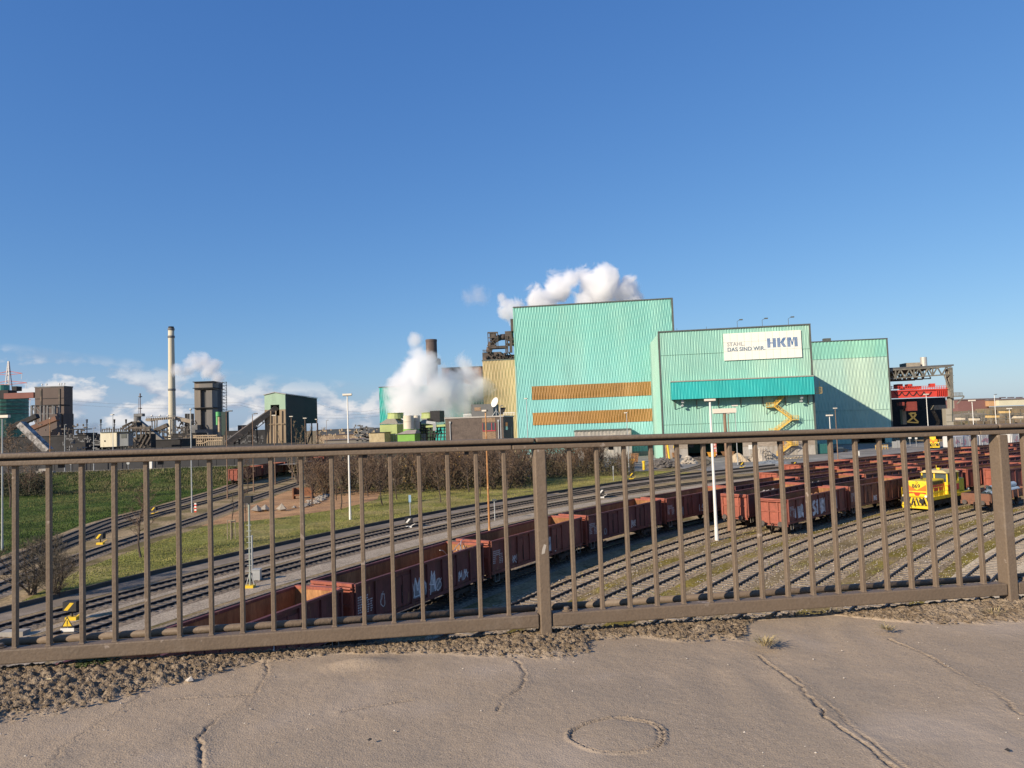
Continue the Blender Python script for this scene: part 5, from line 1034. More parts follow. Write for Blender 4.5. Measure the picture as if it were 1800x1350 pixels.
for px in (791.5, 876.5): a = FP(px, 750, O_B)[0]; mb = MB(); mb.tube(FW(a, O_B-.15, 0), FW(a, O_B-.15, zt-1), .11, n=8); fbox(mb, a-.2, a+.2, O_B-.3, O_B-.002, zt-1, zt-.6); mb.build('downpipe', M_galv, bo)
mb = MB(); fbox(mb, a1+.002, a1+.05, O_B+3, O_B+6, wz0, wz1); mb.build('side_window', M_glass, bo); mb = MB(); fbox(mb, a1+.002, a1+.05, O_B+11, O_B+12.4, 3, wz1-1); mb.build('side_door', M_trim, bo)
mb = MB(); p0, p1 = FP(828.5, 722, O_B+5)[0], FP(867, 722, O_B+5)[0]; fbox(mb, p0, p1, O_B+5, O_B+13, zt+.31, FP(848, 710.5, O_B+5)[1]); mb.build('roof_house', mat('grey_penthouse', (.13, .13, .125), .8, 0, .1, 1), bo); mb = MB(); q0, q1 = FP(834, 718, O_B+5)[0], FP(845, 718, O_B+5)[0]; fbox(mb, q0, q1, O_B+4.93, O_B+4.998, FP(840, 722, O_B+5)[1], FP(840, 716, O_B+5)[1]); mb.build('vent_grille', M_brick2, bo)
mb = MB()
for (x0, x1) in ((814.5, 828), (885, 905)):
    b0, b1 = FP(x0, 731, O_B+2)[0], FP(x1, 731, O_B+2)[0]
    for k in range(8): x = b0+(b1-b0)*k/7; mb.beam(FW(x, O_B+2, zt+.3), FW(x, O_B+2, zt+.9), .1)
    mb.beam(FW(b0, O_B+2, zt+.9), FW(b1, O_B+2, zt+.9), .1)
mb.build('roof_railing', M_white, bo)
for (px, y, n, lab) in ((872.5, 708, 1, 'white radar dish facing left on the office roof mast'),):
    r = thing('dish_antenna', lab, 'antenna', at_off(px, 731, O_B+2)); base = at_off(px, 731, O_B+2); top = at_off(px, y, O_B+2); mb = MB(); mb.tube((base.x, base.y, zt+.3), (base.x, base.y, top.z), .08, n=6); mb.tube((base.x-.9, base.y, zt+.3), (base.x, base.y, zt+1.5), .05, n=5); mb.tube((base.x+.9, base.y, zt+.3), (base.x, base.y, zt+1.5), .05, n=5); mb.build('mast', M_galv, r)
    ax = Vector((-.75, -.6, .35)).normalized(); mb = MB(); sx = ax.cross(Vector((0, 0, 1))).normalized(); sy = sx.cross(ax); i0 = 0; prof = [(.0, 0), (.5, .06), (.95, .25), (1.1, .42)]
    c0 = Vector((base.x, base.y, top.z)); n_ = 20
    for (rr_, hh_) in prof[1:]:
        for k in range(n_): t = 6.2832*k/n_; mb.v.append(tuple(c0+ax*hh_+(sx*math.cos(t)+sy*math.sin(t))*rr_))
    for j in range(2):
        for k in range(n_): mb.f.append((j*n_+k, j*n_+(k+1) % n_, (j+1)*n_+(k+1) % n_, (j+1)*n_+k)); mb.m.append(0)
    mb.f.append(tuple(reversed(range(n_)))); mb.m.append(0); d = mb.build('dish', M_white, r, smooth=True); sol = d.modifiers.new('s', 'SOLIDIFY'); sol.thickness = .06
    mb = MB(); mb.hexa([c0+Vector((.5, .2, -2.6)), c0+Vector((1.6, .2, -2.6)), c0+Vector((1.6, .5, -2.6)), c0+Vector((.5, .5, -2.6)), c0+Vector((1.0, .2, -1.1)), c0+Vector((2.2, .2, -1.1)), c0+Vector((2.2, .5, -1.1)), c0+Vector((1.0, .5, -1.1))]); mb.build('panel', M_black, r)
# ---- crane bay on the right
O_C = 62.0; cr = thing('crane_bay', 'open roofed crane bay with lattice girders right of the halls', 'crane bay', FW(FP(1620, 780, O_C)[0], O_C, 0))
M_lat = mat('weathered_steel', (.15, .14, .115), .75, 0, .3, .4, col2=(.22, .2, .16), c2scale=.4); M_pyl = mat('bay_concrete', (.34, .31, .25), .85, 0, .15, .4, col2=(.27, .24, .19), c2scale=.4, streak=3)
def trussrow(off, y0l, y0r, y1l, y1r, xl, xr, n, w):
    mb = MB(); P = lambda t, top: (xl+(xr-xl)*t, (y0l+(y0r-y0l)*t) if top else (y1l+(y1r-y1l)*t))
    OL(mb, P(0, 1), P(1, 1), off, w*1.4); OL(mb, P(0, 0), P(1, 0), off, w*1.2)
    for k in range(n):
        t0, t1 = k/n, (k+1)/n; tm = (t0+t1)/2; OL(mb, P(t0, 0), P(tm, 1), off, w); OL(mb, P(tm, 1), P(t1, 0), off, w)
        if k % 2: OL(mb, P(t0, 0), P(t0, 1), off, w)
    return mb
trussrow(O_C, 651, 644, 666, 658, 1558, 1672, 7, .36).build('lattice_girder', M_lat, cr)
for k in range(1, 4): trussrow(O_C+k*9, 653+k*1.4, 648+k*2, 668+k*.8, 664+k*1.4, 1556, 1650-k*14, 6, .3).build('lattice_girder', M_lat, cr)
mb = MB(); OB(mb, 1558, 1675, 649.5, 650.3, O_C, .8); mb = MB(); (ra, rz1), (rb, rz2) = FP(1556, 649.5, O_C), FP(1676, 643, O_C)
mb.hexa([FW(ra, O_C-.3, rz1), FW(rb, O_C-.3, rz2), FW(rb, O_C+55, rz2), FW(ra, O_C+55, rz1), FW(ra, O_C-.3, rz1+.5), FW(rb, O_C-.3, rz2+.5), FW(rb, O_C+55, rz2+.5), FW(ra, O_C+55, rz1+.5)]); mb.build('roof', M_roof, cr)
mb = MB(); OB(mb, 1664.5, 1677, 718, 790, O_C+1, 3); mb.build('pylon_base', M_pyl, cr); mb = MB(); OB(mb, 1668, 1675.5, 648, 718, O_C+1, 2.2); mb.build('pylon', M_pyl, cr); mb = MB()
for y in (660, 672, 684, 729, 741): OB(mb, 1664, 1677, y, y+.5, O_C+.9, .1)
OL(mb, (1673.5, 648), (1674, 740), O_C+.8, .15); mb.build('pylon_ladder', M_trim, cr)
mb = MB(); OL(mb, (1671, 646), (1673, 700), O_C+.2, .9); OL(mb, (1660, 660), (1672, 690), O_C, .35); mb.build('portal_leg', M_lat, cr)
mb = MB(); OB(mb, 1667, 1695, 695.5, 697.5, O_C, 2.5); OL(mb, (1695, 697), (1682, 710), O_C, .3)
for k in range(7): x = 1677+k*2.4; OL(mb, (x, 695.5), (x, 690), O_C, .12)
for y in (690, 692.5): OL(mb, (1677, y), (1691.5, y), O_C, .12)
mb.build('side_platform', M_lat, cr)
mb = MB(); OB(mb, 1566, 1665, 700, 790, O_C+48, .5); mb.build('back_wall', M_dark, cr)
for k, (x0, x1) in enumerate(((1642, 1664), (1620, 1640))): mb = MB(); OB(mb, x0, x1, 712, 720, O_C+14+20*k, 3); OL(mb, (1640, 722), (1650, 742), O_C+6, .9); OL(mb, (1650, 742), (1642, 758), O_C+6, .8); OL(mb, (1662, 720), (1666, 744), O_C+3, .5); mb.build('inner_beam', M_pyl if k == 0 else M_dark, cr)
mb = MB(); OL(mb, (1587, 720), (1589, 746), O_C+12, 1.4); mb.build('inner_column', M_pyl, cr)
M_red = mat('crane_red', (.55, .055, .038), .5, 0, .1, .5)
rc = thing('bridge_crane', 'bright red overhead travelling crane under the lattice roof', 'crane', at_off(1615, 700, O_C+2)); mb = MB(); OB(mb, 1562, 1666, 687, 698.5, O_C+2, 2.5); OB(mb, 1562, 1666, 684.5, 686.8, O_C+1.6, 3.3); mb.build('main_girder', M_red, rc)
mb = MB(); OB(mb, 1562, 1660, 686, 696, O_C+10, 2.2); mb.build('rear_girder', M_red, rc); mb = MB(); OB(mb, 1578, 1587, 675, 683, O_C+4, 4); OB(mb, 1590, 1620, 679.5, 684, O_C+5, 5); OB(mb, 1596, 1604, 675, 679.4, O_C+5, 3); OB(mb, 1636, 1644, 674, 680, O_C+3, 2); mb.build('trolley', M_red, rc); mb = MB()
for k in range(26): x = 1563+k*4; OL(mb, (x, 684.5), (x, 678.5), O_C+1.7, .13)
for y in (678.5, 681.5): OL(mb, (1563, y+1), (1663, y-.5), O_C+1.7, .13)
for k in range(6): x = 1647+k*3.2; OL(mb, (x, 686), (x, 698), O_C+1.6, .2)
mb.build('crane_railing', M_red, rc); mb = MB()
for k in range(5):
    pts = [(1572+k*13+13*t/8, 688.5+7*math.sin(math.pi*t/8)) for t in range(9)]
    for p, q in zip(pts[:-1], pts[1:]): OL(mb, p, q, O_C+1.85, .22)
mb.build('festoon_cable', M_black, rc); mb = MB(); OB(mb, 1595, 1612, 706, 722, O_C+4, 4); OB(mb, 1580, 1590, 707, 713, O_C+4, 2); mb.build('hoist_block', mat('hoist_red', (.2, .04, .03), .6), rc)
lg = thing('ladle_hook', 'dark yellow lifting beam hanging under the red crane', 'hook', at_off(1605, 735, O_C+5)); mb = MB(); OB(mb, 1600, 1610, 724, 728, O_C+5, 1.5); OL(mb, (1600, 728), (1604, 734), O_C+5, .5); OL(mb, (1610, 728), (1606, 734), O_C+5, .5); OL(mb, (1605, 734), (1595, 742), O_C+5, .45); OL(mb, (1605, 734), (1614, 742), O_C+5, .45); OL(mb, (1595, 742), (1614, 743), O_C+5, .4); mb.build('spreader', mat('hook_yellow', (.13, .1, .03), .6), lg)
bt = thing('roof_tank', 'pale metal cylinder and box on the crane bay roof', 'tank', at_off(1615, 648, O_C+8)); mb = MB(); cyl(mb, 1623, 628, 648, O_C+10, 11.5); mb.build('cylinder', mat('pale_metal', (.55, .52, .46), .4, .3, .08, 1), bt, smooth=False); mb = MB(); OB(mb, 1592.5, 1618, 637.5, 650, O_C+8, 6); mb.build('box', mat('tank_box', (.3, .26, .2), .8), bt)
# ================================================================== FAR LEFT PLANT
def DB(mb, pxl, pxr, pyt, pyb, y, dep=None, px2=None, mi=0):
    pm = (pyt+pyb)/2; x0 = D(pxl, pm, y).x; x1 = D(pxr, pm, y).x; xm = (pxl+pxr)/2; zt = D(xm, pyt, y).z; zb = D(xm, pyb, y).z if pyb is not None else 0
    if px2 is not None:
        k = D(px2, pm, 1.0).x; dep = x1/k-y
    mb.box(x0, x1, y, y+dep, zb, zt, mi); return x0, x1, zb, zt, dep
def DL(mb, p, q, y, w, dy=0.0, h=None): mb.beam(D(p[0], p[1], y), D(q[0], q[1], y+dy), w, h)
def DT(mb, px, pyt, pyb, y, wpx, wb=None, n=16):
    a = D(px, pyt, y); z0 = D(px, pyb, y).z; r = wpx*y/FPX/2; mb.lathe((a.x, y, 0), [((wb or wpx)*y/FPX/2, z0), (r, a.z)], n)
def base(px, y): p = D(px, 770, y); return (p.x, y, 0)
M_bb = mat('brown_cladding', (.115, .085, .072), .75, 0, .12, .1, col2=(.09, .068, .06), c2scale=.06, streak=4); M_conv = mat('conveyor_steel', (.1, .085, .07), .8, 0, .3, .3, col2=(.16, .12, .09), c2scale=.3); M_convl = mat('pale_conveyor', (.36, .34, .32), .7, 0, .3, .5, col2=(.15, .14, .13), c2scale=.6, lo=.45, hi=.55)
M_steel = mat('grey_steelwork', (.15, .15, .15), .7, .1, .3, .4); M_beige = mat('beige_pipes', (.38, .29, .19), .75, 0, .25, .5)
M_chim = mat('chimney_concrete', (.58, .53, .40), .85, 0, .08, .05, col2=(.5, .45, .34), c2scale=.05, streak=6)
ch = thing('chimney', 'tall pale concrete chimney with dark ring bands on the left', 'chimney', base(303, 470)); y = 470; r0 = 14*y/FPX/2; a = D(302, 579, y); zt = a.z
mb = MB(); prof = []
for k in range(13): t = k/12; prof.append((r0*(1-.30*t**.8), zt*t))
mb.lathe((ch.location.x, y, 0), prof, 32); mb.build('shaft', M_chim, ch, smooth=True)
for t, w in ((.992, 1.16), (.93, 1.18), (.50, 1.1)): rr = r0*(1-.30*t**.8)*w; mb = MB(); mb.lathe((ch.location.x, y, zt*t), [(rr*.9, 0), (rr, .1), (rr, 1.3), (rr*.9, 1.4)], 32); mb.build('ring_gallery', M_steel, ch)
mb = MB(); rr = r0*.68; mb.lathe((ch.location.x, y, zt-1.0), [(rr*1.02, 0), (rr*.96, 2.8)], 32); mb.build('dark_rim', M_dark, ch)
for k in range(14): pass
# quench tower: fluted body of five bays
qt = thing('quench_tower', 'dark grey fluted quenching tower with galleries, steaming', 'tower', base(365, 430)); y = 430; M_q = mat('quench_cladding', (.17, .158, .145), .75, 0, .25, .12, col2=(.24, .2, .16), c2scale=.1, lo=.5, hi=.66, streak=7); M_q2 = mat('quench_cladding_dark', (.075, .075, .075), .75, 0, .2, .12, streak=7)
for (p0, p1, m, dd) in ((342, 352.5, M_q, 0), (352.6, 362.5, M_q2, 1.6), (362.6, 373, M_q, 0)):
    mb = MB(); DB(mb, p0, p1, 686, 755, y+dd, 8); mb.build('bay', m, qt)
mb = MB(); x0, x1, zb, zt_, dd = DB(mb, 342, 373.2, 684, 770, y+8.01, None, px2=391); mb.build('core', M_q2, qt)
mb = MB(); DB(mb, 341.5, 373.5, 671.5, 684.5, y-.3, 9); mb.build('crown', M_q, qt)
mb = MB(); x0, x1, zb, zt_, _ = DB(mb, 341.5, 374, 670.5, 684, y+8.9, None, px2=391.5); mb.build('crown_rear', M_q2, qt)
for py in (671, 682, 717): mb = MB(); DB(mb, 338.5, 374.5, py-.8, py+.4, y-1.5, 12); mb.build('gallery', M_dark, qt)
mb = MB(); X = D(391.5, 700, y+24).x
for k in range(12): z = D(391, 672+k*6, y+24).z; mb.beam((X, y+24, z), (X+2.4, y+24, z-1.3), .22); mb.box(X, X+2.4, y+23, y+25, z-.1, z+.1)
for dx in (0, 2.4): mb.beam((X+dx, y+24, 0), (X+dx, y+24, D(391, 671, y+24).z), .25)
mb.build('stair_tower', M_steel, qt)
gt = thing('green_vessel', 'slim bright green vessel at the foot of the quenching tower', 'tank', base(384, 420)); mb = MB(); DT(mb, 383.5, 724, 732, 420, 8); DT(mb, 382, 732.2, 747, 420, 4.5); mb.build('shell', mat('vessel_green', (.12, .42, .15), .5, 0, .1, .3), gt); mb = MB(); DT(mb, 385.5, 733, 770, 419, 5); mb.build('pipe', M_beige, gt); mb = MB(); DB(mb, 389, 396.5, 723.5, 765, 424, 5); mb.build('dark_column', mat('dark_green_steel', (.03, .055, .05), .7), gt)
mh = thing('machine_house', 'grey machinery block with frame between chimney and quenching tower', 'industrial plant', base(325, 440)); mb = MB()
for q_ in ((328, 336, 727, 770, 435, 4), (318, 334, 749, 770, 440, 8), (343, 366, 755, 775, 410, 6), (336, 347, 747, 765, 425, 6)): mb = MB(); DB(mb, *q_); mb.build('block', M_steel, mh)
mb = MB()
for _ in range(46): x = random.uniform(315, 345); yy = random.uniform(737, 765); DL(mb, (x, yy), (x+random.uniform(-5, 7), yy+random.uniform(-4, 8)), 430+random.uniform(-5, 5), .45)
for x in (326, 328, 331, 336, 338): DL(mb, (x, 727), (x, 770), 432, .5)
mb.build('steelwork', M_dark, mh)
bp = thing('pipe_scaffold', 'beige pipe scaffold and walkways below the quenching tower', 'pipe rack', base(355, 300)); mb = MB()
for k in range(20): x = 320+k*3.6; DL(mb, (x, 768+random.uniform(-4, 3)), (x, 785), 300, .22)
for (p, q) in (((318, 780), (358, 779)), ((358, 779), (366, 775)), ((366, 775), (391, 774)), ((340, 770), (392, 769)), ((340, 766), (380, 765.5)), ((322, 776), (356, 775.5))): DL(mb, p, q, 300, .5)
for _ in range(26): x = random.uniform(342, 388); yy = random.uniform(766, 776); DL(mb, (x, yy), (x+random.uniform(-6, 6), yy+random.uniform(-3, 3)), 301, .4)
mb.build('pipes', M_beige, bp)
for (a_, b_, yt, yb, yy, m, lab) in ((0, 150, 767, 800, 260, M_dark, 'long low dark workshop block on the far left'), (150, 320, 775, 800, 270, M_dark, 'low dark building behind the white container'), (395, 470, 757, 800, 400, M_dark, 'low dark shed behind the sloping conveyor'), (418, 436, 748, 760, 430, M_bb, 'small brown twin block on the horizon by the conveyor'), (300, 345, 762, 790, 330, M_dark, 'sooty low block below the chimney')):
    mb = MB(); DB(mb, a_, b_, yt, yb, yy, 12); r = thing('plant_building', lab, 'building', base((a_+b_)/2, yy)); mb.build('wall', m, r); mb = MB(); DB(mb, a_-.3, b_+.3, yt-.7, yt-.05, yy-.3, 12.6); mb.build('roof', M_roof, r)
bh = thing('brown_tower_block', 'tall brown clad tower block at the far left', 'building', base(90, 380)); y = 380; mb = MB(); x0, x1, zb, zt, dep = DB(mb, 61.5, 112.5, 681, 775, y, None, px2=128); mb.build('wall', M_bb, bh); mb = MB(); mb.box(x0-.2, x1+.2, y-.2, y+dep+.2, zt+.01, zt+.6); mb.build('roof_edge', M_steel, bh)
for px in (71.5, 104): mb = MB(); DB(mb, px-1.3, px+1.3, 683, 725, y-.35, .3); mb.build('ladder_strip', M_conv, bh)
mb = MB(); mb.box(x0, x1, y-.12, y-.01, D(90, 700.3, y).z-.15, D(90, 700.3, y).z+.15); mb.build('panel_joint', M_dark, bh)
for px in (72, 80, 102, 114, 128): a = D(px, 680, y if px < 113 else y+dep*.5); mb = MB(); mb.lathe((min(a.x, x1-.3), y+1, zt+.6), [(.15, 0), (.15, .8), (.4, .8), (.4, 1.4)], 8); mb.build('roof_lamp', M_white, bh)
gd = thing('gas_holder', 'green banded round gas holder at the left edge', 'tank', base(12, 470)); y = 470; mb = MB(); DT(mb, 8, 697, 790, y, 72, n=28); mb.build('drum', mat('holder_green', (.045, .16, .12), .6, 0, .15, .2, col2=(.09, .25, .19), c2scale=.25, lo=.48, hi=.56, streak=.12), gd, smooth=False); mb = MB()
for py in (697, 702, 709, 716, 722, 729): a = D(8, py, y); mb.lathe((a.x, y, a.z), [(72*y/FPX/2*1.01, 0), (72*y/FPX/2*1.01, .5)], 28)
mb.build('band', M_trim, gd); mb = MB(); DT(mb, 4, 677, 696.5, y, 22); mb.build('cap', mat('holder_cap', (.1, .3, .22), .6), gd); mb = MB(); DB(mb, -10, 14, 686, 701, 440, 8); DB(mb, 21, 29, 679, 687, 450, 5); mb.build('conveyor_head', M_dark, gd)
gl = thing('conveyor_gallery', 'red-brown horizontal conveyor bridge into the brown tower block', 'conveyor', base(40, 385)); mb = MB(); DL(mb, (10, 696.5), (62, 694.5), 385, 3, h=2.9); mb.build('gallery', mat('gallery_red', (.2, .075, .06), .7, 0, .1, .2), gl)
def conveyor(lab, p, q, y, dy, w, m, truss=True, cat='conveyor'):
    r = thing('conveyor', lab, cat, base((p[0]+q[0])/2, y)); A, B = D(p[0], p[1], y), D(q[0], q[1], y+dy); mb = MB(); mb.beam(A, B, w, w*.75); mb.build('belt_gallery', m, r)
    if truss:
        mb = MB(); n = int((B-A).length/w/1.1)
        for k in range(n): a = A.lerp(B, k/n); b = A.lerp(B, (k+1)/n); u = Vector((0, -.02, -w*.9)); mb.beam(a, a+u, .18); mb.beam(a+u, b, .18); mb.beam(a+u, b+u, .2); 
        mb.build('truss', m, r)
        mb = MB()
        for t in (.2, .55, .85): a = A.lerp(B, t); mb.beam(a-Vector((w*.3, 0, w*.4)), (a.x-w*.5, a.y, 0), .35); mb.beam(a+Vector((w*.3, 0, -w*.4)), (a.x+w*.5, a.y, 0), .35)
        mb.build('trestle', M_dark, r)
    return r
conveyor('long sloping conveyor climbing to the green and brown transfer tower', (398, 780), (486, 716), 243, 9, 2.4, M_conv)
conveyor('pale sloping conveyor descending to the right at the far left', (37, 745), (86, 793), 230, 0, 2.6, M_convl, False)
conveyor('brown sloping conveyor below the brown tower block', (44, 758), (101, 735), 320, 0, 2.6, mat('belt_brown', (.17, .09, .06), .8, 0, .2, .4), False); conveyor('dark sloping conveyor left of the brown tower block', (20, 752), (66, 731), 330, 0, 2.6, M_dark, False)
conveyor('grey sloping conveyor right of the steel hoppers', (243, 741), (306, 792), 280, 0, 2.2, mat('conv_grey', (.22, .2, .17), .8, 0, .25, .5), True); conveyor('short dark conveyor rising to the chimney foot', (268, 759), (295, 747), 330, 0, 2.2, M_conv, True)
cbz = thing('conveyor_bridge', 'pale conveyor bridge on trestle legs in front of the chimney', 'conveyor', base(285, 400)); mb = MB(); DL(mb, (257, 738), (309, 734.5), 400, 1.6, h=1.2); DL(mb, (309, 735), (338, 741), 402, 2.2, h=2.0); DB(mb, 257.5, 265, 735, 740.5, 399, 4); mb.build('gallery', mat('bridge_beige', (.3, .25, .19), .8, 0, .2, .5), cbz); mb = MB()
for x in (267, 272, 276, 300, 304): DL(mb, (x, 738), (x+random.uniform(-1, 1), 765), 400, .5)
for k in range(14): x = 258+k*3.8; DL(mb, (x, 737.5), (x, 733), 399, .2)
DL(mb, (258, 733), (309, 730.5), 399, .2); mb.build('trestle', M_steel, cbz)
for x in (267, 281, 295): mb = MB(); a = D(x, 732, 399); mb.lathe((a.x, a.y, a.z), [(.3, 0), (.7, .3), (.3, .9)], 8); mb.build('lamp_globe', M_white, cbz)
sh = thing('screen_frame', 'dark open steel frame with canopy before the brown tower block', 'industrial plant', base(80, 340)); mb = MB(); DB(mb, 55, 105, 711.5, 713.5, 340, 8); mb.build('canopy', M_dark, sh); mb = MB()
for x in (55.5, 62, 71.5, 78, 84, 93, 104): DL(mb, (x, 713), (x, 742), 340, .7)
for (p, q) in (((56, 714), (62, 725)), ((62, 714), (71, 725)), ((56, 728), (104, 727)), ((84, 717), (104, 716.5))): DL(mb, p, q, 340, .4)
mb.build('frame', M_steel, sh); mb = MB(); DB(mb, 88, 100, 728, 770, 338, 8); DB(mb, 100, 111.5, 727, 770, 342, 8); mb.build('hopper', M_bb, sh); mb = MB(); DT(mb, 96.5, 714, 728, 339, 4); mb.build('vent_pipe', M_steel, sh); mb = MB(); DB(mb, 88, 112, 770, 784, 320, 6); mb.build('grey_wall', mat('mesh_grey', (.2, .18, .16), .85, 0, .2, 1), sh)
sp2 = thing('shelter', 'dark flat roofed shelter right of the brown tower block', 'shelter', base(135, 330)); mb = MB(); DB(mb, 112, 144, 754, 755.5, 330, 8); DB(mb, 138, 154, 761, 785, 335, 8); mb.build('roof', M_dark, sp2); mb = MB()
for x in (114, 121, 129, 137, 143): DL(mb, (x, 755), (x, 775), 330, .5)
mb.build('post', M_dark, sp2)
for i, px in enumerate((152.7, 177.3, 201, 221.5)):
    fs = thing('flare_stack', ('leftmost thin dark vent stack above the white steam', 'second thin dark vent stack left of the white container', 'thin dark vent stack above the white container', 'short dark vent stack above the container right end')[i], 'chimney', base(px, 420), 0, 'vent stacks'); mb = MB(); DT(mb, px, 737, 744, 420, 3.4, 2.4, 10); mb.build('cap', M_black, fs); mb = MB(); DT(mb, px, 744.1, 775, 420, 1.6, 2.0, 8); mb.build('pipe', M_dark, fs); mb = MB(); DT(mb, px, 746.5, 747.3, 420, 5, 5, 10); mb.build('platform', M_dark, fs)
wc = thing('site_container', 'cream white container cabin with a grey right half, on legs', 'container', base(200, 238)); mb = MB(); x0, x1, zb, zt, _ = DB(mb, 176.3, 205, 760, 785.5, 238, 3); mb.build('front_wall', mat('container_cream', (.66, .6, .44), .6, 0, .1, .6, col2=(.4, .32, .16), c2scale=.5, lo=.6, hi=.75, streak=5), wc); mb = MB(); DB(mb, 205.1, 225.5, 759.5, 784, 238.6, 3); mb.build('side_wall', mat('container_grey', (.2, .21, .21), .7, 0, .12, 1, streak=4), wc)
mb = MB(); DB(mb, 183, 185, 774, 776.5, 237.9, .08); mb.build('vent', M_black, wc); mb = MB(); DB(mb, 213, 222, 763, 770, 238.5, .08); mb.build('grille', M_trim, wc); mb = MB(); DB(mb, 176, 226, 758.9, 759.8, 237.7, 4); mb.build('roof', M_trim, wc); mb = MB()
for x in (180, 188, 198, 206, 215, 221): DL(mb, (x, 784), (x, 792), 239.5, .35)
mb.build('leg', M_trim, wc)
hp = thing('steel_hopper', 'sooty steel hopper and frame right of the white container', 'industrial plant', base(245, 255)); mb = MB(); DB(mb, 226, 265, 758, 760, 255, 6); DB(mb, 240, 262, 763, 790, 259, 5); DB(mb, 232, 240, 742, 758, 257, 4); mb.build('platform', M_dark, hp); mb = MB()
for x in (227, 233, 240, 248, 256, 264): DL(mb, (x, 748), (x, 792), 254.5, .45)
for (p, q) in (((228, 762), (240, 780)), ((240, 785), (252, 763)), ((245, 790), (258, 765)), ((252, 790), (264, 768)), ((215, 750), (232, 742)), ((220, 756), (236, 745)), ((226, 752), (265, 751)), ((213, 754), (233, 742)), ((232, 742), (240, 742))): DL(mb, p, q, 254, .5)
for k in range(16): x = 212+k*3.4; DL(mb, (x, 758), (x, 754), 254, .22)
DL(mb, (180, 754.5), (265, 753.5), 254, .25)
for k in range(10): x = 180+k*4; DL(mb, (x, 759), (x, 750+random.uniform(0, 5)), 252, .25)
mb.build('frame', M_conv, hp)
mt = thing('flare_mast', 'slender grey mast with platforms on a round silo', 'mast', base(246, 400)); mb = MB(); DT(mb, 241.5, 729, 745, 400, 12); DB(mb, 235, 250, 727, 732, 398, 3); mb.build('silo', M_steel, mt); mb = MB(); DT(mb, 246.3, 692, 745, 400, 1.5, 1.8, 8); DT(mb, 246.3, 691.5, 699, 400, 2.6, 2.2, 8); DT(mb, 243.5, 700, 728, 400, .7, .7, 6); mb.build('pipe', mat('mast_brown', (.2, .15, .14), .7), mt)
for py in (698, 718.5): mb = MB(); DT(mb, 246.3, py-1.5, py, 400, 6.5, 6.5, 10); mb.build('platform', M_steel, mt)
# transfer tower
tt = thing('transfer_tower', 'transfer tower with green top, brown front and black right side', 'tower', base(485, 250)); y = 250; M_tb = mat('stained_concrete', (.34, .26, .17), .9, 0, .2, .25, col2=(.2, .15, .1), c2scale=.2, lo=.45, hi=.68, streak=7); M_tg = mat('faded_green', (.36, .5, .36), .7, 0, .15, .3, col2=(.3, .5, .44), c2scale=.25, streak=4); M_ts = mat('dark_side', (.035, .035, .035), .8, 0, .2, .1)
x0 = D(465.5, 740, y).x; x1 = D(502, 740, y).x; dep = x1/D(558, 740, 1.0).x-y; zm = D(484, 720, y).z; zt = D(484, 694, y).z; zr = D(484, 690, y).z; zl = D(530, 744, y+dep/2).z
gx0, gx1, gz0, gz1 = D(475.5, 717, y).x, D(491, 717, y).x, D(483, 731, y).z, D(483, 711.5, y).z
mb = MB(); mb.box(x0, x1, y, y+.6, 0, gz0); mb.box(x0, gx0, y, y+.6, gz0, zm); mb.box(gx1, x1, y, y+.6, gz0, zm); mb.build('front_wall', M_tb, tt)
mb = MB(); mb.box(x0, gx0, y, y+.6, zm+.01, zt); mb.box(gx1, x1, y, y+.6, zm+.01, zt); mb.box(gx0, gx1, y, y+.6, gz1, zt); mb.quad((x0, y, zt), (x1, y, zt), ((x0+x1)/2, y, zr)); mb.build('gable', M_tg, tt)
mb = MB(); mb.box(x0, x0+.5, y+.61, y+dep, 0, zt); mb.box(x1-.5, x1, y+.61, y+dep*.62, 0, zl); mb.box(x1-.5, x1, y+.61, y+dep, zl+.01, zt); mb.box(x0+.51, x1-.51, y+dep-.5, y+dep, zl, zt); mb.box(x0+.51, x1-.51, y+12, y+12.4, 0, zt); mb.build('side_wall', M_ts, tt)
mb = MB(); xm = (x0+x1)/2; mb.hexa([(x0-.3, y-.3, zt+.01), (xm, y-.3, zr+.01), (xm, y+dep+.3, zr+.01), (x0-.3, y+dep+.3, zt+.01), (x0-.3, y-.3, zt+.25), (xm, y-.3, zr+.25), (xm, y+dep+.3, zr+.25), (x0-.3, y+dep+.3, zt+.25)]); mb.hexa([(xm, y-.3, zr+.01), (x1+.3, y-.3, zt+.01), (x1+.3, y+dep+.3, zt+.01), (xm, y+dep+.3, zr+.01), (xm, y-.3, zr+.25), (x1+.3, y-.3, zt+.25), (x1+.3, y+dep+.3, zt+.25), (xm, y+dep+.3, zr+.25)]); mb.build('roof', mat('tower_roof', (.4, .4, .38), .7), tt)
mb = MB()
for px in (470, 476, 485, 495): DL(mb, (px, 722), (px, 785), y-.2, .35)
DL(mb, (466, 746), (500, 745), y-.2, .3); mb.build('front_strut', M_tb, tt); mb = MB(); yy = y+dep*.8; mb.box(x1-.3, x1+.1, yy, yy+.3, 0, zl); mb.beam((x1, yy, zl-3), (x1, y+dep*.63, zl-8), .4); mb.beam((x1, y+dep, zl), (x1, y+dep, 4), .4); mb.box(x0, x1, y+dep*.7, y+dep, 0, 3.5); mb.build('rear_frame', M_dark, tt)
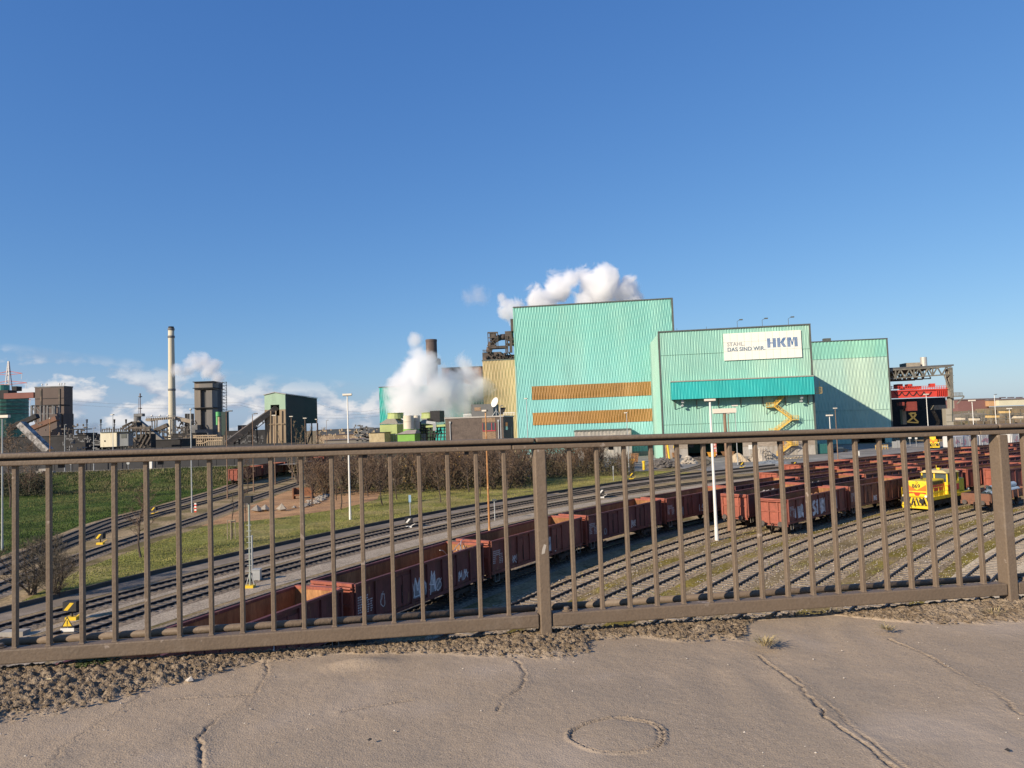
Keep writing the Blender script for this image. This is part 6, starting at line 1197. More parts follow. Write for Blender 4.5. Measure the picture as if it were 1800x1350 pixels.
# black works wall at the crest of the bank
bw = thing('works_wall', 'long black works wall along the top of the grass bank', 'wall', base(200, 190))
for i in range(21):
    x0 = -150+i*4.6; mb = MB(); mb.box(x0, x0+4.5, 190+.02*i, 190.3+.02*i, 2.7, 8.3); mb.build('panel', mat('wall_black', (.028, .028, .03), .7, 0, .25, .4), bw)
strip_ = MB(); strip_.quad((-160, 183, 3.06), (-54, 183, 3.06), (-54, 200, 3.06), (-160, 200, 3.06)); structure(strip_, 'bank_road', M_road)
for (px, py, lab) in ((124.5, 818, 'small round sign on a pole before the black wall, left one'), (225.5, 818, 'small round sign on a pole before the black wall, right one')):
    p = D(px, 830, 184); q = D(px, py-4, 184); r = thing('road_sign', lab, 'sign', (p.x, 184, 3.0)); mb = MB(); mb.tube((p.x, 184, 3), (p.x, 184, q.z), .05, n=6); mb.build('pole', M_galv, r); mb = MB(); mb.tube((p.x, 183.9, q.z), (p.x, 183.94, q.z), .38, n=14); mb.build('disc', M_galv, r)
ws = thing('white_post', 'white marker slab in front of the black wall', 'post', base(264, 184)); mb = MB(); DB(mb, 262, 267, 805, 827, 184, .3); mb.build('slab', M_white, ws)
hb = thing('concrete_blocks', 'pale concrete block heap at the left end of the bank road', 'heap', (D(75, 830, 182).x, 182, 3))
for q_ in ((62, 75, 828, 834, 181, 1.2), (80, 93, 828.5, 833.5, 181, 1.2), (68, 86, 824, 828, 181.5, 1)): mb = MB(); DB(mb, *q_); mb.build('block', M_concrete, hb)
# pylon and wires
py_ = thing('power_pylon', 'red and white lattice power pylon behind the gas holder', 'pylon', base(15, 620)); y = 620; M_pr = mat('pylon_red', (.45, .12, .1), .6); M_pw = mat('pylon_white', (.6, .58, .56), .6); mb = MB(); m2 = MB()
a = D(15, 635, y); xx, zt = a.x, a.z; wb = 5.5
lv = [0, 10, 20, 30, 40, 48, 56, zt]
for i in range(len(lv)-1):
    w0 = wb*(1-lv[i]/zt*.97)+.1; w1 = wb*(1-lv[i+1]/zt*.97)+.1; t = mb if i % 2 else m2
    for sx in (-1, 1):
        for sy in (-1, 1): t.beam((xx+sx*w0, y+sy*w0, lv[i]), (xx+sx*w1, y+sy*w1, lv[i+1]), .55)
        t.beam((xx+sx*w0, y-w0, lv[i]), (xx-sx*w1, y-w1, lv[i+1]), .35)
for (pyy, wpx) in ((657, 24), (674, 32), (704, 39)):
    z = D(15, pyy, y).z; w = wpx*y/FPX
    for sx in (-1, 1): mb.beam((xx, y, z+2.2), (xx+sx*w, y, z), .5); mb.beam((xx, y, z-1), (xx+sx*w, y, z), .4); m2.beam((xx+sx*w, y, z), (xx+sx*w*.95, y, z-5), .25)
mb.build('red_section', M_pr, py_); m2.build('white_section', M_pw, py_)
pw_ = thing('power_lines', 'thin overhead power lines spanning the left sky', 'power line', (0, 640, 30)); mb = MB()
for (p, q) in (((15, 690), (420, 707)), ((15, 697), (420, 712)), ((420, 707), (670, 725)), ((420, 712), (670, 731)), ((545, 703), (670, 718))):
    A, B = D(*p, 640), D(*q, 640)
    for k in range(10):
        t0, t1 = k/10, (k+1)/10; s0, s1 = -6*4*t0*(1-t0), -6*4*t1*(1-t1); mb.tube(A.lerp(B, t0)+Vector((0, 0, s0)), A.lerp(B, t1)+Vector((0, 0, s1)), .07, n=3, cap=False)
mb.build('wire', M_steel, pw_)
# far background between the tower and the cooling cells, and on the right
M_far = mat('far_shed', (.2, .18, .16), .85, 0, .2, .05, col2=(.3, .26, .2), c2scale=.04)
for i, (a_, b_, yt, yb, yy, m, lab) in enumerate(((556, 672, 754, 764, 620, mat('far_dark', (.05, .06, .075), .8), 'long dark shed roof on the horizon right of the transfer tower'), (556, 640, 764, 775, 430, mat('far_brown', (.26, .19, .13), .85, 0, .3, .08), 'low brown rack building right of the transfer tower'), (570, 650, 773, 790, 330, M_far, 'low pale storage shed right of the transfer tower'),
        (1684, 1738, 703, 722, 560, mat('far_maroon', (.2, .1, .09), .8, 0, .1, .05), 'long maroon shed far right below the sky'), (1738, 1756, 704, 714, 556, mat('far_ochre', (.45, .27, .14), .8, 0, .2, .1), 'ochre end wall in the middle of the far right shed'), (1756, 1830, 702, 712, 552, mat('far_cream', (.62, .58, .42), .8, 0, .08, .1), 'cream walled shed at the far right edge'))):
    r = thing('far_shed', lab, 'building', base((a_+b_)/2, yy)); mb = MB(); x0, x1, zb, zt, _ = DB(mb, a_, b_, yt, yb, yy, 25); mb.build('wall', m, r); mb = MB(); DB(mb, a_-.5, b_+.5, yt-(2.2 if a_ > 1000 else .6), yt-.1, yy-.5, 26); mb.build('roof', mat('far_roof', (.16, .13, .13), .8), r)
    if a_ > 1700:
        for k in range(5): mb = MB(); xa = a_+6+k*(b_-a_)/5; DB(mb, xa, xa+(b_-a_)/12, yt-4.2-k*.1, yt-2.3, yy+2, 4); mb.build('roof_light', mat('far_roof_light', (.12, .1, .11), .7), r)
for i, (a_, b_, yt, yb, yy, m) in enumerate(((1690, 1735, 727, 748, 480, M_far), (1735, 1820, 718, 742, 500, mat('far_earth', (.22, .17, .11), .9, 0, .3, .1, col2=(.13, .12, .07), c2scale=.1)), (1684, 1830, 740, 760, 420, mat('far_scrub', (.17, .13, .09), .95, 0, .4, .15, col2=(.1, .09, .05), c2scale=.2)))):
    mb = MB(); n = 16
    for k in range(n): xa = a_+(b_-a_)*k/n; DB(mb, xa, xa+(b_-a_)/n*1.1, yt+random.uniform(-1.5, 2), yb+10, yy+random.uniform(0, 3), 12)
    tag(mb.build('far_hill', m), kind='structure')
mb = MB()
for (p, q) in (((1684, 731), (1800, 727)), ((1684, 733), (1800, 730)), ((1690, 738), (1800, 735))): DL(mb, p, q, 380, .5)
for k in range(9): x = 1690+k*13; DL(mb, (x, 720+random.uniform(0, 8)), (x, 750), 380, .4)
tag(mb.build('pipe_bridge', M_lat), 'long dark pipe bridge on posts at the far right', 'pipe rack')
for k, (px, py, w, lab) in enumerate(((1718, 736, 9, 'small cream hut left of the far right lamp post'), (1693, 735, 7, 'whitish hut beside the concrete pylon'), (1750, 731, 14, 'yellow flat hut at the far right'), (1772, 723, 10, 'yellowish cabin on the slope at the far right'), (1793, 732, 12, 'cream container at the far right edge'))):
    mb = MB(); DB(mb, px-w/2, px+w/2, py-1.5, py+3, 360, 5); r = thing('site_hut', lab, 'hut', base(px, 360)); mb.build('wall', mat('hut_cream' if k not in (2, 3) else 'hut_yellow', (.6, .52, .4) if k not in (2, 3) else (.6, .42, .18), .7), r)
    mb = MB(); DB(mb, px-w/2-.3, px+w/2+.3, py-2.2, py-1.6, 359.6, 5.8); mb.build('roof', M_trim, r)
def clutter(lab, x0, x1, y0, y1, yy, n, m, w):
    mb = MB()
    for _ in range(n):
        x = random.uniform(x0, x1); y_ = random.uniform(y0, y1)
        if random.random() < .5: DL(mb, (x, y_), (x+random.uniform(2, 10), y_+random.uniform(-.6, .6)), yy, w)
        else: DL(mb, (x, y_), (x, y_-random.uniform(1, 5)), yy, w*.8)
    tag(tag(mb.build('pipe_clutter', m), lab, 'pipe rack'), kind='stuff')
clutter('tangle of brown pipes and racks right of the transfer tower', 560, 668, 756, 780, 350, 90, M_beige, .7); clutter('grey pipework at the left foot of the cooling cells', 622, 650, 748, 780, 220, 60, M_steel, .45)
clutter('dark equipment between the workshops at the far left', 110, 178, 768, 795, 240, 60, M_steel, .4)
clutter('tangle of dark girders and pipes before the brown tower block', 30, 150, 745, 790, 300, 110, M_conv, .55)
clutter('sooty steelwork around the white container', 150, 240, 765, 792, 250, 70, M_dark, .4)
clutter('rusty pipework at the foot of the chimney', 255, 330, 750, 785, 320, 90, M_conv, .5)
clutter('grey railings and pipes below the sloping conveyor', 395, 470, 765, 785, 280, 50, M_steel, .3)
# ================================================================== LAMP POSTS
def lamp(tx, ty, bx, by, style, m, lab, depth=None, hw=None, r=.09, zb=0.0):
    b = G(bx, by, zb) if depth is None else D(bx, by, depth)
    if depth is not None: b.z = zb
    dist = b.y; zt = D(tx, ty, dist).z; o = thing('lamp_post', lab, 'lamp post', (b.x, b.y, zb)); r = max(r, .07); mb = MB(); mb.tube((b.x, b.y, zb), (b.x, b.y, zb+1.2), r*1.35, r*1.3, 10); mb.tube((b.x, b.y, zb+1.2), (b.x, b.y, zt-.1), r*1.15, r*.7, 10); mb.build('mast', m, o, smooth=False)
    w = (hw or 12)*dist/FPX; hh = max(.16, w*.2)
    if style == 'T': mb = MB(); mb.box(b.x-w*.5, b.x+w*.5, b.y-.22, b.y+.22, zt-hh*.5, zt+hh*.5); mb.build('lamp_head', M_lamphead, o); q = MB(); q.box(b.x-w*.45, b.x+w*.45, b.y-.15, b.y+.15, zt-hh*.5-.06, zt-hh*.5-.002); q.build('lens', M_steel, o)
    elif style == 'T2': mb = MB(); mb.box(b.x-w*.5, b.x+w*.12, b.y-.25, b.y+.25, zt-hh*.5, zt+hh*.5); mb.build('lamp_head', M_lamphead, o); q = MB(); q.box(b.x+w*.13, b.x+w*.3, b.y-.22, b.y+.22, zt-hh*.5, zt+hh*.5); q.build('lamp_back', M_black, o)
    else: mb = MB(); mb.beam((b.x-.1, b.y, zt), (b.x+w, b.y-.1, zt+.05), .12, .12); mb.box(b.x+w*.35, b.x+w, b.y-.25, b.y+.1, zt-.02, zt+.18); mb.build('lamp_arm', M_steel, o)
    return o
LB = mat('lamp_brown', (.22, .14, .09), .7, 0, .2, 2)
lamp(5, 732, 4, 968, 'T', M_galv, 'grey lamp post at the left edge standing in the grass', hw=24); lamp(199, 729, 199, 830, 'T2', M_galv, 'lamp post in front of the cream white container', 184, 7, zb=3); lamp(115, 747, 114, 833, 'A', M_galv, 'lamp post before the brown tower block', 184, 4, zb=3); lamp(165.5, 753, 165, 833, 'A', M_galv, 'short lamp post left of the cream white container', 186, 4, zb=3); lamp(88.5, 735, 88, 833, 'T', M_rustpole, 'rusty slim pole before the dark steel frame', 185, 2, zb=3)
lamp(338, 719, 337.5, 901, 'T', M_galv, 'slim grey lamp post beside the curved left tracks, in front of the quenching tower', hw=3); lamp(398, 723.5, 400, 877, 'A', LB, 'brown lamp post with an arm to the right, left of the sloping conveyor', hw=11); lamp(443.5, 728, 446, 865, 'A', LB, 'brown lamp post with side arm in front of the sloping conveyor', hw=9); lamp(482, 730, 484, 853, 'T', LB, 'lamp post in front of the stained brown tower front', hw=7); lamp(513, 732, 514, 843, 'T', LB, 'lamp post before the bare poplar tree', hw=6); lamp(537, 735, 538, 836, 'T', LB, 'lamp post right of the bare poplar tree', hw=6)
lamp(558, 737, 559, 832, 'T2', LB, 'lamp post at the right edge of the transfer tower', hw=6); lamp(574.5, 739, 575, 800, 'A', LB, 'dim lamp post standing free right of the transfer tower', 300, 4); lamp(613, 693.5, 615.7, 913.6, 'T', M_white, 'tall white lamp post standing in the lawn', hw=16, r=.11); lamp(849, 722, 861, 950, 'T2', M_rustpole, 'orange rusty lamp post by the gravel path before the brick office', hw=13, r=.1)
lamp(880.5, 714, 883, 830, 'A', M_galv, 'grey lamp post in front of the right corner of the brick office', 135, 5); lamp(926, 700.5, 930, 830, 'T2', M_galv, 'white slim lamp post in front of the aqua hall left corner', 150, 8); lamp(1103, 725.5, 1106, 834, 'T2', M_galv, 'lamp post in front of the lower brown band', hw=8); lamp(1247, 703, 1260, 950, 'T', M_white, 'white lamp post standing between the empty tracks beside the red wagon end', hw=18, r=.13); lamp(1273, 722, 1284, 935, 'T', LB, 'big brown lamp post with wide head behind a railing bar', hw=40, r=.2)
lamp(1281, 727, 1286, 849, 'T', LB, 'thin rusty lamp post beside the wide headed one', hw=4); lamp(1292, 713, 1297, 817, 'T', M_galv, 'thin pale lamp post before the dark hall gate', hw=10); lamp(1459, 730, 1464, 836, 'T', M_white, 'white lamp post before the shaded part of the pale hall', hw=11); lamp(1467, 717.5, 1474, 822, 'T', LB, 'brown lamp post right of the white one before the pale hall', hw=6); lamp(1629, 693, 1635, 803, 'T', M_white, 'white lamp post in front of the red crane', hw=8); lamp(1709, 704, 1715.5, 808, 'T', M_white, 'white lamp post left of the right railing post', hw=11); lamp(1745.5, 694, 1755, 800, 'A', M_white, 'white lamp post with short arm above the right railing post', 200, 4); lamp(1776, 718, 1779, 789, 'T', M_white, 'short white lamp post right of the right railing post', hw=8)
# ================================================================== SIGNALS AND TRACKSIDE THINGS
def lever(px, py, lab, s=1.0, white=False):
    p = G(px, py); r = thing('point_lever', lab, 'point lever', p); my = M_white if white else M_yellow; X, Y = p.x, p.y; mb = MB(); mb.box(X-.35*s, X+.35*s, Y-.2*s, Y+.2*s, 0, .22*s); mb.build('base', my, r); mb = MB(); mb.tube((X, Y, .22*s), (X, Y, .6*s), .06*s, n=8); mb.build('stem', M_black, r)
    mb = MB(); mb.box(X-.42*s, X+.42*s, Y-.3*s, Y+.3*s, .6*s, 1.2*s); mb.build('lantern_box', M_black, r); mb = MB(); mb.quad((X-.36*s, Y-.306*s, .68*s), (X-.12*s, Y-.306*s, .66*s), (X+.28*s, Y-.306*s, 1.12*s), (X+.04*s, Y-.306*s, 1.14*s)); mb.build('arrow_mark', my, r); mb = MB(); mb.tube((X+.3*s, Y, .25*s), (X+.75*s, Y-.1, .5*s), .03*s, n=6); mb.build('handle', my, r); return r
lever(127, 1090, 'black and yellow point lever nearest the bottom left, above the warning triangle', 1.0); lever(176.5, 957, 'black and yellow point lever between the curved left tracks', 1.0); lever(271, 904, 'yellow point lever farther up the curved left tracks', .9); lever(719, 928, 'white point lantern beside the dark double tracks', .95, True); lever(1057, 876, 'white point lantern by the gravel path right of the post', 1.1, True); lever(1110, 843, 'yellow black point lever near the grass edge by the scrap heap', 1.1); lever(1304, 823, 'yellow point lever in front of the sand heap', 1.1); lever(1396, 823, 'yellow point lever in front of the log stack', 1.1)
p = G(119, 1113); r = thing('warning_sign', 'yellow warning triangle on a short post at the bottom left', 'sign', p); mb = MB(); mb.tube((p.x, p.y, 0), (p.x, p.y, .9), .03, n=6); mb.build('post', M_galv, r); mb = MB(); mb.quad((p.x-.36, p.y-.04, .35), (p.x+.36, p.y-.04, .35), (p.x, p.y-.04, .98)); mb.build('triangle_border', M_black, r); mb = MB(); mb.quad((p.x-.26, p.y-.046, .41), (p.x+.26, p.y-.046, .41), (p.x, p.y-.046, .87)); mb.build('triangle', M_yellow, r); mb = MB(); mb.box(p.x-.022, p.x+.022, p.y-.056, p.y-.05, .52, .75); mb.box(p.x-.022, p.x+.022, p.y-.056, p.y-.05, .45, .49); mb.build('exclamation_mark', M_black, r); mb = MB(); mb.box(p.x-.4, p.x+.4, p.y-.06, p.y-.03, .1, .3); mb.build('plate', M_white, r)
p = G(28, 1117); tag((lambda q: (q.box(p.x-.8, p.x+.6, p.y-.3, p.y+.4, .0, .28), q.build('cable_trough', M_concrete))[1])(MB()), 'pale concrete cable box at the bottom left corner', 'box')
p = G(440, 1033); r = thing('signal_mast', 'slim railway signal mast with black lamp box and yellow foot', 'signal', p); zt = D(437.5, 872, p.y).z; mb = MB(); mb.tube((p.x, p.y, .2), (p.x, p.y, zt-.5), .075, n=8); mb.build('mast', mat('signal_grey', (.3, .33, .28), .6), r); mb = MB(); mb.box(p.x-.25, p.x+.25, p.y-.25, p.y+.2, zt-.5, zt); mb.build('lamp_box', M_black, r); mb = MB()
for k in range(9): z = 1.2+k*.42; mb.beam((p.x-.18, p.y-.08, z), (p.x+.18, p.y-.08, z), .035)
mb.build('rung', M_galv, r); mb = MB(); mb.box(p.x-.4, p.x+.3, p.y-.3, p.y+.3, 0, .2); mb.build('foot', M_yellow, r)
mb = MB(); mb.beam((p.x-.3, p.y, .2), (p.x, p.y, 1.2), .05); mb.beam((p.x+.3, p.y, .2), (p.x, p.y, 1.2), .05); mb.build('brace', M_galv, r)
q = G(452, 1021); r = thing('signal_cabinet', 'small grey cabinet at the foot of the signal mast', 'cabinet', q); mb = MB(); mb.box(q.x-.28, q.x+.28, q.y-.2, q.y+.2, .1, .85); mb.build('case', M_galv, r); mb = MB(); mb.box(q.x-.32, q.x+.32, q.y-.24, q.y+.24, .851, .91); mb.build('lid', M_galv, r); mb = MB(); mb.box(q.x-.25, q.x+.25, q.y-.19, q.y+.19, 0, .099); mb.build('foot', M_concrete, r)
def post(px, pt, pb, lab, m=M_galv, w=.06, plate=None, cap=None):
    p = G(px, pb); zt = D(px, pt, p.y).z; r = thing('marker_post', lab, 'post', p); mb = MB(); mb.tube((p.x, p.y, 0), (p.x, p.y, zt), w, n=8); mb.build('pole', m, r)
    if plate: mb = MB(); mb.box(p.x-plate[0]/2, p.x+plate[0]/2, p.y-.05-w, p.y-w-.01, zt-plate[1], zt); mb.build('plate', plate[2], r)
    return r
M_blue = mat('sign_plate_blue', (.25, .38, .5), .5)
post(444, 941, 1010, 'short grey post beside the signal mast', w=.07); post(721.5, 870, 911, 'thin post with a narrow blue edge sign beside the lawn', plate=(.3, .9, M_blue)); post(870, 877, 915, 'short post with a small dark plate by the gravel path', plate=(.55, .25, M_trim)); post(1078.5, 819, 845, 'thin grey post beside the shrubs right of the centre post', plate=(.25, .7, M_galv)); post(1242, 823, 850, 'thin post in front of the dark track junction', plate=(.3, .5, M_blue)); post(1415, 794, 814, 'white round topped sign post before the front hall corner', plate=(.7, .9, M_white)); post(1508.5, 793, 816, 'white rounded plate sign in the brown scrub', plate=(.75, .95, M_white)); post(1611, 769, 785, 'white give way triangle sign by the hall gate', plate=(.7, .5, M_white)); post(1600, 767, 784, 'white crossbuck sign at the rail crossing', plate=(.9, .7, M_white))
p = G(341, 902); r = thing('striped_beacon', 'red and white striped beacon at the foot of the slim lamp post', 'beacon', (p.x+.35, p.y-.3, 0)); 
for k in range(6): mb = MB(); mb.box(p.x+.2, p.x+.5, p.y-.36, p.y-.3, .15+k*.22, .37+k*.22-.002); mb.build('band', (M_lr, M_white)[k % 2], r)
p = G(374, 890 ); 
# boulders, rust frame, saplings' stakes
def boulder(px, py, s, lab, m, n=1, grp=None):
    p = G(px, py); mb = MB()
    for k in range(n): mb.stone((p.x+random.uniform(-1, 1)*s*.6*(n > 1), p.y+random.uniform(-.5, .5)*s*(n > 1), s*.4), s, flat=.9)
    return tag(mb.build('boulder', m), lab, 'boulder', grp)
M_rock = mat('pale_rock', (.27, .235, .19), .9, 0, .25, 3)
boulder(453, 900, .8, 'leftmost pale boulder at the edge of the orange yard', M_rock); boulder(466, 899, .75, 'second pale boulder at the edge of the orange yard', M_rock); boulder(496, 898, .85, 'pale square boulder right of the other two on the orange yard edge', M_rock)
p0 = G(533, 893); p1 = G(575, 872); mb = MB()
for _ in range(90): q = p0.lerp(p1, random.random()); mb.stone((q.x+random.gauss(0, .5), q.y+random.gauss(0, .6), .2), random.uniform(.2, .5))
tag(tag(mb.build('rubble_bank', M_rock), 'long low heap of pale rubble along the lawn edge', 'heap'), kind='stuff')
p = G(532, 877); r = thing('rusty_skip', 'rusty open skip frame beside the rubble on the orange yard', 'skip', p); M_sk = mat('skip_rust', (.2, .085, .04), .85, 0, .3, 2); mb = MB(); mb.box(p.x-1.7, p.x-1.5, p.y, p.y+1.2, 0, 1.8); mb.box(p.x+1.3, p.x+1.5, p.y, p.y+1.2, 0, 1.8); mb.build('end_plate', M_sk, r); mb = MB(); mb.box(p.x-1.5, p.x+1.3, p.y+.1, p.y+1.1, .5, .75); mb.box(p.x-1.5, p.x+1.3, p.y+1.0, p.y+1.15, .75, 1.8); mb.build('tray', M_sk, r)
# heaps and odds and ends before the halls
def heap(px, py, wm, hm, m, lab, n=500, sr=(.06, .2), yaw=0):
    p = G(px, py); mb = MB(); seg = 28
    for j in range(7):
        t = j/6; rr = wm*(1-t)**.9; zz = hm*(1-(1-t)**1.6)
        for k in range(seg): a = 6.2832*k/seg; q = 1+.14*math.sin(3*a+px)+.1*math.sin(7*a+j); mb.v.append((p.x+rr*q*math.cos(a), p.y+rr*q*.7*math.sin(a), zz*(1+.06*math.sin(5*a))))
    for j in range(6):
        for k in range(seg): mb.f.append((j*seg+k, j*seg+(k+1) % seg, (j+1)*seg+(k+1) % seg, (j+1)*seg+k)); mb.m.append(0)
    for _ in range(n): a = random.uniform(0, 6.28); t = random.random(); rr = wm*(1-t)**.9*1.02; mb.stone((p.x+rr*math.cos(a), p.y+rr*.7*math.sin(a), hm*(1-(1-t)**1.6)), random.uniform(*sr))
    return tag(tag(mb.build('heap', m), lab, 'heap'), kind='stuff')
M_heap1 = mat('sand_heap', (.48, .38, .25), .95, 0, .12, 1); M_heap2 = mat('rubble_heap', (.4, .35, .28), .95, 0, .25, 1); M_heap3 = mat('dark_scrap', (.13, .115, .1), .85, 0, .4, 1.5)
heap(1297, 812, 2.6, 2.1, M_heap1, 'light sand heap in front of the dark hall gate', 120, (.05, .15)); heap(1340, 810, 3.6, 3.1, M_heap2, 'tall rubble heap beside the hall wall', 600, (.1, .35)); heap(1165, 822, 4.2, 2.0, M_heap3, 'dark scrap heap among yellow parts before the hall', 500, (.15, .5)); heap(1210, 815, 1.7, 1.6, M_heap2, 'grey boulder pile right of the yellow post', 60, (.3, .6)); heap(1355, 814, 3.5, .6, mat('grey_sheets', (.2, .22, .24), .6, 0, .3, 1), 'flat grey heap in front of the rubble heap', 80, (.1, .3))
p = G(1388, 809); mb = MB()
for k in range(16): mb.stone((p.x-2.6+k*.36, p.y+random.uniform(-.3, .3), .35+.3*(k % 2)), random.uniform(.3, .45))
tag(tag(mb.build('log_stack', M_heap1), 'row of yellowish logs and stones by the hall wall', 'stack'), kind='stuff')
def skip(px, py, w, h, m, lab):
    p = G(px, py); r = thing('skip_container', lab, 'skip', p, 0); mb = MB(); X, Y = p.x, p.y
    mb.hexa([(X-w*.35, Y, .3), (X+w*.35, Y, .3), (X+w*.35, Y+1.6, .3), (X-w*.35, Y+1.6, .3), (X-w/2, Y-.2, h), (X+w/2, Y-.2, h), (X+w/2, Y+1.8, h), (X-w/2, Y+1.8, h)]); mb.build('body', m, r); mb = MB(); mb.box(X-w*.52, X+w*.52, Y-.26, Y-.19, h-.15, h+.02); mb.box(X-w*.52, X+w*.52, Y+1.79, Y+1.86, h-.15, h+.02); mb.build('rim', m, r); mb = MB()
    for dx in (-.3, .3): mb.box(X+dx*w-.08, X+dx*w+.08, Y+.1, Y+1.5, 0, .299)
    mb.build('skid', M_black, r); return r
M_oy = mat('orange_yellow', (.62, .3, .04), .6, 0, .15, 2)
skip(1108, 818, 2.2, 1.5, M_oy, 'orange yellow skip left of the scrap heap'); skip(1117, 814, 1.8, 2.4, M_scrap, 'brown rusty skip behind the orange one'); skip(1187, 806, 1.2, 1.6, M_scrap, 'rusty drum skip behind the dark scrap heap'); skip(1253, 805, 2.0, 1.5, M_oy, 'wooden orange crate stack at the gate pillar'); skip(1281, 803, 3.2, 1.4, M_scrap, 'rusty long box inside the gate opening'); skip(1148, 815, 1.3, .9, mat('blue_grey_drum', (.4, .45, .48), .5), 'small pale blue-grey tub in the scrap heap')
for (px, pt, pb, w, lab) in ((1178, 776, 817, .26, 'tall yellow bent post in front of the hall slats'), (1132, 813, 826, .3, 'short thick yellow bollard left of the scrap heap')):
    p = G(px, pb); zt = D(px, pt, p.y).z; r = thing('yellow_post', lab, 'post', p); mb = MB(); mb.tube((p.x, p.y, 0), (p.x-(.5 if zt > 4 else 0), p.y, zt), w, w*.85, 10); mb.build('pole', M_yellow, r); mb = MB(); mb.lathe((p.x-(.5 if zt > 4 else 0), p.y, zt), [(w*1.3, 0), (w*1.3, .25), (w*.4, .4)], 10); mb.build('cap', M_yellow, r)
p = G(1190, 812); r = thing('hydrant_column', 'yellow valve column with cross arm before the hall slats', 'valve', p); mb = MB(); z = D(1190, 784, p.y).z; mb.tube((p.x, p.y, 0), (p.x, p.y, z+.4), .12, n=8); mb.build('stem', M_trim, r); mb = MB(); mb.box(p.x-.7, p.x+.7, p.y-.2, p.y+.2, z-.5, z+.1); mb.box(p.x-.25, p.x+.25, p.y-.2, p.y+.2, z+.1, z+.9); mb.build('head', M_yellow, r)
p = G(1325, 806); r = thing('notice_board', 'small white notice board on posts by the hall wall', 'sign', p); mb = MB(); mb.box(p.x-1.2, p.x+1.2, p.y-.05, p.y+.05, 2.4, 3.5); mb.build('board', M_white, r); mb = MB(); 
for dx in (-.9, .9): mb.tube((p.x+dx, p.y+.08, 0), (p.x+dx, p.y+.08, 3.3), .05, n=6)
mb.build('post', M_galv, r); mb = MB(); mb.box(p.x-.1, p.x+.35, p.y-.07, p.y-.052, 2.7, 3.0); mb.box(p.x+.5, p.x+.95, p.y-.07, p.y-.052, 2.75, 3.2); mb.build('black_mark', M_black, r)
# dark green container, car, barriers near the hall gate
p = G(1447, 798); r = thing('green_container', 'dark teal container at the corner of the front hall', 'container', p); mb = MB(); mb.box(p.x-1.9, p.x+2.1, p.y, p.y+2.4, .1, 2.7); mb.build('body', mat('container_teal', (.03, .13, .12), .6, 0, .1, 1), r); mb = MB()
for k in range(9): mb.box(p.x-1.85+k*.47, p.x-1.7+k*.47, p.y-.05, p.y-.002, .2, 2.6)
mb.build('rib', mat('container_teal', (.03, .13, .12)), r)
p = G(1477, 794.5); r = thing('parked_car', 'dark car parked in the shade of the pale hall', 'car', p, R_(-4)); B = lambda mb, n, m: mb.build(n, m, r, world=False); Mc = mat('car_dark', (.025, .035, .045), .25, .2, .05, 1, spec=.7); mb = MB(); prof = [(-2.1, .35), (2.1, .35), (2.15, .75), (1.2, .92), (.55, 1.42), (-.9, 1.46), (-1.7, 1.0), (-2.15, .9)]
n = len(prof)
for yy in (-.85, .85): mb.v += [(x, yy*(1 if z < 1 else .82), z) for x, z in prof]
for k in range(n): mb.f.append((k, (k+1) % n, n+(k+1) % n, n+k)); mb.m.append(0)
mb.f.append(tuple(reversed(range(n)))); mb.f.append(tuple(range(n, 2*n))); mb.m += [0, 0]; B(mb, 'body', Mc)
for sg in (-1, 1): mb = MB(); mb.quad((-1.45, sg*.80, 1.0), (.95, sg*.80, 1.0), (.5, sg*.73, 1.36), (-.9, sg*.73, 1.38)); B(mb, 'side_window', M_glass)
for x in (-1.3, 1.35):
    for yy in (-.8, .8): mb = MB(); mb.tube((x, yy-.1, .32), (x, yy+.1, .32), .32, n=14); B(mb, 'wheel', M_black)
mb = MB(); mb.box(2.1, 2.16, -.75, -.45, .6, .75); B(mb, 'headlight', M_white); mb = MB(); mb.box(2.1, 2.16, .45, .75, .6, .75); B(mb, 'headlight', M_white)
for (px, lab) in ((1544, 'yellow railed barrier left of the pale hall corner'), (1556, 'yellow striped barrier frame at the pale hall corner')):
    p = G(px, 790); r = thing('barrier', lab, 'barrier', p); mb = MB()
    for dx in (-.8, 0, .8): mb.tube((p.x+dx, p.y, 0), (p.x+dx, p.y, 1.3), .06, n=6)
    for z in (.6, 1.25): mb.tube((p.x-.8, p.y, z), (p.x+.8, p.y, z), .06, n=6)
    mb.build('frame', M_sy, r); q = MB(); q.box(p.x-.78, p.x+.78, p.y-.03, p.y+.03, .7, 1.1); q.build('board', M_galv, r)
p = G(1583, 787); r = thing('grey_cabinet', 'row of grey cabinets left of the crossbuck sign', 'cabinet', p)
for k in range(3): mb = MB(); mb.box(p.x-2+k*1.3, p.x-.8+k*1.3, p.y, p.y+.9, 0, 1.9+.2*(k % 2)); mb.build('cabinet', M_galv, r)
p = G(1688, 795); r = thing('trackside_signal', 'low orange-red trackside marker by the white box wagon', 'signal', p); mb = MB(); mb.tube((p.x, p.y, 0), (p.x, p.y, 1.3), .12, n=8); mb.build('post', M_trim, r); mb = MB(); mb.box(p.x-.4, p.x+.4, p.y-.15, p.y+.1, .1, .9); mb.build('plate', M_or, r)
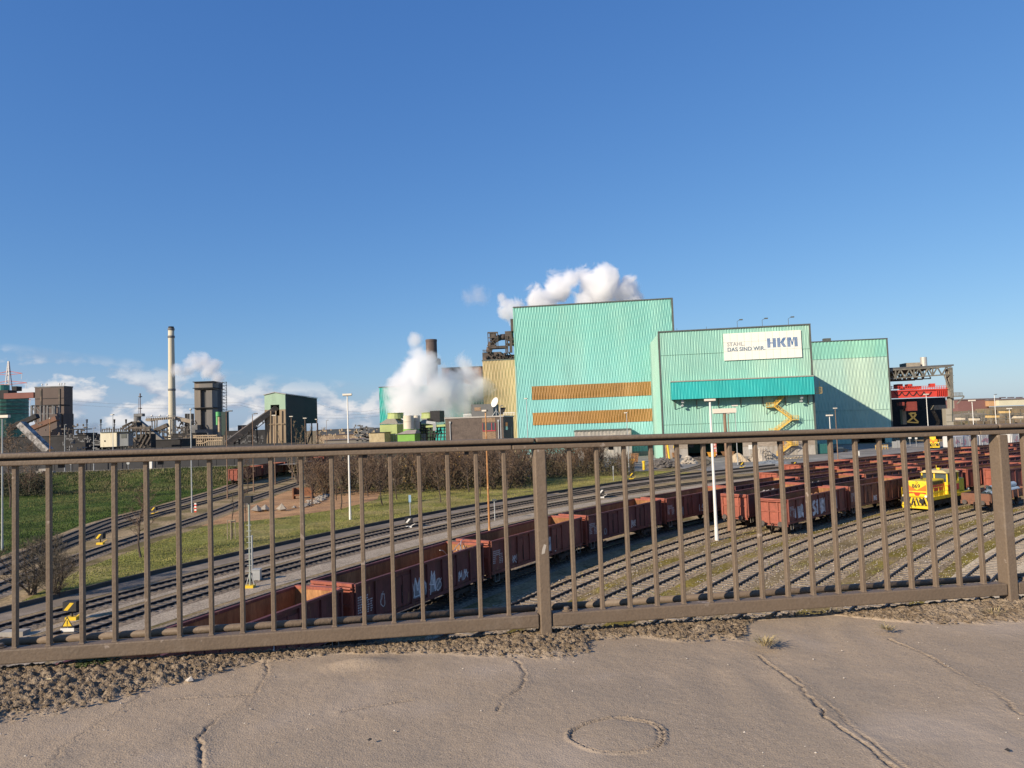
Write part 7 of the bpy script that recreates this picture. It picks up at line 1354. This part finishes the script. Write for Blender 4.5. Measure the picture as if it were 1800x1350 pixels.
# ================================================================== TREES AND SHRUBS
M_bark = mat('bark', (.085, .062, .048), .9, 0, .25, 3); M_twig = mat('twig', (.15, .10, .068), .9, 0, .3, .8, col2=(.21, .145, .09), c2scale=.5); M_twig2 = mat('twig_tan', (.25, .19, .11), .9, 0, .3, .8); M_leafd = mat('evergreen_leaf', (.035, .05, .015), .8, 0, .4, 2); M_leafo = mat('dry_leaf', (.34, .2, .05), .8, 0, .3, 2)
def tri(mb, a, b, w):      # a thin tapering twig
    d = (b-a); s = d.cross(Vector((random.uniform(-1, 1), random.uniform(-1, 1), random.uniform(-1, 1)))); 
    if s.length < 1e-6: return
    s = s.normalized()*w; mb.quad(a-s, a+s, b)
def tree_parts(seed, h, th, cr, nb, nt, tw=.012, up=.7, multi=1, col=None):
    random.seed(seed); tr = MB(); cw = MB()
    for q in range(multi):
        a = Vector((random.uniform(-.3, .3)*(multi > 1), random.uniform(-.3, .3)*(multi > 1), 0)); dirn = Vector((random.uniform(-.5, .5)*(multi > 1), random.uniform(-.5, .5)*(multi > 1), 1)).normalized(); p = a; r0 = .011*h+.02; n = 6; pts = [p]
        for k in range(n): p = p+dirn*h*.9/n+Vector((random.gauss(0, .02), random.gauss(0, .02), 0))*h; pts.append(p)
        for k in range(n): tr.tube(pts[k], pts[k+1], r0*(1-k/n*.85), r0*(1-(k+1)/n*.85), 5, cap=(k == n-1))
        for b in range(nb//multi):
            t = th+(1-th)*(b+random.random())/(nb/multi); f = t*n; i = min(int(f), n-1); s = pts[i].lerp(pts[i+1], f-i); az = random.uniform(0, 6.283); k = max(.25, (1-abs((t-th)/(1-th+1e-6)*1.25-.35)))
            l = cr*random.uniform(.7, 1.15)*k; d = Vector((math.cos(az), math.sin(az), up*random.uniform(.5, 1.3))).normalized(); m = s+d*l*.55+Vector((0, 0, l*.05)); e = m+Vector((d.x, d.y, d.z+.35)).normalized()*l*.5
            cw.tube(s, m, .028*l/cr+.006, .014, 3, cap=False); cw.tube(m, e, .014, .005, 3, cap=False)
            for _ in range(nt):
                u = random.uniform(.15, 1); q0 = s.lerp(m, u*1.8) if u < .55 else m.lerp(e, (u-.55)/.45); v = (d*.6+Vector((random.gauss(0, .6), random.gauss(0, .6), random.gauss(.35, .45)))).normalized(); l2 = random.uniform(.25, .6)*cr*.42; q1 = q0+v*l2; tri(cw, q0, q1, tw)
                for _ in range(2): w2 = (v+Vector((random.gauss(0, .6), random.gauss(0, .6), random.gauss(.1, .5)))).normalized(); q2 = q0.lerp(q1, random.uniform(.3, .9)); tri(cw, q2, q2+w2*l2*.6, tw*.7)
    return tr.mesh('trunk', M_bark), cw.mesh('crown', col or M_twig)
TM = {}
def tree(kind, p, h, lab, grp=None, name='bare_tree', cat='tree', rz=None):
    tm, cm, h0 = TM[kind]; r = thing(name, lab, cat, p, random.uniform(0, 6.28) if rz is None else rz, grp); s = h/h0; r.scale = (s*random.uniform(.9, 1.1), s*random.uniform(.9, 1.1), s)
    for nm, me in (('trunk', tm), ('crown', cm)): o = bpy.data.objects.new(nm, me); COL.objects.link(o); o.parent = r
    return r
for k in range(3): TM['young%d' % k] = (*tree_parts(100+k, 7.5, .28, 2.1, 40, 13, .017), 7.5)
TM['sap'] = (*tree_parts(120, 4.5, .45, .6, 12, 4, .01, 1.4), 4.5); TM['big'] = (*tree_parts(130, 15, .25, 5.5, 46, 12, .035, .8), 15); TM['poplar'] = (*tree_parts(140, 14, .06, 2.6, 80, 8, .035, 2.6, 5, M_twig2), 14)
for k in range(4): TM['shrub%d' % k] = (*tree_parts(150+k, 6.5, .06, 2.1, 64, 13, .024, 1.1, 6, M_twig if k != 2 else mat('twig_warm', (.17, .105, .06), .9, 0, .3, .8)), 6.5)
TM['bush'] = (*tree_parts(170, 4.2, .02, 2.4, 110, 16, .014, .8, 9, mat('twig_grey', (.12, .1, .07), .9, 0, .3, .8, col2=(.2, .15, .1), c2scale=.5)), 4.2)
random.seed(11)
for i, (px, py, h, kd, lab) in enumerate(((547.5, 891, 7.2, 0, 'bare lawn tree beside the rubble heap'), (599, 896, 7.5, 1, 'bare lawn tree left of the tall white lamp post'), (591, 880, 7, 2, 'bare lawn tree behind and left of the tall white lamp post'), (647, 873, 7.8, 0, 'bare lawn tree with thick stem right of the tall white lamp post'), (672.5, 888.5, 7.2, 1, 'second bare lawn tree right of the tall white lamp post'), (697.5, 878, 7.2, 2, 'third bare lawn tree right of the tall white lamp post'), (775, 883, 7.4, 0, 'bare lawn tree right of the blue edged sign post'), (825, 865, 7.2, 1, 'bare lawn tree left of the rusty orange lamp post, farther one'), (844, 873.5, 7, 2, 'bare lawn tree just left of the rusty orange lamp post'), (892.5, 862, 7, 0, 'bare lawn tree left of the centre railing post'), (434, 868, 7.6, 1, 'dense bare tree in front of the salmon far wagon'), (432, 921, 4.5, 2, 'thin bare tree behind the signal mast'))):
    tree('young%d' % kd, G(px, py), h, lab, 'young trees on the lawn')
tree('young1', G(247, 980), 7.6, 'bare tree in front of a railing bar on the left lawn'); tree('sap', G(408, 946), 5.6, 'staked thin sapling left of the signal mast', name='sapling')
p = G(407, 948); r = thing('tree_stakes', 'wooden stake frame around the thin sapling', 'stakes', p); mb = MB(); Mw = mat('stake_wood', (.34, .27, .18), .9, 0, .2, 4)
for (dx, dy) in ((-.42, 0), (.38, .1), (.1, -.45)): mb = MB(); mb.tube((p.x+dx, p.y+dy, 0), (p.x+dx, p.y+dy, 2.1), .045, n=6); mb.build('stake', Mw, r)
mb = MB(); mb.beam((p.x-.42, p.y, 2.0), (p.x+.38, p.y+.1, 2.0), .05, .09); mb.beam((p.x+.38, p.y+.1, 1.9), (p.x+.1, p.y-.45, 1.9), .05, .09); mb.build('cross_batten', Mw, r)
tree('poplar', G(524, 850), 14.6, 'tan bare poplar with upright branches in front of the transfer tower', name='bare_poplar')
tree('big', G(18, 892), 15.0, 'large dark bare tree at the left edge'); tree('big', D(52, 870, 150), 11, 'second bare tree at the left edge, right of the largest one')
tree('bush', G(62, 1045), 4.6, 'big grey-brown bush at the left beside the curved tracks', name='shrub', cat='shrub'); tree('bush', G(98, 1052), 3.4, 'smaller low bush right of the big grey-brown bush', name='shrub', cat='shrub')
for i in range(9): q = D(random.uniform(-12, 80), 0, 1).x; y = random.uniform(150, 170); tree('shrub%d' % (i % 4), (q*y, y, max(0, (y-160)/22*2)), random.uniform(3.5, 6), 'leafless dark bank shrub below the left end of the black wall', 'shrubs on the left bank', name='shrub', cat='shrub')
n = 0
for i in range(58):
    px = random.uniform(538, 945); y = random.uniform(128, 152); X = D(px, 800, y).x; h = random.uniform(7.0, 9.6)
    if px < 600: h = random.uniform(5.5, 7.5)
    tree('shrub%d' % random.choice((0, 1, 2, 3, 0)), (X, y, 0), h, 'leafless brown thicket shrub between the lawn and the brick office', 'thicket shrubs beyond the lawn', name='shrub', cat='shrub')
for i in range(26):
    px = random.uniform(945, 1112); y = random.uniform(150, 176); X = D(px, 800, y).x
    tree('shrub%d' % random.choice((0, 1, 2, 3)), (X, y, 0), random.uniform(6, 8.6) if px < 1070 else random.uniform(4, 5), 'leafless brown thicket shrub at the foot of the aqua hall', 'thicket shrubs before the aqua hall', name='shrub', cat='shrub')
# undergrowth: leaf litter, bramble leaves and fine stems nobody could count
def under(name, n, xr, yr, hmax, m, w, gen=None):
    px = np.random.uniform(xr[0], xr[1], n); y = np.random.uniform(yr[0], yr[1], n); X = (px-900)/FPX*y*1.0; z = np.random.rand(n)**1.8*hmax; return np.stack([X, y, z], 1)
def leaves(name, pts, m, s):
    n = len(pts); V = pts[:, None, :]+np.random.randn(n, 3, 3)*s; me = bpy.data.meshes.new(name); me.vertices.add(3*n); me.vertices.foreach_set('co', V.reshape(-1)); me.loops.add(3*n); me.loops.foreach_set('vertex_index', np.arange(3*n, dtype=np.int32)); me.polygons.add(n); me.polygons.foreach_set('loop_start', np.arange(0, 3*n, 3, dtype=np.int32)); me.update(calc_edges=True); me.materials.append(m); o = bpy.data.objects.new(name, me); COL.objects.link(o); return tag(o, kind='stuff')
leaves('undergrowth', under('', 26000, (540, 940), (126, 150), 3.2, None, 0), mat('bramble', (.10, .075, .04), .9, 0, .4, .5, col2=(.06, .065, .025), c2scale=.25), .09)
leaves('undergrowth', under('', 16000, (940, 1108), (148, 172), 3.0, None, 0), mat('bramble', (.10, .075, .04)), .1); leaves('dry_leaves', under('', 1400, (700, 830), (128, 148), 7.5, None, 0), M_leafo, .08)

leaves('undergrowth', under('', 9000, (-20, 90), (146, 172), 3.5, None, 0)+np.array([0, 0, .5]), mat('bramble_green', (.05, .05, .025), .9, 0, .4, .5), .12)
pp = np.random.uniform(0, 1, (9000, 2)); pts = np.stack([G(1495, 835).x+pp[:, 0]*17+pp[:, 1]*6, G(1495, 835).y+pp[:, 1]*18, np.random.rand(9000)**2*.8], 1); leaves('brown_scrub', pts, mat('scrub_brown', (.19, .105, .065), .9, 0, .4, .5), .07)
# ================================================================== STEAM
def steam(name, lab, blobs, dens, nscale, namp=.9, aniso=.2, col=(1, 1, 1), off=.0, zs=1.0, sharp=3.0):
    """blobs: (centre, radius) in metres; one closed box, density from the union of the soft balls and a noise"""
    lo = Vector([min(c[i]-r*1.35 for c, r in blobs) for i in range(3)]); hi = Vector([max(c[i]+r*1.35 for c, r in blobs) for i in range(3)]); mb = MB(); mb.box(lo.x, hi.x, lo.y, hi.y, lo.z, hi.z)
    m = bpy.data.materials.new(name); m.use_nodes = True; nt = m.node_tree; N = nt.nodes; L = nt.links; N.clear(); out = N.new('ShaderNodeOutputMaterial'); pv = N.new('ShaderNodeVolumePrincipled'); L.new(pv.outputs[0], out.inputs['Volume'])
    pv.inputs['Color'].default_value = (*col, 1); pv.inputs['Anisotropy'].default_value = 0; tc = N.new('ShaderNodeTexCoord'); f = None
    nz = N.new('ShaderNodeTexNoise'); nz.inputs['Scale'].default_value = nscale; nz.inputs['Detail'].default_value = 8; nz.inputs['Roughness'].default_value = .66; nz.inputs['Distortion'].default_value = .5; L.new(tc.outputs['Object'], nz.inputs['Vector'])
    for c, r in blobs:
        sb_ = N.new('ShaderNodeVectorMath'); sb_.operation = 'DISTANCE'; L.new(tc.outputs['Object'], sb_.inputs[0]); sb_.inputs[1].default_value = tuple(c)
        mr = N.new('ShaderNodeMath'); mr.operation = 'MULTIPLY_ADD'; L.new(sb_.outputs['Value'], mr.inputs[0]); mr.inputs[1].default_value = -1.0/r; mr.inputs[2].default_value = 1.0
        if f is None: f = mr.outputs[0]
        else:
            mx = N.new('ShaderNodeMath'); mx.operation = 'SMOOTH_MAX'; mx.inputs[2].default_value = .25; L.new(f, mx.inputs[0]); L.new(mr.outputs[0], mx.inputs[1]); f = mx.outputs[0]
    a = N.new('ShaderNodeMath'); a.operation = 'MULTIPLY_ADD'; L.new(nz.outputs[0], a.inputs[0]); a.inputs[1].default_value = namp; L.new(f, a.inputs[2])
    b = N.new('ShaderNodeMath'); b.operation = 'SUBTRACT'; L.new(a.outputs[0], b.inputs[0]); b.inputs[1].default_value = namp*.5+.22+off
    c2 = N.new('ShaderNodeMath'); c2.operation = 'MULTIPLY'; c2.use_clamp = True; L.new(b.outputs[0], c2.inputs[0]); c2.inputs[1].default_value = sharp
    d = N.new('ShaderNodeMath'); d.operation = 'MULTIPLY'; L.new(c2.outputs[0], d.inputs[0]); d.inputs[1].default_value = dens; L.new(d.outputs[0], pv.inputs['Density'])
    o = mb.build('steam_cloud', m); return tag(o, lab, 'steam')
def BL(lst, y0, yj=0): return [(D(px, py, y0+dy), r*(y0+dy)/FPX) for (px, py, r, dy) in lst]
steam('steam_front', 'big white steam cloud rising behind the cooling cells', BL([(705, 705, 46, 0), (722, 680, 48, 2), (737, 648, 36, 0), (768, 690, 50, 5), (740, 715, 44, 0), (800, 688, 48, 8), (824, 652, 34, 10), (844, 684, 38, 10), (815, 715, 30, 6), (737, 620, 26, 0), (731, 600, 19, 0), (712, 735, 34, -2), (775, 722, 34, 3)], 246), .38, .10, 2.3, off=-.10, sharp=1.9)
steam('steam_top', 'white billowing steam above the roof of the tallest hall', BL([(955, 528, 36, 0), (980, 508, 36, 2), (1002, 490, 24, 0), (1050, 508, 50, 4), (1062, 484, 30, 0), (1095, 518, 38, 6), (1025, 532, 34, 2), (1118, 526, 22, 5)], 330), .5, .10, 2.5, off=.02, sharp=3)
steam('steam_wisp', 'small white steam puff beside the sooty plant framework', BL([(902, 546, 26, 0), (890, 548, 22, 0), (886, 535, 16, 0), (880, 525, 13, 0)], 290), .4, .16, 2.4, off=.05); steam('steam_drift', 'small loose grey puff left of the tallest hall', BL([(838, 516, 26, 0), (826, 522, 22, 0), (850, 523, 20, 0)], 330), .08, .13, 2.6, off=.08, sharp=1.5)
steam('steam_tower', 'white steam blown left from the quenching tower', BL([(380, 664, 18, 0), (365, 654, 22, 0), (345, 642, 24, 0), (330, 650, 22, 0), (312, 650, 16, -4), (360, 636, 18, 0), (376, 642, 16, 0), (330, 636, 14, 0)], 437), .25, .09, 2.3, off=0, sharp=1.8)
steam('steam_low', 'thin white steam near the ground right of the brown tower block', BL([(122, 735, 14, 0), (135, 750, 20, 0), (150, 762, 22, 0), (165, 755, 20, 0), (145, 740, 14, 0), (170, 770, 18, 0)], 395), .06, .12, 2.0, off=0)
